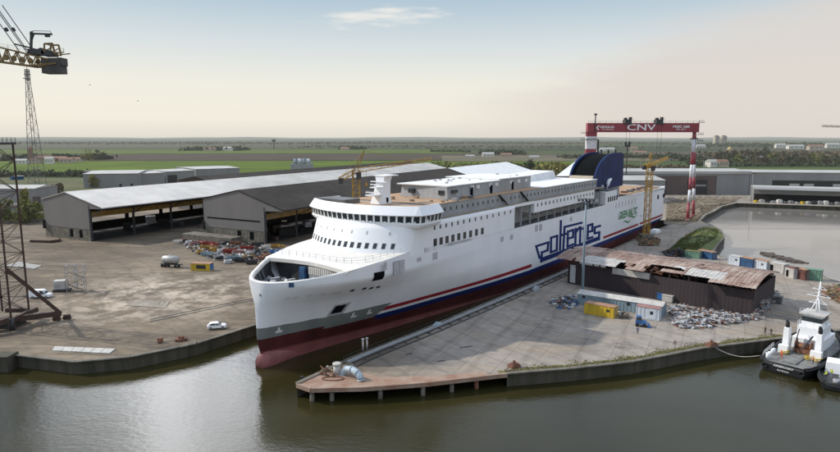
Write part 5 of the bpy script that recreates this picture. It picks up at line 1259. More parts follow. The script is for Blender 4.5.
# container builder
def container(label, c, L_, W_, H_, rz, wallm, roofm=None, cat='container', name='shipping_container', group=None, roof_pitch=0.0, door=True, windows=(), doors=(), corr=True):
    t = thing(name, label, cat, c, rz, group); T = loc_tf(t)
    b = MB(); n = int(L_ / .45) if corr else 1
    def side(y, sgn):
        for k in range(n):
            x0 = -L_ / 2 + k * L_ / n; x1 = x0 + L_ / n; e = .06 * sgn if k % 2 and corr else 0; xm = x0 + .06
            b.quad(T(x0, y + (-.0), 0.15), T(xm, y + e, .15), T(xm, y + e, H_), T(x0, y, H_)); b.quad(T(xm, y + e, .15), T(x1 - .0, y + e, .15), T(x1, y + e, H_), T(xm, y + e, H_)); b.quad(T(x1, y + e, .15), T(x1, y, .15), T(x1, y, H_), T(x1, y + e, H_))
    side(-W_ / 2, -1); side(W_ / 2, 1)
    for sx in (-1, 1): b.quad(T(sx * L_ / 2, -W_ / 2, .15), T(sx * L_ / 2, W_ / 2, .15), T(sx * L_ / 2, W_ / 2, H_), T(sx * L_ / 2, -W_ / 2, H_))
    b.build('body', wallm, t, recalc=False)
    b = MB()
    for sx in (-1, 1):
        for sy in (-1, 1): b.bar(T(sx * (L_ / 2 - .02), sy * (W_ / 2 - .02), 0), T(sx * (L_ / 2 - .02), sy * (W_ / 2 - .02), H_ - .02), .18)
        b.bar(T(sx * (L_ / 2), -W_ / 2, .12), T(sx * (L_ / 2), W_ / 2, .12), .16)
    for sy in (-1, 1): b.bar(T(-L_ / 2, sy * (W_ / 2), .12), T(L_ / 2, sy * W_ / 2, .12), .16)
    b.build('frame', wallm, t)
    b = MB()
    if roof_pitch: b.prism([T(-L_ / 2 - .2, -W_ / 2 - .2, H_), T(-L_ / 2 - .2, 0, H_ + roof_pitch), T(-L_ / 2 - .2, W_ / 2 + .2, H_)], T(1, 0, 0) * (0) + (T(L_ + .4, 0, 0) - T(0, 0, 0)))
    else: b.hexa([T(-L_ / 2 - .1, -W_ / 2 - .1, H_), T(L_ / 2 + .1, -W_ / 2 - .1, H_), T(L_ / 2 + .1, W_ / 2 + .1, H_), T(-L_ / 2 - .1, W_ / 2 + .1, H_), T(-L_ / 2 - .1, -W_ / 2 - .1, H_ + .12), T(L_ / 2 + .1, -W_ / 2 - .1, H_ + .12), T(L_ / 2 + .1, W_ / 2 + .1, H_ + .12), T(-L_ / 2 - .1, W_ / 2 + .1, H_ + .12)])
    b.build('roof', roofm or wallm, t)
    for (x, z, w_, h_) in windows:
        b = MB(); b.hexa([T(x - w_ / 2, -W_ / 2 - .12, z - h_ / 2), T(x + w_ / 2, -W_ / 2 - .12, z - h_ / 2), T(x + w_ / 2, -W_ / 2 + .02, z - h_ / 2), T(x - w_ / 2, -W_ / 2 + .02, z - h_ / 2), T(x - w_ / 2, -W_ / 2 - .12, z + h_ / 2), T(x + w_ / 2, -W_ / 2 - .12, z + h_ / 2), T(x + w_ / 2, -W_ / 2 + .02, z + h_ / 2), T(x - w_ / 2, -W_ / 2 + .02, z + h_ / 2)]); b.build('window', M['glass'], t)
    for (x, z, w_, h_, m_) in doors:
        b = MB(); b.hexa([T(x - w_ / 2, -W_ / 2 - .11, z - h_ / 2), T(x + w_ / 2, -W_ / 2 - .11, z - h_ / 2), T(x + w_ / 2, -W_ / 2 + .02, z - h_ / 2), T(x - w_ / 2, -W_ / 2 + .02, z - h_ / 2), T(x - w_ / 2, -W_ / 2 - .11, z + h_ / 2), T(x + w_ / 2, -W_ / 2 - .11, z + h_ / 2), T(x + w_ / 2, -W_ / 2 + .02, z + h_ / 2), T(x - w_ / 2, -W_ / 2 + .02, z + h_ / 2)]); b.build('door', m_, t)
    if door:
        b = MB()
        for y in (-W_ * .3, -W_ * .08, W_ * .08, W_ * .3): b.bar(T(L_ / 2 + .06, y, .3), T(L_ / 2 + .06, y, H_ - .15), .05)
        b.bar(T(L_ / 2 + .04, 0, .2), T(L_ / 2 + .04, 0, H_ - .1), .06, .1); b.build('locking_bars', M['steel'], t)
    return t
ra = math.atan2(-.689, .725)
# long blue-grey building: front-left (577,311) -> front-right (655,327)
a = at(577.5, 303.8); c = at(661.5, 317.6); dd = (c - a); 
ang = math.atan2(dd.y, dd.x); nn = Vector((-dd.y, dd.x, 0)).normalized()
container('long blue grey site hut with pale low pitched roof beside the brown shed', a.lerp(c, .5) + nn * 2.1 + Vector((0, 0, 0)), dd.length, 4.2, 2.75, ang, M['bluegrey'], M['pale'], 'site hut', 'site_hut', roof_pitch=.7, door=False, windows=((-dd.length / 2 + 1.6, 2.1, .8, .6), (dd.length * .12, 2.1, .9, .7)))
a = at(584.2, 313.3); c = at(613.3, 318.8); dd = c - a; nn = Vector((-dd.y, dd.x, 0)).normalized(); ang = math.atan2(dd.y, dd.x)
container('bright yellow container with rusty pale roof in front of the site hut', a.lerp(c, .5) + nn * 1.3, dd.length, 2.5, 2.6, ang, M['yellowbox'], M['rustroof'], windows=((dd.length * .31, 1.7, .7, .6),))
a = at(636, 317.6); c = at(658.5, 321.2); dd = c - a; nn = Vector((-dd.y, dd.x, 0)).normalized(); ang = math.atan2(dd.y, dd.x)
container('white two door cabin with faded pink roof at the end of the site hut', a.lerp(c, .5) + nn * 1.15, dd.length, 2.2, 2.8, ang, M['palewall'], M['pinkroof'], 'cabin', 'site_cabin', door=False, windows=((dd.length * .18, 1.7, .7, .8),), doors=((dd.length * .18, 1.5, 1.9, 2.4, M['palewall']),))
# row of containers by the basin
row = [((697, 257), (712, 260), 2.6, M['bluecont'], M['rustroof'], 'blue container with orange rusted roof at the foot of the grassy spit'),
       ((728, 264), (739, 266), 3.0, M['palewall'], M['pale'], 'white hut with small windows leftmost of the row by the basin'),
       ((739.5, 266), (752, 268.5), 3.0, M['bluecont'], M['rustroof'], 'navy container second from left in the row by the basin'),
       ((752.5, 268), (766, 271), 3.0, M['palewall'], M['rustroof'], 'white blue container in the middle of the row by the basin'),
       ((766.5, 270.5), (783, 274), 2.9, M['pale'], M['pale'], 'pale container with dark doors left of the gap in the basin row'),
       ((784.5, 276.5), (793, 279), 3.1, M['pale'], M['rustcont'], 'light grey container end with dark red roof in the basin row'),
       ((793.5, 278), (804.5, 280.5), 3.1, M['rustcont'], M['rustroof'], 'rust red container between the grey and green ones'),
       ((805, 279.5), (821, 281.5), 3.2, M['greencont'], M['greencont'], 'sea green container at the right end of the basin row')]
for (pa, pb_, h, wm, rm, lb) in row:
    a = at(*pa); c = at(*pb_); dd = c - a; nn = Vector((-dd.y, dd.x, 0)).normalized(); ang = math.atan2(dd.y, dd.x)
    container(lb, a.lerp(c, .5) + nn * 1.25, dd.length, 2.45, h, ang, wm, rm, group='containers by the basin', windows=((dd.length * .2, 1.9, .6, .6),) if wm is M['palewall'] else (), doors=((-dd.length * .2, 1.3, .9, 2.0, M['opening']),) if wm is M['pale'] else ())
container('pale green roofed store beside the blue container at the spit', at(693, 257.5), 5, 2.4, 2.4, ra, M['greencont'], M['moss'], 'container')
# debris hut bits left of hut
def pile(name, label, pxs, n, mats, smin, smax, hmax, seed, spread=1.0, cat='scrap heap'):
    rr_ = random.Random(seed); objs = []
    pts = [P(*p) for p in pxs]; cen = sum(pts, Vector()) / len(pts)
    bs_ = [MB() for _ in mats]
    tri = [(cen, pts[i], pts[(i + 1) % len(pts)]) for i in range(len(pts))]
    for k in range(n):
        A, B_, C_ = rr_.choice(tri); u, v = rr_.random(), rr_.random()
        if u + v > 1: u, v = 1 - u, 1 - v
        p = A + (B_ - A) * u + (C_ - A) * v; dr = 1 - (u + v); h = hmax * (dr ** .7) * rr_.random()
        s_ = rr_.uniform(smin, smax); e = Matrix.Rotation(rr_.uniform(0, 6.28), 3, 'Z') @ Matrix.Rotation(rr_.uniform(-.9, .9), 3, 'X')
        k_ = rr_.choices(range(len(mats)), [m_[1] for m_ in mats])[0]; mb_ = bs_[k_]
        kind = rr_.random()
        if kind < .45: mb_.box(p + Vector((0, 0, h + s_ * .15)), (s_ * rr_.uniform(.8, 2.2), s_ * rr_.uniform(.3, .9), s_ * .18), M4=e)
        elif kind < .8: mb_.box(p + Vector((0, 0, h + s_ * .2)), (s_ * .7, s_ * .6, s_ * .5), M4=e)
        else: q = p + Vector((0, 0, h + .2)); mb_.bar(q, q + e @ Vector((s_ * 2.7, 0, .2)), .15, .1)
    t_ = thing(name, label, cat, cen)
    nm_ = ('grey_scrap', 'pale_scrap', 'rusty_scrap', 'coloured_scrap')
    for k_, mb_ in enumerate(bs_):
        if mb_.v: o = mb_.build(nm_[k_ % 4], mats[k_][0], t_, recalc=False); o['kind'] = 'stuff'
    return t_
pile('scrap_heap', 'wide heap of silvery and rusty scrap metal along the foot of the brown shed', [(667, 311), (674, 306), (700, 311), (735, 315), (750, 318), (752, 319.5), (735, 323), (705, 328), (682, 329), (671, 325), (676, 319)], 2300, [(M['scrap'], 5), (M['pale'], 3), (M['scraprust'], 2.2), (M['darksteel'], 3)], .25, 1.15, 1.6, 1)
pile('scrap_heap', 'steep heap of grey scrap against the right end of the brown shed', [(750, 319), (752, 308), (762, 298), (772, 292), (778, 294), (770, 305), (762, 314), (756, 321)], 1700, [(M['scrap'], 5), (M['pale'], 2), (M['scraprust'], 2), (M['darksteel'], 3)], .22, .8, 3.6, 2)
pile('rubbish_heap', 'jumbled dark rubbish beside the left end of the site hut', [(550, 303), (560, 300), (572, 296), (578, 304), (570, 309), (556, 308)], 320, [(M['darksteel'], 4), (M['pale'], 3), (M['blue'], 2), (M['scraprust'], 1)], .3, 1.2, 1.2, 3)
pile('rubbish_heap', 'small heap of planks and rubble right of the yellow container', [(615, 312), (624, 314), (629, 318), (620, 319)], 120, [(M['wood'], 3), (M['pale'], 2), (M['scraprust'], 1), (M['darksteel'], 1)], .25, .8, .7, 4)
pile('rubbish_heap', 'dark rubble and grass round the block of the stern crane', [(636, 238), (648, 236), (660, 240), (656, 246), (640, 246)], 260, [(M['scraprust'], 3), (M['moss'], 3), (M['wood'], 2), (M['darksteel'], 1)], .5, 1.6, .9, 5)
pile('scrap_heap', 'dark heap of scrap behind the torn shed roof near the basin', [(664, 252), (684, 252), (690, 257), (668, 257)], 160, [(M['darksteel'], 5), (M['tyre'], 3), (M['scraprust'], 1)], .6, 1.8, 2.0, 6)
pile('scrap_heap', 'brown heap of timber and weeds on the quay behind the tug at right', [(822, 292), (842, 288), (870, 300), (840, 304)], 500, [(M['wood'], 3), (M['scraprust'], 3), (M['moss'], 2), (M['darksteel'], 1)], .5, 1.8, 2.4, 7)
for k, (px, py, m_, nm, lb) in enumerate(((663, 300, M['blue'], 'crate', 'blue crate standing behind the scrap heap'), (668, 302, M['pale'], 'crate', 'pale crate beside the blue one behind the scrap heap'), (765, 296, M['rustcont'], 'crate', 'dark red skip by the end of the brown shed'), (776, 303, M['shipgrey2'], 'crate', 'dark grey skip in the shadow beyond the brown shed'), (757, 278, M['bluegrey'], 'crate', 'blue grey box by the pale container gap'))):
    c = at(px, py); b = MB(); b.box(c + Vector((0, 0, 1.0)), (2.6, 1.8, 1.5), ra); b.box(c + Vector((0, 0, 1.85)), (2.8, 2.0, .2), ra); b.box(c + Vector((0, 0, .15)), (2.2, 1.5, .3), ra); tag(b.build('skip' if 'skip' in lb else 'crate', m_, bevel=.04), lb, 'skip' if 'skip' in lb else 'crate')
# light mast
lm = at(582, 301); t = thing('light_mast', 'tall grey floodlight mast in front of the ferry lettering', 'light mast', lm)
ztop = atY(585, 199, lm.y).z
b = MB(); b.tube([lm, Vector((lm.x, lm.y, ztop))], [.42, .22], 12); b.build('pole', M['bluegrey'], t)
b = MB(); b.bar((lm.x - 2.0, lm.y, ztop), (lm.x + 2.0, lm.y, ztop), .18, .18); b.bar((lm.x, lm.y - 1, ztop + .05), (lm.x, lm.y + 1, ztop + .05), .18, .18); b.box((lm.x, lm.y, ztop - 1.2), (.9, .9, .12)); b.build('crossarm', M['darksteel'], t)
for k in range(5):
    b = MB(); e = Matrix.Rotation(R(-35), 3, 'X'); b.box((lm.x - 1.9 + k * .95, lm.y - .3, ztop - .25), (.55, .4, .55), M4=e); b.build('floodlight', M['darksteel'], t)
# dock edge walkway with pipes
t = thing('pipe_walkway', 'long pale pipe run with railing along the near dock edge', 'pipe run', SW(5, 17.5, 2.5))
def DE(u, off, z): 
    v = pchip([-6, 9, 31, 103, 250], [16.7, 16.2, 17.2, 18.6, 19.5], u) + off; return SW(u, v, z)
uu = list(range(6, 120, 4))
b = MB()
for a, c in zip(uu[:-1], uu[1:]): rail(b, [DE(a, .35, 2.7), DE(c, .35, 2.7)], 1.1, 2.0, .07)
b.build('railing', M['darksteel'], t)
for off, r_, m_ in ((1.3, .2, M['steel']), (1.9, .14, M['shipgrey']), (2.5, .12, M['darksteel'])):
    b = MB(); b.tube([DE(a, off, 3.0) for a in uu], r_, 8); b.build('pipe', m_, t)
b = MB()
for a in uu: b.bar(DE(a, 1.0, 2.65), DE(a, 2.9, 2.65), .3, .3)
b.build('pipe_support', M['concrete'], t)
b = MB(); prof_ = [DE(a, 3.5, 2.62) for a in uu]; b.tube(prof_, .14, 6); b.build('kerb_rail', M['darksteel'], t)
for k, px in enumerate(((437, 327), (536, 290))):
    c = at(*px); b = MB(); b.box(c + Vector((0, 0, .4)), (2.4, .9, .8), R(54)); b.box(c + Vector((0, 0, .9)), (1.0, .7, .4), R(54)); tag(b.build('pump_unit', M['pipe']), ('pale blue pump unit nearest the ferry bow on the dock edge', 'pale pump box halfway along the dock edge pipes')[k], 'pump')
# rusty quay end: plates, piles, elbow pipe
tip = [SW(-5.9, 16.7, 2.5), P(311, 388.5), P(362.4, 387.3), P(423, 383), P(485, 376), P(487, 371), P(440, 375.5), P(380, 377), P(362, 372), P(340, 366), SW(4, 16.8, 2.5)]
qe = thing('rusty_quay_end', 'rust stained pointed quay end on piles beside the ferry bow', 'jetty', tip[0])
bm = bmesh.new(); vs = [bm.verts.new(p + Vector((0, 0, .012))) for p in tip]; es = [bm.edges.new((vs[i], vs[(i + 1) % len(vs)])) for i in range(len(vs))]; bmesh.ops.triangle_fill(bm, edges=es)
mb = MB(); mb.add([v.co.copy() for v in bm.verts], [[v.index for v in f_.verts] for f_ in (bm.verts.index_update() or bm.faces)]); bm.free(); mb.build('deck_plate', M['rustdeck'], qe, recalc=False)
b = MB()
for a, c in zip(near_edge[:4], near_edge[1:5]): b.bar(a + Vector((0, 0, -.28)), c + Vector((0, 0, -.28)), .5, .75)
b.bar(tip[0] + Vector((0, 0, -.28)), near_edge[0] + Vector((0, 0, -.28)), .5, .75); b.build('fender_beam', M['rustdeck'], qe)
for px, py in ((311, 389), (331, 388.5), (380, 386.5), (423, 383.5), (477, 377), (452, 380)):
    c = at(px, py) + Vector((0, .8, 0)); b = MB(); b.tube([Vector((c.x, c.y, -2)), Vector((c.x, c.y, 2.1))], .42, 10); b.build('pile', M['concrete'] if px != 477 else M['scraprust'], qe)
b = MB()
for a, c in zip([tip[0]] + near_edge[:4], near_edge[:5]):
    n = max(2, int((c - a).length / .7))
    for i in range(n):
        p = a.lerp(c, i / n) + Vector((0, 4.2, 0)); b.box((p.x, p.y, -.2), (.5, .5 if i % 2 else .8, 4.6))
b.build('dark_void_piling', M['shade'], qe)  # set-back piling coloured near black, painting in the dark void under the deck
e0 = at(343, 374.5); e1 = at(361, 380.5); b = MB(); pts = []
for k in range(11):
    a = math.pi * k / 10; p = e0.lerp(e1, (1 - math.cos(a)) / 2); pts.append(Vector((p.x, p.y, 2.6 + 1.35 * math.sin(a) + (0.0)))) 
b.tube(pts, .62, 14); 
for k in (0, 3, 5, 7, 10):
    d_ = (pts[min(k + 1, 10)] - pts[max(k - 1, 0)]).normalized(); b.tube([pts[k] - d_ * .08, pts[k] + d_ * .08], .74, 14)
tag(b.build('pipe_elbow', M['pipe']), 'large pale curved pipe bend lying on the rusty quay end', 'pipe')
c = at(337, 374); b = MB(); b.tube([c, c + Vector((0, 0, 1.8))], [.75, .6], 14); b.tube([c + Vector((0, 0, 1.8)), c + Vector((0, 0, 2.1))], [.8, .75], 14); tag(b.build('mooring_bollard', M['pale']), 'thick pale bollard next to the pipe bend', 'bollard')
for k, (px, py) in enumerate(((363, 351), (367, 350))):
    c = at(px, py); b = MB(); b.tube([c, c + Vector((0, 0, 2.3))], .2, 10); b.tube([c + Vector((0, 0, 2.3)), c + Vector((0, 0, 2.6))], .3, 10); tag(b.build('mooring_post', M['pale']), ('left', 'right')[k] + ' one of two thin white posts on the dock edge by the bow', 'post')
pile('rubbish_heap', 'tangle of rusty cable and timber behind the thick bollard', [(318, 372), (328, 366), (340, 366), (350, 370), (335, 376), (322, 377)], 60, [(M['scraprust'], 4), (M['wood'], 3), (M['pale'], 1), (M['darksteel'], 2)], .2, .6, .7, 9)
b = MB(); c = at(333, 379)
pts = [c + Vector((2.0 * math.cos(a * .5), .9 * math.sin(a * .5), .12)) for a in range(13)]; b.tube(pts, .09, 6); tag(b.build('cable_coil', M['scraprust']), 'rusty cable loop lying on the quay end', 'cable')
for k, (px, py) in enumerate(((466, 347), (409, 354), (441, 361))):
    c = at(px, py); b = MB(); b.box(c + Vector((0, 0, .012)), (1.6 if k else 3, .5, .02), .4); b.box(c + Vector((.3, .2, .03)), (.5, .4, .04), .1); tag(b.build('manhole_cover', M['darksteel']), ('long dark grate', 'square rusty cover', 'small dark plate')[k] + ' set in the quay concrete', 'cover')
# skid steer
def vehicle_wheel(b, c, axis, r, w_): b.tube([c - axis * w_ / 2, c + axis * w_ / 2], r, 16)
t = thing('tractor', 'small blue tractor parked beside the white cabin', 'tractor', at(640.5, 326), R(-20)); T = loc_tf(t)
b = MB(); b.hexa([T(-1.1, -.8, .6), T(1.3, -.8, .6), T(1.3, .8, .6), T(-1.1, .8, .6), T(-1.1, -.75, 1.5), T(1.2, -.7, 1.3), T(1.2, .7, 1.3), T(-1.1, .75, 1.5)]); b.build('body', M['blue'], t, bevel=.06)
b = MB(); b.hexa([T(-1.0, -.65, 1.5), T(.35, -.65, 1.45), T(.35, .65, 1.45), T(-1.0, .65, 1.5), T(-.9, -.55, 2.2), T(.1, -.55, 2.2), T(.1, .55, 2.2), T(-.9, .55, 2.2)]); b.build('cab', M['glass'], t)
b = MB(); b.hexa([T(-1.0, -.65, 2.2), T(.2, -.65, 2.2), T(.2, .65, 2.2), T(-1.0, .65, 2.2), T(-1.0, -.65, 2.3), T(.2, -.65, 2.3), T(.2, .65, 2.3), T(-1.0, .65, 2.3)]); b.build('cab_roof', M['blue'], t)
b = MB(); b.hexa([T(1.5, -1, .1), T(2.2, -1, .1), T(2.2, 1, .1), T(1.5, 1, .1), T(1.4, -1, .9), T(1.7, -1, .7), T(1.7, 1, .7), T(1.4, 1, .9)]); b.build('bucket', M['blue'], t)
for x in (-.7, .8):
    for y in (-.85, .85):
        b = MB(); b.tube([T(x, y - .15, .42), T(x, y + .15, .42)], .42, 16); b.build('wheel', M['tyre'], t)
# ------------------------------------------------------------------ people
def person(label, c, face, shirt, trou, pose='stand', h=1.72, helmet=None, group=None):
    t = thing('person', label, 'person', c, face, group); k = h / 1.75
    def skin_obj(nm, verts, edges, rad, m_):
        me = bpy.data.meshes.new(nm); me.from_pydata([tuple(Vector(v) * k) for v in verts], edges, [])
        o = bpy.data.objects.new(nm, me); COL.objects.link(o); o.parent = t; me.materials.append(m_)
        md_ = o.modifiers.new('skin', 'SKIN'); md_.use_smooth_shade = True
        for i, r_ in enumerate(rad): 
            rr_ = r_ if isinstance(r_, tuple) else (r_, r_)
            me.skin_vertices[0].data[i].radius = (rr_[0] * k, rr_[1] * k)
        me.skin_vertices[0].data[0].use_root = True
        s_ = o.modifiers.new('sub', 'SUBSURF'); s_.levels = 1; s_.render_levels = 1
        return o
    st = .14 if pose == 'walk' else .03
    hands = {'stand': ((.1, .28, .86), (.06, -.28, .86)), 'walk': ((.25, .27, .92), (-.18, -.27, .9)), 'work': ((.42, .16, 1.0), (.45, -.12, .95))}[pose]
    elb = {'stand': ((-.02, .29, 1.12), (-.02, -.29, 1.12)), 'walk': ((.0, .28, 1.14), (-.12, -.28, 1.14)), 'work': ((.12, .27, 1.15), (.14, -.27, 1.12))}[pose]
    lean = .1 if pose == 'work' else .0
    V = [(0, 0, .96), (lean * .4, 0, 1.18), (lean, 0, 1.4), (lean + .01, 0, 1.5), (lean + .03, 0, 1.60), (lean + .03, 0, 1.70),
         (lean, .17, 1.41), elb[0], hands[0], (lean, -.17, 1.41), elb[1], hands[1],
         (0, .1, .9), (st * .6, .11, .5), (st - .05, .11, .08), (st + .1, .12, .04), (0, -.1, .9), (-st * .3, -.11, .5), (-st, -.11, .08), (-st + .14, -.12, .04),
         (hands[0][0] + .03, hands[0][1], hands[0][2] - .09), (hands[1][0] + .03, hands[1][1], hands[1][2] - .09)]
    E_ = [(0, 1), (1, 2), (2, 3), (3, 4), (4, 5), (2, 6), (6, 7), (7, 8), (2, 9), (9, 10), (10, 11), (0, 12), (12, 13), (13, 14), (14, 15), (0, 16), (16, 17), (17, 18), (18, 19), (8, 20), (11, 21)]
    rad = [(.13, .1), (.14, .1), (.15, .1), .055, .09, .075, .06, .045, .03, .06, .045, .03, .085, .06, .045, .04, .085, .06, .045, .04, .035, .035]
    skin_obj('body', V, E_, rad, M['skin'])
    JV = [V[0], V[1], V[2], V[6], V[7], tuple(Vector(V[7]).lerp(Vector(V[8]), .85)), V[9], V[10], tuple(Vector(V[10]).lerp(Vector(V[11]), .85))]
    skin_obj('jacket', JV, [(0, 1), (1, 2), (2, 3), (3, 4), (4, 5), (2, 6), (6, 7), (7, 8)], [(.16, .12), (.17, .125), (.165, .12), .08, .06, .05, .08, .06, .05], shirt)
    TV = [(0, 0, .95), V[12], V[13], V[14], V[16], V[17], V[18]]
    skin_obj('trousers', TV, [(0, 1), (1, 2), (2, 3), (0, 4), (4, 5), (5, 6)], [(.14, .115), .1, .075, .06, .1, .075, .06], trou)
    b = MB(); mt = FR[t.name]; hc = mt @ (Vector((lean + .015, 0, 1.69)) * k)
    rows = [[hc + Vector((math.cos(a) * .105 * math.cos(e), math.sin(a) * .095 * math.cos(e), .10 * math.sin(e))) for a in [2 * math.pi * i / 12 for i in range(12)]] for e in (-.2, .2, .6, 1.0, 1.4, 1.57)]
    b.grid(rows, closed=True); b.build('helmet' if helmet else 'hair', helmet or M['hair'], t)
    return t
person('person in dark clothes standing left of a pair at the quay edge', at(765, 333.5), R(-60), M['cloth'], M['cloth'], 'stand')
person('person in dark clothes right of the pair by the mossy quay edge', at(771, 335.5), R(-140), M['cloth'], M['trouser'], 'work')
person('person in blue jacket walking in front of the blue tractor', at(637.5, 334), R(-90), M['blue'], M['trouser'], 'walk')
person('person in brown top standing alone near the grass of the right quay', at(674.5, 348), R(-100), M['wood'], M['pale'], 'stand')
person('person in orange work clothes left of two on the road by the stern', at(686, 237.5), R(-80), M['orange'], M['orange'], 'walk')
person('person in orange work clothes right of two on the road by the stern', at(689.5, 238), R(-100), M['orange'], M['orange'], 'stand')

# white sheet pile by stern crane
c = at(655, 233); b = MB(); b.box(c + Vector((0, 0, .7)), (6, 3, 1.2), R(50)); b.box(c + Vector((0, 0, 1.5)), (4.5, 2.2, .5), R(50)); tag(b.build('sheet_stack', M['white']), 'white stack of sheets beside the stern crane block', 'stack')

# ================================================================== TUG + second boat
def boat(name, label, O, ang, L_, Bm, deckz, hullm, deckm, cat='tug', sheer=1.4):
    t = thing(name, label, cat, O, ang); T = loc_tf(t)
    def half(x):  # x 0 stern .. L
        s_ = x / L_
        return Bm / 2 * (min(1, .80 + s_ * 1.2) if s_ < .2 else 1) * (1 if s_ < .55 else max(0.02, 1 - ((s_ - .55) / .45) ** 2.3)) * (1 if x > .8 else .9 + .1 * x / .8)
    def dz(x): return deckz + sheer * max(0, (x / L_ - .35)) ** 1.6 * 1.8
    b = MB(); rows = []
    xs = [0, .3, .8, 1.6, 3] + [3 + (L_ - 3) * i / 16 for i in range(1, 17)]
    def sec(x):
        h = half(x); z = dz(x) + .85; fl = 1.0 + .12 * (x / L_)
        return [(x + .5 * (x < .5), -h * .72, -1), (x, -h * .92, .2), (x, -h, z * .55), (x, -h * 1.02, z), (x, -h * 1.02 + .22, z), (x, -h + .26, dz(x))]
    for x in xs:
        s_ = sec(x); rows.append([T(*p) for p in s_] + [T(p[0], -p[1], p[2]) for p in reversed(s_)])
    b.grid(rows, smooth=False); b.quad(*rows[0]); b.build('hull', hullm, t)
    b = MB(); r2 = [[T(x, -half(x) + .3, dz(x) + .03), T(x, half(x) - .3, dz(x) + .03)] for x in xs[1:]]; b.grid(r2, smooth=False); b.build('deck', deckm, t, recalc=False)
    b = MB(); b.tube([T(x, -half(x) * 1.03, dz(x) + .45) for x in xs], .17, 8); b.tube([T(x, half(x) * 1.03, dz(x) + .45) for x in xs], .17, 8); b.tube([T(0, -half(0), dz(0) + .45), T(0, half(0), dz(0) + .45)], .2, 8); b.build('fender', M['tyre'], t)
    return t, T, half, dz
TO = Vector((69.6, 109.8, 0)); TA = math.atan2(.66, .75)
tug, T, half, dz = boat('tugboat', 'black hulled tug with white superstructure moored at the right edge', TO, TA, 28, 10, 1.5, M['tugblack'], M['tugdeck'])
def tb(mb, x0, x1, y0, y1, z0, z1, sx=0, sy=0):
    return mb.hexa([T(x0, y0, z0), T(x1, y0, z0), T(x1, y1, z0), T(x0, y1, z0), T(x0 + sx, y0 + sy, z1), T(x1 - sx, y0 + sy, z1), T(x1 - sx, y1 - sy, z1), T(x0 + sx, y1 - sy, z1)])
b = MB(); tb(b, 13, 22, -2.7, 2.7, 1.8, 4.2); b.build('deckhouse', M['white'], tug, bevel=.08)
b = MB(); tb(b, 14, 20.5, -2.2, 2.2, 4.2, 6.4); b.build('upper_house', M['white'], tug, bevel=.08)
b = MB(); tb(b, 15, 19.2, -1.9, 1.9, 6.4, 8.8, .2, .15); wh = b.build('wheelhouse', M['white'], tug, bevel=.06)
b = MB()
tb(b, 15.07, 19.13, -1.83, 1.83, 7.35, 8.3, -.02, -.02)
b.build('wheelhouse_windows', M['glass'], tug)
b = MB(); tb(b, 14.6, 19.7, -2.3, 2.3, 8.8, 9.05); b.build('wheelhouse_roof', M['pale'], tug)
for y in (-2.9, 2.9):
    b = MB(); b.hexa([T(9.6, y - .65, 1.6), T(11.2, y - .65, 1.6), T(11.2, y + .65, 1.6), T(9.6, y + .65, 1.6), T(9.8, y - .5, 6.6), T(11.1, y - .5, 6.6), T(11.1, y + .5, 6.6), T(9.8, y + .5, 6.6)]); fn = b.build('funnel', M['white'], tug, bevel=.08)
    b = MB(); b.tube([T(10.4, y, 6.6), T(10.2, y, 7.7)], .38, 10); b.tube([T(10.2, y, 7.6), T(9.9, y, 8.1)], .28, 10); b.build('exhaust', M['black'], fn)
b = MB(); tb(b, 10.6, 12.4, -1.5, 1.5, 1.7, 2.6); b.tube([T(11.3, -1.3, 3.1), T(11.3, 1.3, 3.1)], .6, 14); b.tube([T(11.3, -1.45, 3.1), T(11.3, -1.25, 3.1)], 1.05, 14); b.tube([T(11.3, 1.25, 3.1), T(11.3, 1.45, 3.1)], 1.05, 14); b.bar(T(10.7, -1.4, 2.6), T(12.2, -1.4, 4.2), .2); b.bar(T(10.7, 1.4, 2.6), T(12.2, 1.4, 4.2), .2); b.build('towing_winch', M['scraprust'], tug)
b = MB(); tb(b, 8.2, 9.2, -3.9, -2.0, 1.6, 3.4); b.build('deck_locker', M['white'], tug)
b = MB(); tb(b, 8.2, 9.2, 2.0, 3.7, 1.6, 3.2); b.build('deck_locker', M['white'], tug)
b = MB(); tb(b, 9.2, 9.5, -3.6, -2.4, 1.9, 3.0); b.build('locker_door', M['red'], tug)
mz = 15.0
b = MB(); b.tube([T(18, 0, 9.2), T(18.4, 0, 13), T(18.6, 0, mz + .4)], [.38, .22, .1], 10); b.tube([T(16.6, -.9, 9.2), T(18.2, 0, 12)], .1, 8); b.tube([T(16.6, .9, 9.2), T(18.2, 0, 12)], .1, 8)
for z, w_ in ((10.8, 3.4), (12.3, 4.4), (13.8, 2.6)): b.bar(T(18.2, -w_ / 2, z), T(18.2, w_ / 2, z), .12); b.bar(T(18.2 - w_ * .3, 0, z), T(18.2 + w_ * .3, 0, z), .12); b.box(T(18.2 + .6, 0, z + .2), (1.0, .3, .25), TA); b.bar(T(18.2, -w_ / 2, z), T(18.4, 0, z + .9), .06); b.bar(T(18.2, w_ / 2, z), T(18.4, 0, z + .9), .06)
b.build('mast', M['white'], tug)
b = MB(); rail(b, [T(13.9, -2.2, 6.4), T(13.9, 2.2, 6.4), T(20.5, 2.2, 6.4)], 1.0, 1.2, .05); rail(b, [T(13.9, -2.2, 6.4), T(20.5, -2.2, 6.4)], 1.0, 1.2, .05); rail(b, [T(14.7, -2.2, 9.05), T(14.7, 2.2, 9.05)], .9, 1.0, .05); b.build('railing', M['white'], tug)
b = MB(); rail(b, [T(2, half(2) - .2, 2.3), T(9, half(9) - .2, 2.3)], .9, 1.4, .05); b.build('railing', M['white'], tug)
b = MB(); b.build('bollard', M['white'], tug) if b.v else None
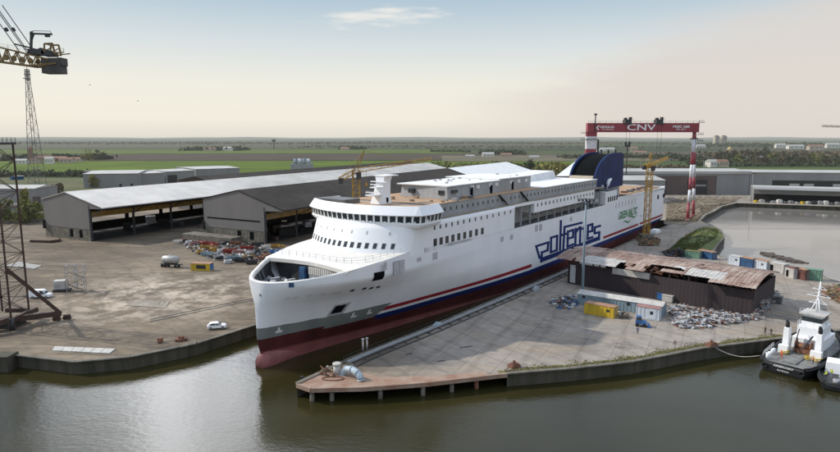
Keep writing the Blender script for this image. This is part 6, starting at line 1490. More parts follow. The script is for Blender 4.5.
for x_, y_, h_ in ((2.2, 3.6, 2.9), (3.2, 3.6, 2.9), (6, 4.0, 2.6), (6.9, 4.0, 2.6)):
    b = MB(); b.tube([T(x_, y_, 1.5), T(x_, y_, h_)], .3, 8); b.build('bollard', M['white'], tug)
for yy in (-3.4, -1.8, 2.4):
    b = MB(); pts = [T(8.5 + .9 * math.cos(a * .52), yy + .6 * math.sin(a * .52), 1.62 + .03 * a) for a in range(25)]; b.tube(pts, .11, 6); b.build('hose_coil', M['yellowbox'], tug)
b = MB(); tb(b, 3, 9, -1.2, 1.2, 1.52, 1.75); b.build('hatch_cover', M['tugdeck'], tug, bevel=.04)
b = MB(); b.bar(T(13, -1, 5), T(9.3, -.3, 3), .25); b.bar(T(13, 1.5, 6), T(8.8, 1.2, 1.8), .18); b.build('towing_gear', M['darksteel'], tug)
for k, y in enumerate((-3.2, -1.6, 0, 1.6, 3.2)):
    b = MB(); rr2 = .42; c_ = T(-.18, y, 1.2); pts = [c_ + (T(0, math.cos(a) * rr2, math.sin(a) * rr2) - T(0, 0, 0)) for a in [2 * math.pi * i / 14 for i in range(15)]]; 
    if k in (0, 4): b.tube(pts, .13, 6); b.build('tyre_fender', M['tyre'], tug)
text_mesh('AMBROGIO', .6, FW, 'lettering', lambda x, y, z: T(-.06 - z, -x, 1.55 + y), tug, sx=1.1, bold=.01)
text_mesh('RAVENNA', .4, FW, 'lettering', lambda x, y, z: T(-.06 - z, -x, .75 + y), tug, sx=1.1)
b = MB(); b.bar(T(16, -3.0, 6.6), T(16, -3.4, 6.6), .05)
person('person in orange overalls on the left side of the tug deck', T(5.2, 2.0, 1.5), R(200), M['orange'], M['orange'], 'work', helmet=M['orange'])
person('person in orange overalls on the right side of the tug deck', T(6.2, -3.2, 1.5), R(140), M['orange'], M['trouser'], 'stand', helmet=M['orange'])
BO2 = Vector((81.8, 106.4, 0))
bt2, T2, half2, dz2 = boat('workboat', 'small dark work boat alongside the tug at the right edge', at(836, 392, 0) , R(58), 14, 5.2, .9, M['tugblack'], M['darksteel'], 'boat', .8)
b = MB(); b.tube([T2(1.8, 0, .9), T2(1.8, 0, 1.7)], .55, 12); b.box(T2(4, -1, 1.3), (1.4, 1, .8), R(58)); b.build('deck_gear', M['scrap'], bt2)
b = MB(); b.hexa([T2(7, -1.6, .9), T2(11, -1.4, .9), T2(11, 1.4, .9), T2(7, 1.6, .9), T2(7.3, -1.4, 3), T2(10.6, -1.1, 3), T2(10.6, 1.1, 3), T2(7.3, 1.4, 3)]); b.build('wheelhouse', M['white'], bt2, bevel=.06)
person('person in yellow hi-vis jacket left of two on the work boat', T2(3.2, 1.4, .95), R(160), M['hiviz'], M['trouser'], 'work', helmet=M['hiviz'])
person('person in yellow hi-vis jacket right of two on the work boat', T2(4.9, .6, .95), R(190), M['hiviz'], M['bluegrey'], 'stand', helmet=M['white'])
b = MB(); p0 = T(.3, 4.3, 2.6); p1 = at(738, 344.5) + Vector((0, 0, .4)); p1 = at(714, 347)
pts = [p0.lerp(p1, i / 12) + Vector((0, 0, -1.0 * math.sin(math.pi * i / 12))) for i in range(13)]; b.tube(pts, .06, 6); tag(b.build('mooring_line', M['pale']), 'slack pale mooring line from the tug stern to the quay', 'rope')
b = MB(); c = at(696, 346); b.box(c + Vector((0, 0, .35)), (1.6, 1.4, .5), .5); b.box(c + Vector((0, 0, .7)), (1.2, 1.0, .3), .3); 
for k, (px, py, w_) in enumerate(((711, 346, 2.4), (514, 367, 2.0))):
    c = at(px, py); b = MB(); b.box(c + Vector((0, 0, .3)), (w_, 1.5, .5), .5); b.box(c + Vector((.1, 0, .65)), (w_ * .7, 1.0, .25), .4); b.tube([c + Vector((0, 0, .7)), c + Vector((0, 0, 1.3))], .25, 10); tag(b.build('rusty_bollard', M['scraprust']), ('rusty bollard block on the grassy edge near the two people', 'rusty bollard block where the rusty quay end meets the grass')[k], 'bollard')

# ================================================================== LEFT YARD OBJECTS
# mooring bollard and timber at the left quay edge
for k, (px, py, lb) in enumerate(((181, 341, 'rusty bollard block at the left quay edge'), (160, 343, 'small rusty hook ring at the left quay edge'))):
    c = at(px, py); b = MB(); b.box(c + Vector((0, .2, .3)), (2.4 if k == 0 else .9, 1.2, .5), .3); b.tube([c + Vector((.3, .2, .5)), c + Vector((.3, .2, 1.1))], .3, 10); b.tube([c + Vector((-.4, .2, .5)), c + Vector((-.4, .2, 1.0))], .25, 10); tag(b.build('mooring_bollard', M['scraprust']), lb, 'bollard')
# pier block far left
b = MB(); a0 = at(-60, 356); a1 = at(15, 356); 
b.hexa([Vector((a0.x, a0.y - 2.2, -4)), Vector((a1.x, a1.y - 2.2, -4)), Vector((a1.x, a1.y + 1.2, -4)), Vector((a0.x, a0.y + 1.2, -4)), Vector((a0.x, a0.y - 2.2, 3.1)), Vector((a1.x, a1.y - 2.2, 3.1)), Vector((a1.x, a1.y + 1.2, 3.1)), Vector((a0.x, a0.y + 1.2, 3.1))])
tag(b.build('pier_block', M['quaywall'], bevel=.1), 'heavy stone pier block at the left end of the quay', 'pier')
a = at(55, 348.5); 
b = MB(); P4 = [at(55, 347), at(116, 349.5), at(110, 354), at(52, 351)]
for k in range(6):
    f0_, f1_ = k / 6, (k + .94) / 6; b.prism([P4[0].lerp(P4[1], f0_), P4[0].lerp(P4[1], f1_), P4[3].lerp(P4[2], f1_), P4[3].lerp(P4[2], f0_)], (0, 0, .18))
tag(b.build('steel_plates', M['pale']), 'long pale steel plates lying on the left quay edge', 'plate')
b = MB(); 
for k in range(9):
    p0_, p1_ = at(20 + k * 2.6, 262.5 + k * .45), at(6 + k * 3.3, 266.5 + k * .35); b.bar(p0_ + Vector((0, 0, .15)), p1_ + Vector((0, 0, .15)), .8, .25)
tag(b.build('beam_grid', M['pale']), 'row of pale slanted beams laid on the yard behind the van', 'beams')
b = MB()
for k in range(8):
    p0_, p1_ = at(128 + k * 5, 306 + k * .3), at(138 + k * 4.2, 300 + k * .2); b.bar(p0_ + Vector((0, 0, .06)), p1_ + Vector((0, 0, .06)), 1.3, .1)
tag(b.build('beam_grid', mat('faded_slab', (.30, .26, .215), .9, var=.15, scale=.6)), 'faded pale slabs laid flat in the middle of the left yard', 'slabs')
# rails in yard
b = MB()
for k in (0, 1):
    b.bar(at(150, 321.8 - k * 2.2) + Vector((0, 0, .04)), at(257, 299.5 - k * 2) + Vector((0, 0, .04)), .22, .1); 
tag(b.build('crane_rail', M['darksteel']), 'pair of dark crane rails sunk in the left yard', 'rail')
# flat dark barge section
c = at(47, 241.5); t = thing('flat_pontoon', 'flat dark pontoon lying on the yard by the left shed', 'pontoon', c, R(-10)); T_ = loc_tf(t)
b = MB(); b.prism([T_(-5.5, -3, .1), T_(4, -3, .1), T_(6, 0, .1), T_(4, 3, .1), T_(-5.5, 3, .1)], (0, 0, .9)); b.build('hull', M['rustcrane'], t, bevel=.08)
b = MB(); b.prism([T_(-5, -2.6, 1.0), T_(3.8, -2.6, 1.0), T_(5.4, 0, 1.0), T_(3.8, 2.6, 1.0), T_(-5, 2.6, 1.0)], (0, 0, .08)); b.build('deck', M['wood'], t)
# scaffold stair tower
c = at(77, 291); t = thing('scaffold_tower', 'scaffolding stair tower standing on the left yard', 'scaffold', c, R(20)); T_ = loc_tf(t)
b = MB()
for x in (-2.2, 0, 2.2):
    for y in (-1.3, 1.3): b.bar(T_(x, y, 0), T_(x, y, 7.6), .12)
for z in (1.9, 3.8, 5.7, 7.4):
    for y in (-1.3, 1.3): b.bar(T_(-2.2, y, z), T_(2.2, y, z), .09)
    for x in (-2.2, 0, 2.2): b.bar(T_(x, -1.3, z), T_(x, 1.3, z), .09)
for k, z in enumerate((0, 1.9, 3.8)):
    s_ = 1 if k % 2 else -1; b.bar(T_(-2.2 * s_, -1.3, z), T_(0, -1.3, z + 1.9), .07); b.bar(T_(2.2, 1.3, z), T_(0, 1.3, z + 1.9), .07)
b.build('tubes', M['scrap'], t)
b = MB()
for k, z in enumerate((0, 1.9, 3.8)): s_ = 1 if k % 2 else -1; b.bar(T_(-2.0 * s_, 0, z), T_(2.0 * s_, 0, z + 1.9), .9, .12)
b.build('stair_flight', M['wood'], t)
b = MB()
for z in (1.9, 3.8, 5.7): b.box(T_(1.7 if int(z * 10) % 38 else -1.7, 0, z), (1.0, 2.5, .08), R(20))
b.build('platform', M['wood'], t)
# white generator box
c = at(61, 291); t = thing('generator', 'off white generator box on a dark skid in the left yard', 'generator', c, R(12)); T_ = loc_tf(t)
b = MB(); b.box(T_(0, 0, 1.9), (3.0, 2.2, 2.4), R(12)); b.build('body', M['pale'], t, bevel=.06)
b = MB(); b.box(T_(.3, 0, .35), (4.2, 2.5, .5), R(12)); b.build('skid', M['darksteel'], t)
b = MB()
for k in range(5): b.box(T_(-1.0 + k * .3, -1.12, 1.7), (.2, .06, 1.2), R(12))
b.build('vent_grille', M['shipgrey'], t)

def car(name, label, c, rz, L_=4.2, W_=1.75, H_=1.5, van=False, paint=None, cat='car'):
    t = thing(name, label, cat, c, rz); T_ = loc_tf(t); hw = W_ / 2
    prof = ([(-L_/2, .35), (-L_/2, .9), (-L_/2 + .1, H_ - .15), (-L_/2 + .3, H_), (L_*.18, H_), (L_*.30, 1.15), (L_*.47, .95), (L_/2, .7), (L_/2, .35)] if van else
            [(-L_/2, .35), (-L_/2 - .02, .8), (-L_/2 + .25, 1.0), (-L_/2 + .55, H_ - .08), (-L_*.18, H_), (L_*.05, H_ - .02), (L_*.24, 1.0), (L_*.44, .86), (L_/2, .65), (L_/2, .35)])
    b = MB()
    rows = []
    for y, s_ in ((-hw, .93), (-hw + .03, 1), (-hw * .9, 1), (hw * .9, 1), (hw - .03, 1), (hw, .93)):
        rows.append([T_(x, y * (1 - .16 * max(0, (z - .9)) / (H_ - .9)), z) for x, z in prof])
    b.grid(rows, smooth=False, closed=True)
    b.quad(*rows[0]); b.quad(*rows[-1]); b.build('body', paint or M['white'], t)
    def side_y(z): return hw * (1 - .16 * max(0, z - .9) / (H_ - .9)) + .012
    if van: wins = [[(L_*.02, 1.12), (L_*.27, 1.12), (L_*.165, H_ - .15), (L_*.02, H_ - .15)]]
    else: wins = [[(-L_*.36, 1.02), (-L_*.06, 1.02), (-L_*.06, H_ - .12), (-L_*.27, H_ - .12)], [(-L_*.04, 1.02), (L_*.20, 1.02), (L_*.05, H_ - .12), (-L_*.04, H_ - .12)]]
    for s_ in (-1, 1):
        for wv in wins:
            b = MB(); b.quad(*[T_(x, s_ * side_y(z), z) for x, z in wv]); b.build('side_window', M['glass'], t, recalc=False)
    b = MB(); x0, z0_, x1, z1_ = (L_*.175, H_ - .06, L_*.295, 1.2) if van else (L_*.065, H_ - .1, L_*.23, 1.04)
    b.quad(*[T_(x + .02, y, z + .02) for x, y, z in ((x0, -hw * .78, z0_), (x0, hw * .78, z0_), (x1, hw * .88, z1_), (x1, -hw * .88, z1_))]); b.build('windscreen', M['glass'], t, recalc=False)
    for x in (-L_ * .31, L_ * .31):
        for y in (-1, 1):
            b = MB(); b.tube([T_(x, y * (hw - .2), .33), T_(x, y * (hw + .02), .33)], .33, 18); w_ = b.build('wheel', M['tyre'], t)
            b = MB(); b.tube([T_(x, y * (hw + .02), .33), T_(x, y * (hw + .035), .33)], .19, 14); b.build('rim', M['steel'], w_)
    for y in (-1, 1):
        b = MB(); b.box(T_(L_ / 2 - .03, y * hw * .7, .72), (.12, .35, .14), rz); b.build('headlight', M['steel'], t)
        b = MB(); b.box(T_(-L_ / 2 - .02, y * hw * .8, .85), (.06, .2, .25), rz); b.build('tail_light', M['red'], t)
    return t
car('parked_car', 'small white car parked alone near the left quay edge', at(217, 328.5), R(14), 4.1, 1.75, 1.5)
car('parked_van', 'white panel van parked beside the generator', at(41, 297.5), R(8), 5.3, 2.0, 2.2, True, cat='van')
c = at(31, 297); b = MB(); b.box(c + Vector((-.5, 0, .5)), (2.2, 1.7, .25), R(8)); b.box(c + Vector((-.5, 0, .9)), (.2, 1.6, .8), R(8)); b.tube([c + Vector((-.5, -.8, .35)), c + Vector((-.5, .8, .35))], .33, 12); tag(b.build('car_trailer', M['darksteel']), 'small dark trailer behind the white van', 'trailer')
# tank trailer
c = at(171, 267); t = thing('tank_trailer', 'grey cylindrical tank on a low wheeled trailer in the yard', 'tank trailer', c, R(-14)); T_ = loc_tf(t)
b = MB(); xs = [(-3.0, .2), (-2.85, .9), (-2.5, 1.25), (0, 1.32), (2.5, 1.25), (2.85, .9), (3.0, .2)]; b.tube([T_(x, 0, 2.55) for x, _ in xs], [r_ for _, r_ in xs], 18); tk = b.build('tank', M['tank'], t)
b = MB(); b.tube([T_(0, 0, 3.7), T_(0, 0, 4.1)], .35, 12); b.build('filler_cap', M['steel'], tk)
b = MB(); b.box(T_(0.2, 0, 1.05), (7.4, 1.6, .3), R(-14)); b.bar(T_(3.8, 0, 1.0), T_(5, 0, .8), .15); b.build('chassis', M['darksteel'], t)
for x in (-2.6, -1.5, 2.4):
    for y in (-.9, .9):
        b = MB(); b.tube([T_(x, y - .16, .5), T_(x, y + .16, .5)], .5, 16); b.build('wheel', M['tyre'], t)
# yellow/blue open container
t = container('low yellow sided container with blue end in the left yard', at(202.5, 270), 6.4, 2.6, 2.3, R(-8), M['yellowbox'], M['rustroof'], door=False, windows=((0.2, 1.3, 3.2, 1.2),))
T_ = loc_tf(t); b = MB(); b.box(T_(3.24, 0, 1.2), (.08, 2.3, 2.0), R(-8)); b.build('end_door', M['blue'], t)
# yard clutter in front of the dark-roofed shed
def coil(label, c, r_, m_, group):
    b = MB(); 
    for k in range(3):
        pts = [c + Vector((r_ * math.cos(a), r_ * math.sin(a), .25 + k * .35)) for a in [2 * math.pi * i / 14 for i in range(15)]]; b.tube(pts, .2, 6)
    tag(b.build('cable_coil', m_), label, 'cable coil', group)
def frame_rack(label, c, rz, m_, m2, w_=3.4):
    t = thing('equipment_skid', label, 'equipment', c, rz, 'gear stored in front of the sheds'); T_ = loc_tf(t)
    b = MB()
    for x in (-w_ / 2, w_ / 2):
        for y in (-.9, .9): b.bar(T_(x, y, 0), T_(x, y, 1.6), .14)
    for z in (.2, 1.6):
        for y in (-.9, .9): b.bar(T_(-w_ / 2, y, z), T_(w_ / 2, y, z), .14)
        for x in (-w_ / 2, w_ / 2): b.bar(T_(x, -.9, z), T_(x, .9, z), .14)
    b.build('frame', m_, t)
    b = MB(); b.tube([T_(-w_ * .35, 0, .85), T_(w_ * .3, 0, .85)], .6, 12); b.box(T_(w_ * .28, 0, .9), (.9, 1.2, 1.2), rz); b.build('pump', m2, t)
def skip_bin(label, c, rz, m_, L_=3.6, group='gear stored in front of the sheds'):
    b = MB(); T_ = lambda x, y, z: Vector(c) + Matrix.Rotation(rz, 3, 'Z') @ Vector((x, y, z)); l2 = L_ / 2
    o = [(-l2 * .75, -.8), (l2 * .75, -.8), (l2 * .75, .8), (-l2 * .75, .8)]; tpp = [(-l2, -1), (l2, -1), (l2, 1), (-l2, 1)]
    ti = [(-l2 + .12, -.88), (l2 - .12, -.88), (l2 - .12, .88), (-l2 + .12, .88)]
    rows = [[T_(x, y, .1) for x, y in o], [T_(x, y, 1.4) for x, y in tpp], [T_(x, y, 1.4) for x, y in ti], [T_(x * .76, y * .8, .35) for x, y in ti]]
    b.grid(rows, smooth=False, closed=True); b.quad(*rows[-1]); b.box(T_(0, -1.02, 1.0), (L_ * .9, .12, .12), rz)
    tag(b.build('skip', m_), label, 'skip', group)
cols_ = {'red': M['red'], 'faded red': M['pinkroof'], 'yellow': M['jibyellow'], 'white': M['patch'], 'blue grey': M['bluegrey'], 'dark': M['darksteel'], 'pale': M['pale'], 'rusty': M['scraprust'], 'blue': M['blue'], 'green': M['greencont']}
cl = [(178, 243.5, 'pale', 's'), (184, 242.5, 'faded red', 'f'), (189, 243.5, 'white', 'c'), (195, 245, 'faded red', 's'), (203, 245, 'red', 'f'), (209, 245.5, 'red', 's'), (214, 247.5, 'red', 'f'), (206, 249, 'yellow', 's'), (213, 251, 'yellow', 'f'), (200, 253, 'yellow', 'c'),
      (207, 256, 'blue grey', 's'), (213, 258, 'blue grey', 'f'), (221, 252.5, 'white', 'c'), (219, 260, 'pale', 'f'), (230, 253, 'red', 's'), (238, 254, 'faded red', 's'), (243, 253, 'pale', 'c'), (247, 250, 'red', 's'), (250, 255, 'pale', 'f'), (233, 260, 'blue grey', 's'), (241, 262, 'dark', 's'), (249, 260, 'yellow', 'f'),
      (252, 264, 'dark', 's'), (260, 260, 'rusty', 'c'), (267, 258, 'rusty', 'f'), (256, 254, 'dark', 'f'), (266, 249, 'pale', 'f'), (275, 248, 'yellow', 's'), (281, 248, 'yellow', 'c'), (276, 254, 'blue', 's'), (225, 245, 'dark', 'f'), (236, 245, 'rusty', 's'), (258, 246, 'dark', 's'), (228, 263, 'white', 'c')]
near_ = ['beside the loading platform', 'at the foot of the shed gable', 'at the left end of the row', 'behind the yellow sided container', 'near the ferry bow side', 'in the middle of the stored gear', 'close to the open shed bay', 'at the front of the stored gear']
kn = {'s': 'open skip', 'f': 'framed pump skid', 'c': 'cable coil'}
seen = {}
for i, (px, py, cc, kd) in enumerate(cl):
    c = at(px, py)
    neb = 'at the left end of the gear row' if px < 192 else 'behind the yellow sided container' if px < 212 and py < 252 else 'just right of the yellow sided container' if px < 224 else 'in the front of the stored gear' if py > 257 else 'in the middle of the stored gear' if px < 252 else 'beside the ferry bow'
    key = (cc, kd, neb); seen[key] = seen.get(key, 0) + 1
    lb = '%s %s %s' % (cc, kn[kd], neb) + ('' if seen[key] == 1 else ', the one further right')
    if kd == 's': skip_bin(lb, c, R(-25 + (i * 37) % 60), cols_[cc], 3.6 + (i % 3) * .8)
    elif kd == 'f': frame_rack(lb, c, R(-30 + (i * 53) % 70), cols_[cc], M['darksteel'] if i % 2 else cols_[cc])
    else: coil(lb, c, 1.2, cols_[cc], 'gear stored in front of the sheds')
pile('yard_debris', 'low scatter of small parts among the stored gear by the sheds', [(176, 242), (220, 240), (270, 246), (288, 250), (262, 262), (228, 262), (200, 256)], 700, [(M['scrap'], 3), (M['pale'], 2), (M['scraprust'], 2), (M['darksteel'], 4)], .25, 1.3, .7, 11)

# street light at far right side basin reflection pole
c = at(751, 202); t = thing('lamp_post', 'tall slim lamp post at the far basin wall', 'lamp post', c)
b = MB(); b.tube([c, c + Vector((0, 0, 19))], [.25, .14], 8); b.build('pole', M['far_grey'], t); b = MB(); b.box(c + Vector((.8, 0, 19)), (2.2, .7, .3)); b.build('lamp_head', M['far_dark'], t)
for k, (px, h) in enumerate(((639.5, 20), (656, 20), (702, 20), (727, 18))):
    c = at(px, 186); t = thing('lamp_post', ['lamp post left of the stern crane beyond the warehouse', 'lamp post right of the stern crane beyond the warehouse', 'lamp post just right of the gantry leg beyond the warehouse', 'lamp post beyond the warehouse near its right end'][k], 'lamp post', c)
    b = MB(); b.tube([c, c + Vector((0, 0, h + 4))], [.25, .15], 6); b.build('pole', M['far_grey'], t); b = MB(); b.box(c + Vector((.6, 0, h + 4)), (1.8, .6, .3)); b.build('lamp_head', M['far_dark'], t)

# ================================================================== TREES AND FAR COUNTRY
def make_tree(label, base, h, w_, lm_, n=420, seed=0, col=False, group='trees in the countryside', leaf=.8, low=.18, name='tree'):
    rr_ = random.Random(seed); t = thing(name, label, 'tree', base, 0, group); B_ = Vector(base)
    b = MB(); b.tube([B_, B_ + Vector((0, 0, h * .5)), B_ + Vector((rr_.uniform(-.3, .3), 0, h * .85))], [h * .028, h * .018, h * .006], 7)
    for k in range(7):
        a = rr_.uniform(0, 6.28); z = h * rr_.uniform(.25, .7); b.tube([B_ + Vector((0, 0, z)), B_ + Vector((math.cos(a) * w_ * .35, math.sin(a) * w_ * .35, z + h * .18))], [h * .012, h * .004], 5)
    b.build('trunk', M['bark'], t)
    b = MB(); cl_ = []
    nc = 9 if not col else 12
    for k in range(nc):
        a = rr_.uniform(0, 6.28); r_ = w_ * .5 * rr_.uniform(.2, .8) * (0.5 if col else 1); z = h * rr_.uniform(low + .12, .86); taper_ = 1 - .55 * max(0, (z / h - .5)) * 2
        cl_.append((Vector((math.cos(a) * r_ * taper_, math.sin(a) * r_ * taper_, z)), w_ * rr_.uniform(.16, .30) * (1 if not col else .9)))
    for k in range(n):
        c, r_ = rr_.choice(cl_); d_ = Vector((rr_.gauss(0, 1), rr_.gauss(0, 1), rr_.gauss(0, 1))).normalized() * r_ * rr_.uniform(.5, 1.1)
        p = B_ + c + d_; s_ = leaf * rr_.uniform(.5, 1.3); e1_ = Vector((rr_.gauss(0, 1), rr_.gauss(0, 1), rr_.gauss(0, .6))).normalized() * s_; e2_ = e1_.cross(Vector((rr_.gauss(0, 1), rr_.gauss(0, 1), rr_.gauss(0, 1)))).normalized() * s_ * .8
        b.quad(p - e1_, p + e2_, p + e1_, p - e2_)
    b.build('crown', lm_, t, recalc=False); return t
# trees by the left stores
for k, (px, py, h, w_, m_, lb) in enumerate(((27, 217, 17, 8, 'leafyellow', 'tall yellow green poplar beside the left lattice tower'), (6, 221, 11, 12, 'leafgreen', 'round green tree at the left edge of the picture'), (22, 223, 11, 13, 'leafgreen', 'broad green tree in front of the tall poplar'), (35, 222, 10, 10, 'leafgreen', 'green tree nearest the left shed gable'), (58, 200, 11, 10, 'leafbrown', 'small bare brown tree behind the left gable'), (93, 188, 12, 8, 'leafyellow', 'small yellow green tree in front of the white warehouse'), (-6, 222, 12, 14, 'leafgreen', 'green tree cut by the left picture edge'))):
    make_tree(lb, at(px, py), h, w_, M[m_], 900, 30 + k, col=(k == 0), leaf=.6, group='trees by the left stores', low=.05)
def far(px, py): return at(px, py, 2.4)
fp_ = [(88, 160.5, 22, 26, 'leafyellow', 'large yellow green tree in the village left of centre'), (98, 160, 20, 14, 'leafbrown', 'thin brown tree beside the large village tree'), (104, 160, 22, 14, 'leafbrown', 'bare grey tree at the right end of the village trees'),
       (508, 176, 15, 15, 'leafdark', 'dark round tree beyond the ferry roof, left of three'), (518, 176, 15, 16, 'leafdark', 'dark round tree beyond the ferry roof, middle of three'), (530, 176, 18, 16, 'leafdark', 'dark taller tree beyond the ferry roof, right of three'),
       (540, 178, 12, 10, 'leafgreen', 'light green tree right of the three dark ones'), (552, 178, 14, 12, 'leafyellow', 'yellow green tree left of the funnel'), (562, 177, 14, 10, 'leafyellow', 'pale spring tree nearest the funnel')]
for k, (px, py, h, w_, m_, lb) in enumerate(fp_): make_tree(lb, far(px, py), h, w_, M[m_], 420, 60 + k, leaf=1.1, low=.05)
rr = random.Random(77)
adj = ['tall', 'broad', 'low', 'slender', 'ragged', 'dense']; clr = {'leafdark': 'dark', 'leafgreen': 'green', 'leafbrown': 'bare brown', 'leafyellow': 'yellow green'}
k = 0
for i in range(34):   # poplar belt and orchard right of the gantry
    px = 716 + i * 3.9 + rr.uniform(-1.5, 1.5); py = rr.choice([160, 161.5, 163, 165.5]); m_ = rr.choice(['leafbrown', 'leafbrown', 'leafdark', 'leafgreen']); h = rr.uniform(10, 17) * (1.5 if px < 775 else 1)
    make_tree('bushy tree in the belt of trees beyond the right warehouses', far(px, py), h, h * .8, M[m_], 200, 200 + i, leaf=1.7, group='belt of trees beyond the right warehouses', low=.02)
def hedge(name, label, px0, px1, py, n, h, m_, seed, spread=10):
    rr_ = random.Random(seed); b = MB(); a, c = far(px0, py), far(px1, py)
    for k in range(n):
        t_ = rr_.random(); p = a.lerp(c, t_) + Vector((0, rr_.gauss(0, spread), 0)); hh = h * (.45 + .55 * abs(math.sin(t_ * 37 + seed) * math.sin(t_ * 11 + 2))); z = rr_.random() * hh; s_ = h * rr_.uniform(.12, .3) * (a.y / 900) ** .3
        e1_ = Vector((rr_.gauss(0, 1), rr_.gauss(0, 1), rr_.gauss(0, .7))).normalized() * s_ * 1.4; e2_ = e1_.cross(Vector((rr_.gauss(0, 1), rr_.gauss(0, 1), rr_.gauss(0, 1)))).normalized() * s_
        b.quad(p + Vector((0, 0, z)) - e1_, p + Vector((0, 0, z)) + e2_, p + Vector((0, 0, z)) + e1_, p + Vector((0, 0, z)) - e2_)
    tag(b.build(name, M[m_], recalc=False), label, 'trees', kind='stuff')
hedge('hedgerow', 'dark hedgerow along the field edge behind the left stores', -40, 100, 176, 1500, 7, 'leafdark', 1, 8)
hedge('hedgerow', 'village shrubs and trees on the left horizon fields', 5, 110, 159.5, 1500, 11, 'leafdark', 2, 14)
hedge('woodland', 'distant village wood left of centre', 188, 246, 150.5, 900, 14, 'leafdark', 3, 40)
hedge('woodland', 'distant tree clump above the ferry bridge', 340, 366, 149.5, 400, 14, 'leafdark', 4, 30)
hedge('woodland', 'scattered wood above the middle fields', 430, 470, 152, 400, 9, 'leafdark', 5, 30)
hedge('woodland', 'farm trees around the white barns', 480, 523, 154, 900, 12, 'leafdark', 6, 30)
hedge('woodland', 'mixed scrub behind the ferry roofs', 400, 590, 170, 6000, 9, 'leafgreen', 7, 40)
hedge('woodland', 'tall scrub between the funnel and the roofs', 535, 585, 176, 2600, 13, 'leafyellow', 8, 12)
hedge('hedgerow', 'line of trees beyond the gantry crane', 560, 700, 158, 1500, 10, 'leafdark', 9, 25)
hedge('hedgerow', 'hedge left of the gantry leg by the fields', 600, 690, 168, 900, 6, 'leafbrown', 10, 10)
hedge('woodland', 'broad brown and green woodland beyond the right warehouses', 715, 900, 157, 4200, 13, 'leafbrown', 11, 60)
hedge('hedgerow', 'dark hedge right above the long warehouse', 690, 900, 166, 2600, 7, 'leafdark', 12, 12)
hedge('hedgerow', 'dark green belt across the right fields', 680, 900, 162, 2600, 9, 'leafdark', 17, 20)
hedge('woodland', 'hazy town trees on the right horizon', 700, 900, 146.5, 2400, 18, 'leafdark', 13, 200)
hedge('woodland', 'hazy tree line on the central horizon', 250, 700, 143.6, 2600, 13, 'leafdark', 14, 400)
hedge('woodland', 'hazy tree line on the left horizon', -60, 250, 143.5, 1800, 13, 'leafdark', 15, 400)
hedge('woodland', 'faint wood in the far middle distance', 300, 700, 147.5, 1300, 9, 'leafdark', 16, 200)
def house(label, px, py, w_, d_, h, wm, rm, k=0, cat='house', name='farmhouse', win=True):
    c = far(px, py); t = thing(name, label, cat, c, R((k * 37) % 40 - 20)); T_ = loc_tf(t)
    b = MB(); b.hexa([T_(-w_/2, -d_/2, 0), T_(w_/2, -d_/2, 0), T_(w_/2, d_/2, 0), T_(-w_/2, d_/2, 0), T_(-w_/2, -d_/2, h), T_(w_/2, -d_/2, h), T_(w_/2, d_/2, h), T_(-w_/2, d_/2, h)]); b.build('wall', wm, t)
    b = MB(); b.prism([T_(-w_/2 - .5, -d_/2 - .5, h), T_(-w_/2 - .5, 0, h + d_ * .28), T_(-w_/2 - .5, d_/2 + .5, h)], T_(w_ + 1, 0, 0) - T_(0, 0, 0)); b.build('roof', rm, t)
    if win:
        for q in (-.3, 0, .3):
            b = MB(); b.box(T_(w_ * q, -d_/2 - .02, h * .55), (w_ * .1, .1, h * .25), R((k * 37) % 40 - 20)); b.build('window', M['far_dark'], t)
    return t
hl = [(36, 163, 20, 10, 7, 'houses', 'tan farmhouse at the left end of the village'), (44, 162, 26, 12, 8, 'houses', 'long tan house beside the brick bell tower'), (50, 164, 12, 10, 9, 'housewhite', 'small white house in the middle of the village'), (58, 162, 30, 12, 7, 'tiles', 'low brick barn in the village'), (67, 163, 22, 10, 7, 'houses', 'tan house right of the brick barn'), (22, 164, 18, 10, 6, 'housewhite', 'pale house furthest left of the village'), (76, 162, 18, 10, 6, 'houses', 'last tan house before the large village tree'),
      (488, 157, 26, 14, 7, 'housewhite', 'white barn among the farm trees above the ferry'), (470, 157.5, 20, 8, 4, 'housewhite', 'long low white shed left of the farm trees'), (506, 157, 24, 12, 6, 'houses', 'tan farmhouse right of the white barn'), (534, 158.5, 20, 8, 4, 'housewhite', 'low white shed right of the farm trees'),
      (607, 151, 46, 14, 7, 'housewhite', 'long white industrial shed seen under the gantry beam'), (634, 152, 20, 14, 12, 'houses', 'tan house seen between the gantry hooks'), (640, 155, 30, 12, 7, 'houses', 'lower farm building below the tan house'), (600, 152, 20, 12, 6, 'housewhite', 'small white shed left of the gantry leg'),
      (712, 167, 16, 12, 8, 'housewhite', 'white house left of a pair behind the warehouse'), (721, 167, 16, 12, 8, 'houses', 'tan house right of a pair behind the warehouse'), (744, 159, 20, 10, 6, 'housewhite', 'white farmhouse among the right trees'), (758, 160, 22, 12, 6, 'housewhite', 'white barn right of the farmhouse'), (700, 148, 40, 20, 10, 'housewhite', 'pale industrial hall near the gantry leg on the plain'), (795, 149, 60, 20, 12, 'housewhite', 'long pale hall in the hazy right town'), (815, 150, 50, 20, 14, 'houses', 'tan block in the hazy right town'), (780, 148, 40, 20, 14, 'housewhite', 'pale block left in the hazy right town'), (832, 148, 50, 20, 16, 'housewhite', 'pale block furthest right in the hazy town'),
      (210, 151, 40, 14, 8, 'houses', 'tan farm left in the distant village wood'), (228, 151, 30, 14, 10, 'housewhite', 'pale house right in the distant village wood'), (345, 150.5, 30, 14, 8, 'houses', 'farm house in the clump above the bridge')]
for k, (px, py, w_, d_, h, wm, lb) in enumerate(hl): house(lb, px, py, w_, d_, h, M[wm], M['tiles'] if wm != 'housewhite' else M['far_roof'], k)
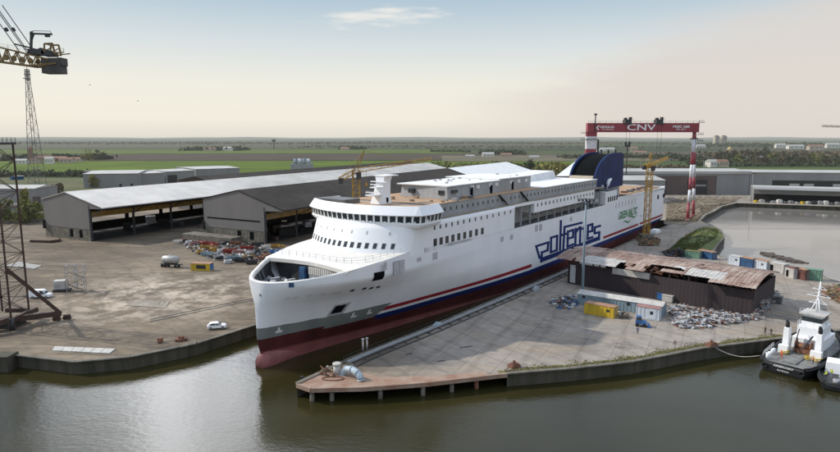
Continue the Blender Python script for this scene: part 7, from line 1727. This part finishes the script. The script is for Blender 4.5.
c = far(31.5, 163); t = thing('bell_tower', 'slim brick bell tower in the village at left', 'tower', c)
b = MB(); b.box(c + Vector((0, 0, 12)), (5, 5, 24)); b.build('shaft', M['tiles'], t); b = MB(); b.prism([c + Vector((-3, -3, 24)), c + Vector((3, -3, 24)), c + Vector((3, 3, 24)), c + Vector((-3, 3, 24))], (0, 0, .6)); b.add([c + Vector(p) for p in ((-2.8, -2.8, 24.6), (2.8, -2.8, 24.6), (2.8, 2.8, 24.6), (-2.8, 2.8, 24.6), (0, 0, 30))], [(0, 1, 4), (1, 2, 4), (2, 3, 4), (3, 0, 4)]); b.build('spire', M['tiles'], t)
c = far(274, 149); t = thing('water_tower', 'mushroom water tower on the far plain left of centre', 'water tower', c)
zs = atY(274, 139.2, c.y).z - c.z
b = MB(); b.tube([c, c + Vector((0, 0, zs * .8))], zs * .07, 12); b.build('stem', M['far_roofdark'], t); b = MB(); b.tube([c + Vector((0, 0, zs * .72)), c + Vector((0, 0, zs * .88)), c + Vector((0, 0, zs))], [zs * .08, zs * .24, zs * .22], 16); b.build('tank', M['far_roofdark'], t)
for k, (px, w_) in enumerate(((716, 9), (723.3, 9))):
    c = far(px, 144.5); zt = atY(px, 136.2, c.y).z; ww = w_ * .5 * c.y / 600
    t = thing('tower_block', ('left', 'right')[k] + ' one of two high-rise blocks on the right horizon', 'tower block', c)
    b = MB(); b.box((c.x, c.y, zt / 2), (ww, ww, zt)); b.build('wall', M['houses'], t); b = MB()
    for j in range(8): b.box((c.x, c.y - ww / 2 - 1, zt * (j + .6) / 8.5), (ww * .8, 1, zt * .04))
    b.build('window_rows', M['far_roofdark'], t); b = MB(); b.box((c.x, c.y, zt + 3), (ww * .6, ww * .6, 6)); b.build('roof_house', M['far_roofdark'], t)
c = far(729.5, 150.5); b = MB(); b.tube([c, c + Vector((0, 0, 9)), c + Vector((0, 0, 13))], [9, 6, 1], 14); tag(b.build('straw_heap', M['glow']), 'bright ochre heap on the plain right of the gantry', 'heap')
# white pitched roof just left of the funnel background and curved hall left of long warehouse
t = thing('warehouse', 'pale roofed hall between the ferry funnel and the far scrub', 'warehouse', at(575, 190))
a = at(556, 176.2, 14); b_ = at(577, 160.5, 24); c_ = at(586, 162, 18); d_ = at(590, 176, 14)
b = MB(); A0, A1, A2, A3 = atY(556, 176, 420), atY(579, 158.5, 640), atY(600, 160, 640), atY(600, 176, 420); b.quad(A0, A1, A2, A3); b.build('roof', M['roofwhite'], t, recalc=False)
b = MB(); 
for p, q in ((A0, A1), (A3, A0)): b.quad(Vector((p.x, p.y, 2.5)), Vector((q.x, q.y, 2.5)), q, p)
b.build('wall', M['gable'], t, recalc=False)
# hall in front of long warehouse (622-665)
hall('warehouse', 'plain grey hall directly behind the ferry stern', (618, 203), (664, 203), 15, 40, M['far_grey'], M['far_roof'], 2.0)
# birds
for k, (px, py) in enumerate(((90, 85), (138, 101))):
    c = atY(px, py, 230); b = MB(); b.tube([c + Vector((-.28, 0, 0)), c, c + Vector((.3, 0, .02))], [.03, .1, .03], 6)
    for s_ in (-1, 1): b.add([c + Vector((-.1, 0, 0)), c + Vector((.12, 0, 0)), c + Vector((.05, s_ * .3, .2)), c + Vector((-.12, s_ * .65, .12))], [(0, 1, 2, 3)])
    tag(b.build('bird', M['black']), ('bird flying higher and further left in the sky', 'bird flying lower and further right in the sky')[k], 'bird')
# fence behind yard at left
t = thing('fence', 'low concrete fence at the back of the left yard', 'fence', at(0, 224)); b = MB(); p0, p1 = at(-20, 225), at(46, 222); b.bar(p0 + Vector((0, 0, .8)), p1 + Vector((0, 0, .8)), .2, 1.6); b.build('panel', M['concrete'], t)
tufts('weeds', [(-30, 224), (44, 221), (46, 214), (-30, 214)], 2500, M['leafgreen'], 1.0, 'weeds and scrub behind the left yard fence', 2.5)

# ================================================================== LIGHT
SUN_EL, SUN_AZ = 36.0, 285.0     # azimuth clockwise from +Y
az = R(SUN_AZ); el = R(SUN_EL)
sd = Vector((math.sin(az) * math.cos(el), math.cos(az) * math.cos(el), math.sin(el)))
sl = bpy.data.lights.new('sun', 'SUN'); sl.energy = 3.6; sl.angle = R(1.2); sl.color = (1.0, .93, .82)
so = bpy.data.objects.new('sun', sl); COL.objects.link(so); so.rotation_euler = sd.to_track_quat('Z', 'Y').to_euler(); so.location = (-50, 50, 200)
w = bpy.data.worlds.new('World'); sc.world = w; w.use_nodes = True
N = w.node_tree.nodes; L = w.node_tree.links; N.clear()
out = N.new('ShaderNodeOutputWorld'); sky = N.new('ShaderNodeTexSky'); sky.sky_type = 'NISHITA'; sky.sun_disc = False; sky.sun_elevation = el; sky.sun_rotation = az; sky.dust_density = 3; sky.ozone_density = 1.5
bg1 = N.new('ShaderNodeBackground'); bg1.inputs['Strength'].default_value = 0.09; L.new(sky.outputs[0], bg1.inputs['Color'])
tc = N.new('ShaderNodeTexCoord'); sp = N.new('ShaderNodeSeparateXYZ'); L.new(tc.outputs['Generated'], sp.inputs[0])
gr = N.new('ShaderNodeValToRGB'); e = gr.color_ramp.elements
stops = [(0.0, (.80, .765, .69)), (.03, (.94, .895, .775)), (.085, (.91, .885, .79)), (.145, (.72, .775, .785)), (.22, (.44, .58, .69)), (.5, (.66, .79, 1.0)), (1.0, (.80, .92, 1.12))]
e[0].position = stops[0][0]; e[0].color = (*stops[0][1], 1); e[1].position = 1; e[1].color = (*stops[-1][1], 1)
for p, c in stops[1:-1]:
    q = e.new(p); q.color = (*c, 1)
L.new(sp.outputs['Z'], gr.inputs['Fac'])
def wmath(op, a, b=None, c=None, clamp=False):
    n = N.new('ShaderNodeMath'); n.operation = op; n.use_clamp = clamp
    for i, v in enumerate((a, b, c)):
        if v is None: continue
        if hasattr(v, 'is_output'): L.new(v, n.inputs[i])
        else: n.inputs[i].default_value = v
    return n.outputs[0]
# clouds: planar projection of the direction
zc = wmath('MAXIMUM', sp.outputs['Z'], .02)
px = wmath('DIVIDE', sp.outputs['X'], wmath('ADD', zc, .12)); py = wmath('DIVIDE', sp.outputs['Y'], wmath('ADD', zc, .12))
cb = N.new('ShaderNodeCombineXYZ'); L.new(px, cb.inputs[0]); L.new(py, cb.inputs[1])
nz = N.new('ShaderNodeTexNoise'); nz.inputs['Scale'].default_value = .5; nz.inputs['Detail'].default_value = 7; nz.inputs['Roughness'].default_value = .58; L.new(cb.outputs[0], nz.inputs['Vector'])
# broad warm cloud sheet on the right with a slanting upper edge, plus soft streaks
mr = N.new('ShaderNodeMapRange'); mr.interpolation_type = 'SMOOTHSTEP'; mr.inputs[1].default_value = -.035; mr.inputs[2].default_value = .05
edge = wmath('SUBTRACT', wmath('MULTIPLY_ADD', sp.outputs['X'], .34, .035), sp.outputs['Z'])
L.new(wmath('ADD', edge, wmath('MULTIPLY_ADD', nz.outputs['Fac'], .22, -.11)), mr.inputs[0])
mrx = N.new('ShaderNodeMapRange'); mrx.interpolation_type = 'SMOOTHSTEP'; mrx.inputs[1].default_value = -.05; mrx.inputs[2].default_value = .35; L.new(sp.outputs['X'], mrx.inputs[0])
mr_out = wmath('MULTIPLY', mr.outputs[0], mrx.outputs[0])
cm = N.new('ShaderNodeMix'); cm.data_type = 'RGBA'; L.new(wmath('MULTIPLY', mr_out, .85), cm.inputs[0]); L.new(gr.outputs['Color'], cm.inputs[6]); cm.inputs[7].default_value = (.76, .70, .65, 1)
# small bright wisp near the top centre
dx_ = wmath('DIVIDE', wmath('ADD', sp.outputs['X'], .062), .10); dz_ = wmath('DIVIDE', wmath('ADD', sp.outputs['Z'], wmath('MULTIPLY_ADD', sp.outputs['X'], -.05, -.192)), .017)
rr_w = wmath('SQRT', wmath('ADD', wmath('MULTIPLY', dx_, dx_), wmath('MULTIPLY', dz_, dz_)))
wmp = N.new('ShaderNodeMapping'); wmp.inputs['Scale'].default_value = (18, 18, 110); L.new(tc.outputs['Generated'], wmp.inputs[0])
wn = N.new('ShaderNodeTexNoise'); wn.inputs['Scale'].default_value = 1.0; wn.inputs['Detail'].default_value = 6; L.new(wmp.outputs[0], wn.inputs['Vector'])
wmr = N.new('ShaderNodeMapRange'); wmr.interpolation_type = 'SMOOTHSTEP'; wmr.inputs[1].default_value = 1.0; wmr.inputs[2].default_value = .1; L.new(wmath('ADD', rr_w, wmath('MULTIPLY_ADD', wn.outputs['Fac'], -2.2, 1.1)), wmr.inputs[0])
cmw = N.new('ShaderNodeMix'); cmw.data_type = 'RGBA'; L.new(wmath('MULTIPLY', wmr.outputs[0], .8), cmw.inputs[0]); L.new(cm.outputs[2], cmw.inputs[6]); cmw.inputs[7].default_value = (.93, .90, .84, 1)
# bright sunlit cloud bank high to the left, above the frame (it is what the river mirrors)
gd = Vector((math.sin(R(-23)) * math.cos(R(27)), math.cos(R(-23)) * math.cos(R(27)), math.sin(R(27))))
dt = N.new('ShaderNodeVectorMath'); dt.operation = 'DOT_PRODUCT'; L.new(tc.outputs['Generated'], dt.inputs[0]); dt.inputs[1].default_value = gd
g2 = N.new('ShaderNodeMapRange'); g2.interpolation_type = 'SMOOTHSTEP'; g2.inputs[1].default_value = .970; g2.inputs[2].default_value = .999; g2.inputs[3].default_value = 0; g2.inputs[4].default_value = 7.5; L.new(dt.outputs['Value'], g2.inputs[0])
gl = N.new('ShaderNodeMix'); gl.data_type = 'RGBA'; gl.blend_type = 'ADD'; gl.inputs[0].default_value = 1; gl.inputs[6].default_value = (0, 0, 0, 1); L.new(cmw.outputs[2], gl.inputs[6])
gv = N.new('ShaderNodeVectorMath'); gv.operation = 'SCALE'; gv.inputs[0].default_value = (.97, .97, 1.0); gn = N.new('ShaderNodeTexNoise'); gn.inputs['Scale'].default_value = 7; gn.inputs['Detail'].default_value = 5; L.new(tc.outputs['Generated'], gn.inputs['Vector'])
gnr = N.new('ShaderNodeMapRange'); gnr.interpolation_type = 'SMOOTHSTEP'; gnr.inputs[1].default_value = .36; gnr.inputs[2].default_value = .66; gnr.inputs[3].default_value = .12; gnr.inputs[4].default_value = 1.15; L.new(gn.outputs['Fac'], gnr.inputs[0])
L.new(wmath('MULTIPLY', g2.outputs[0], gnr.outputs[0]), gv.inputs['Scale']); L.new(gv.outputs[0], gl.inputs[7])
bg2 = N.new('ShaderNodeBackground'); L.new(gl.outputs[2], bg2.inputs['Color']); bg2.inputs['Strength'].default_value = 1.0
mx = N.new('ShaderNodeMixShader'); mx.inputs[0].default_value = .93; L.new(bg1.outputs[0], mx.inputs[1]); L.new(bg2.outputs[0], mx.inputs[2]); L.new(mx.outputs[0], out.inputs['Surface'])
sc.view_settings.view_transform = 'Standard'; sc.view_settings.look = 'None'; sc.view_settings.exposure = 0; sc.view_settings.gamma = 1
sc.render.engine = 'CYCLES'
sc.render.resolution_x = 1024; sc.render.resolution_y = 551
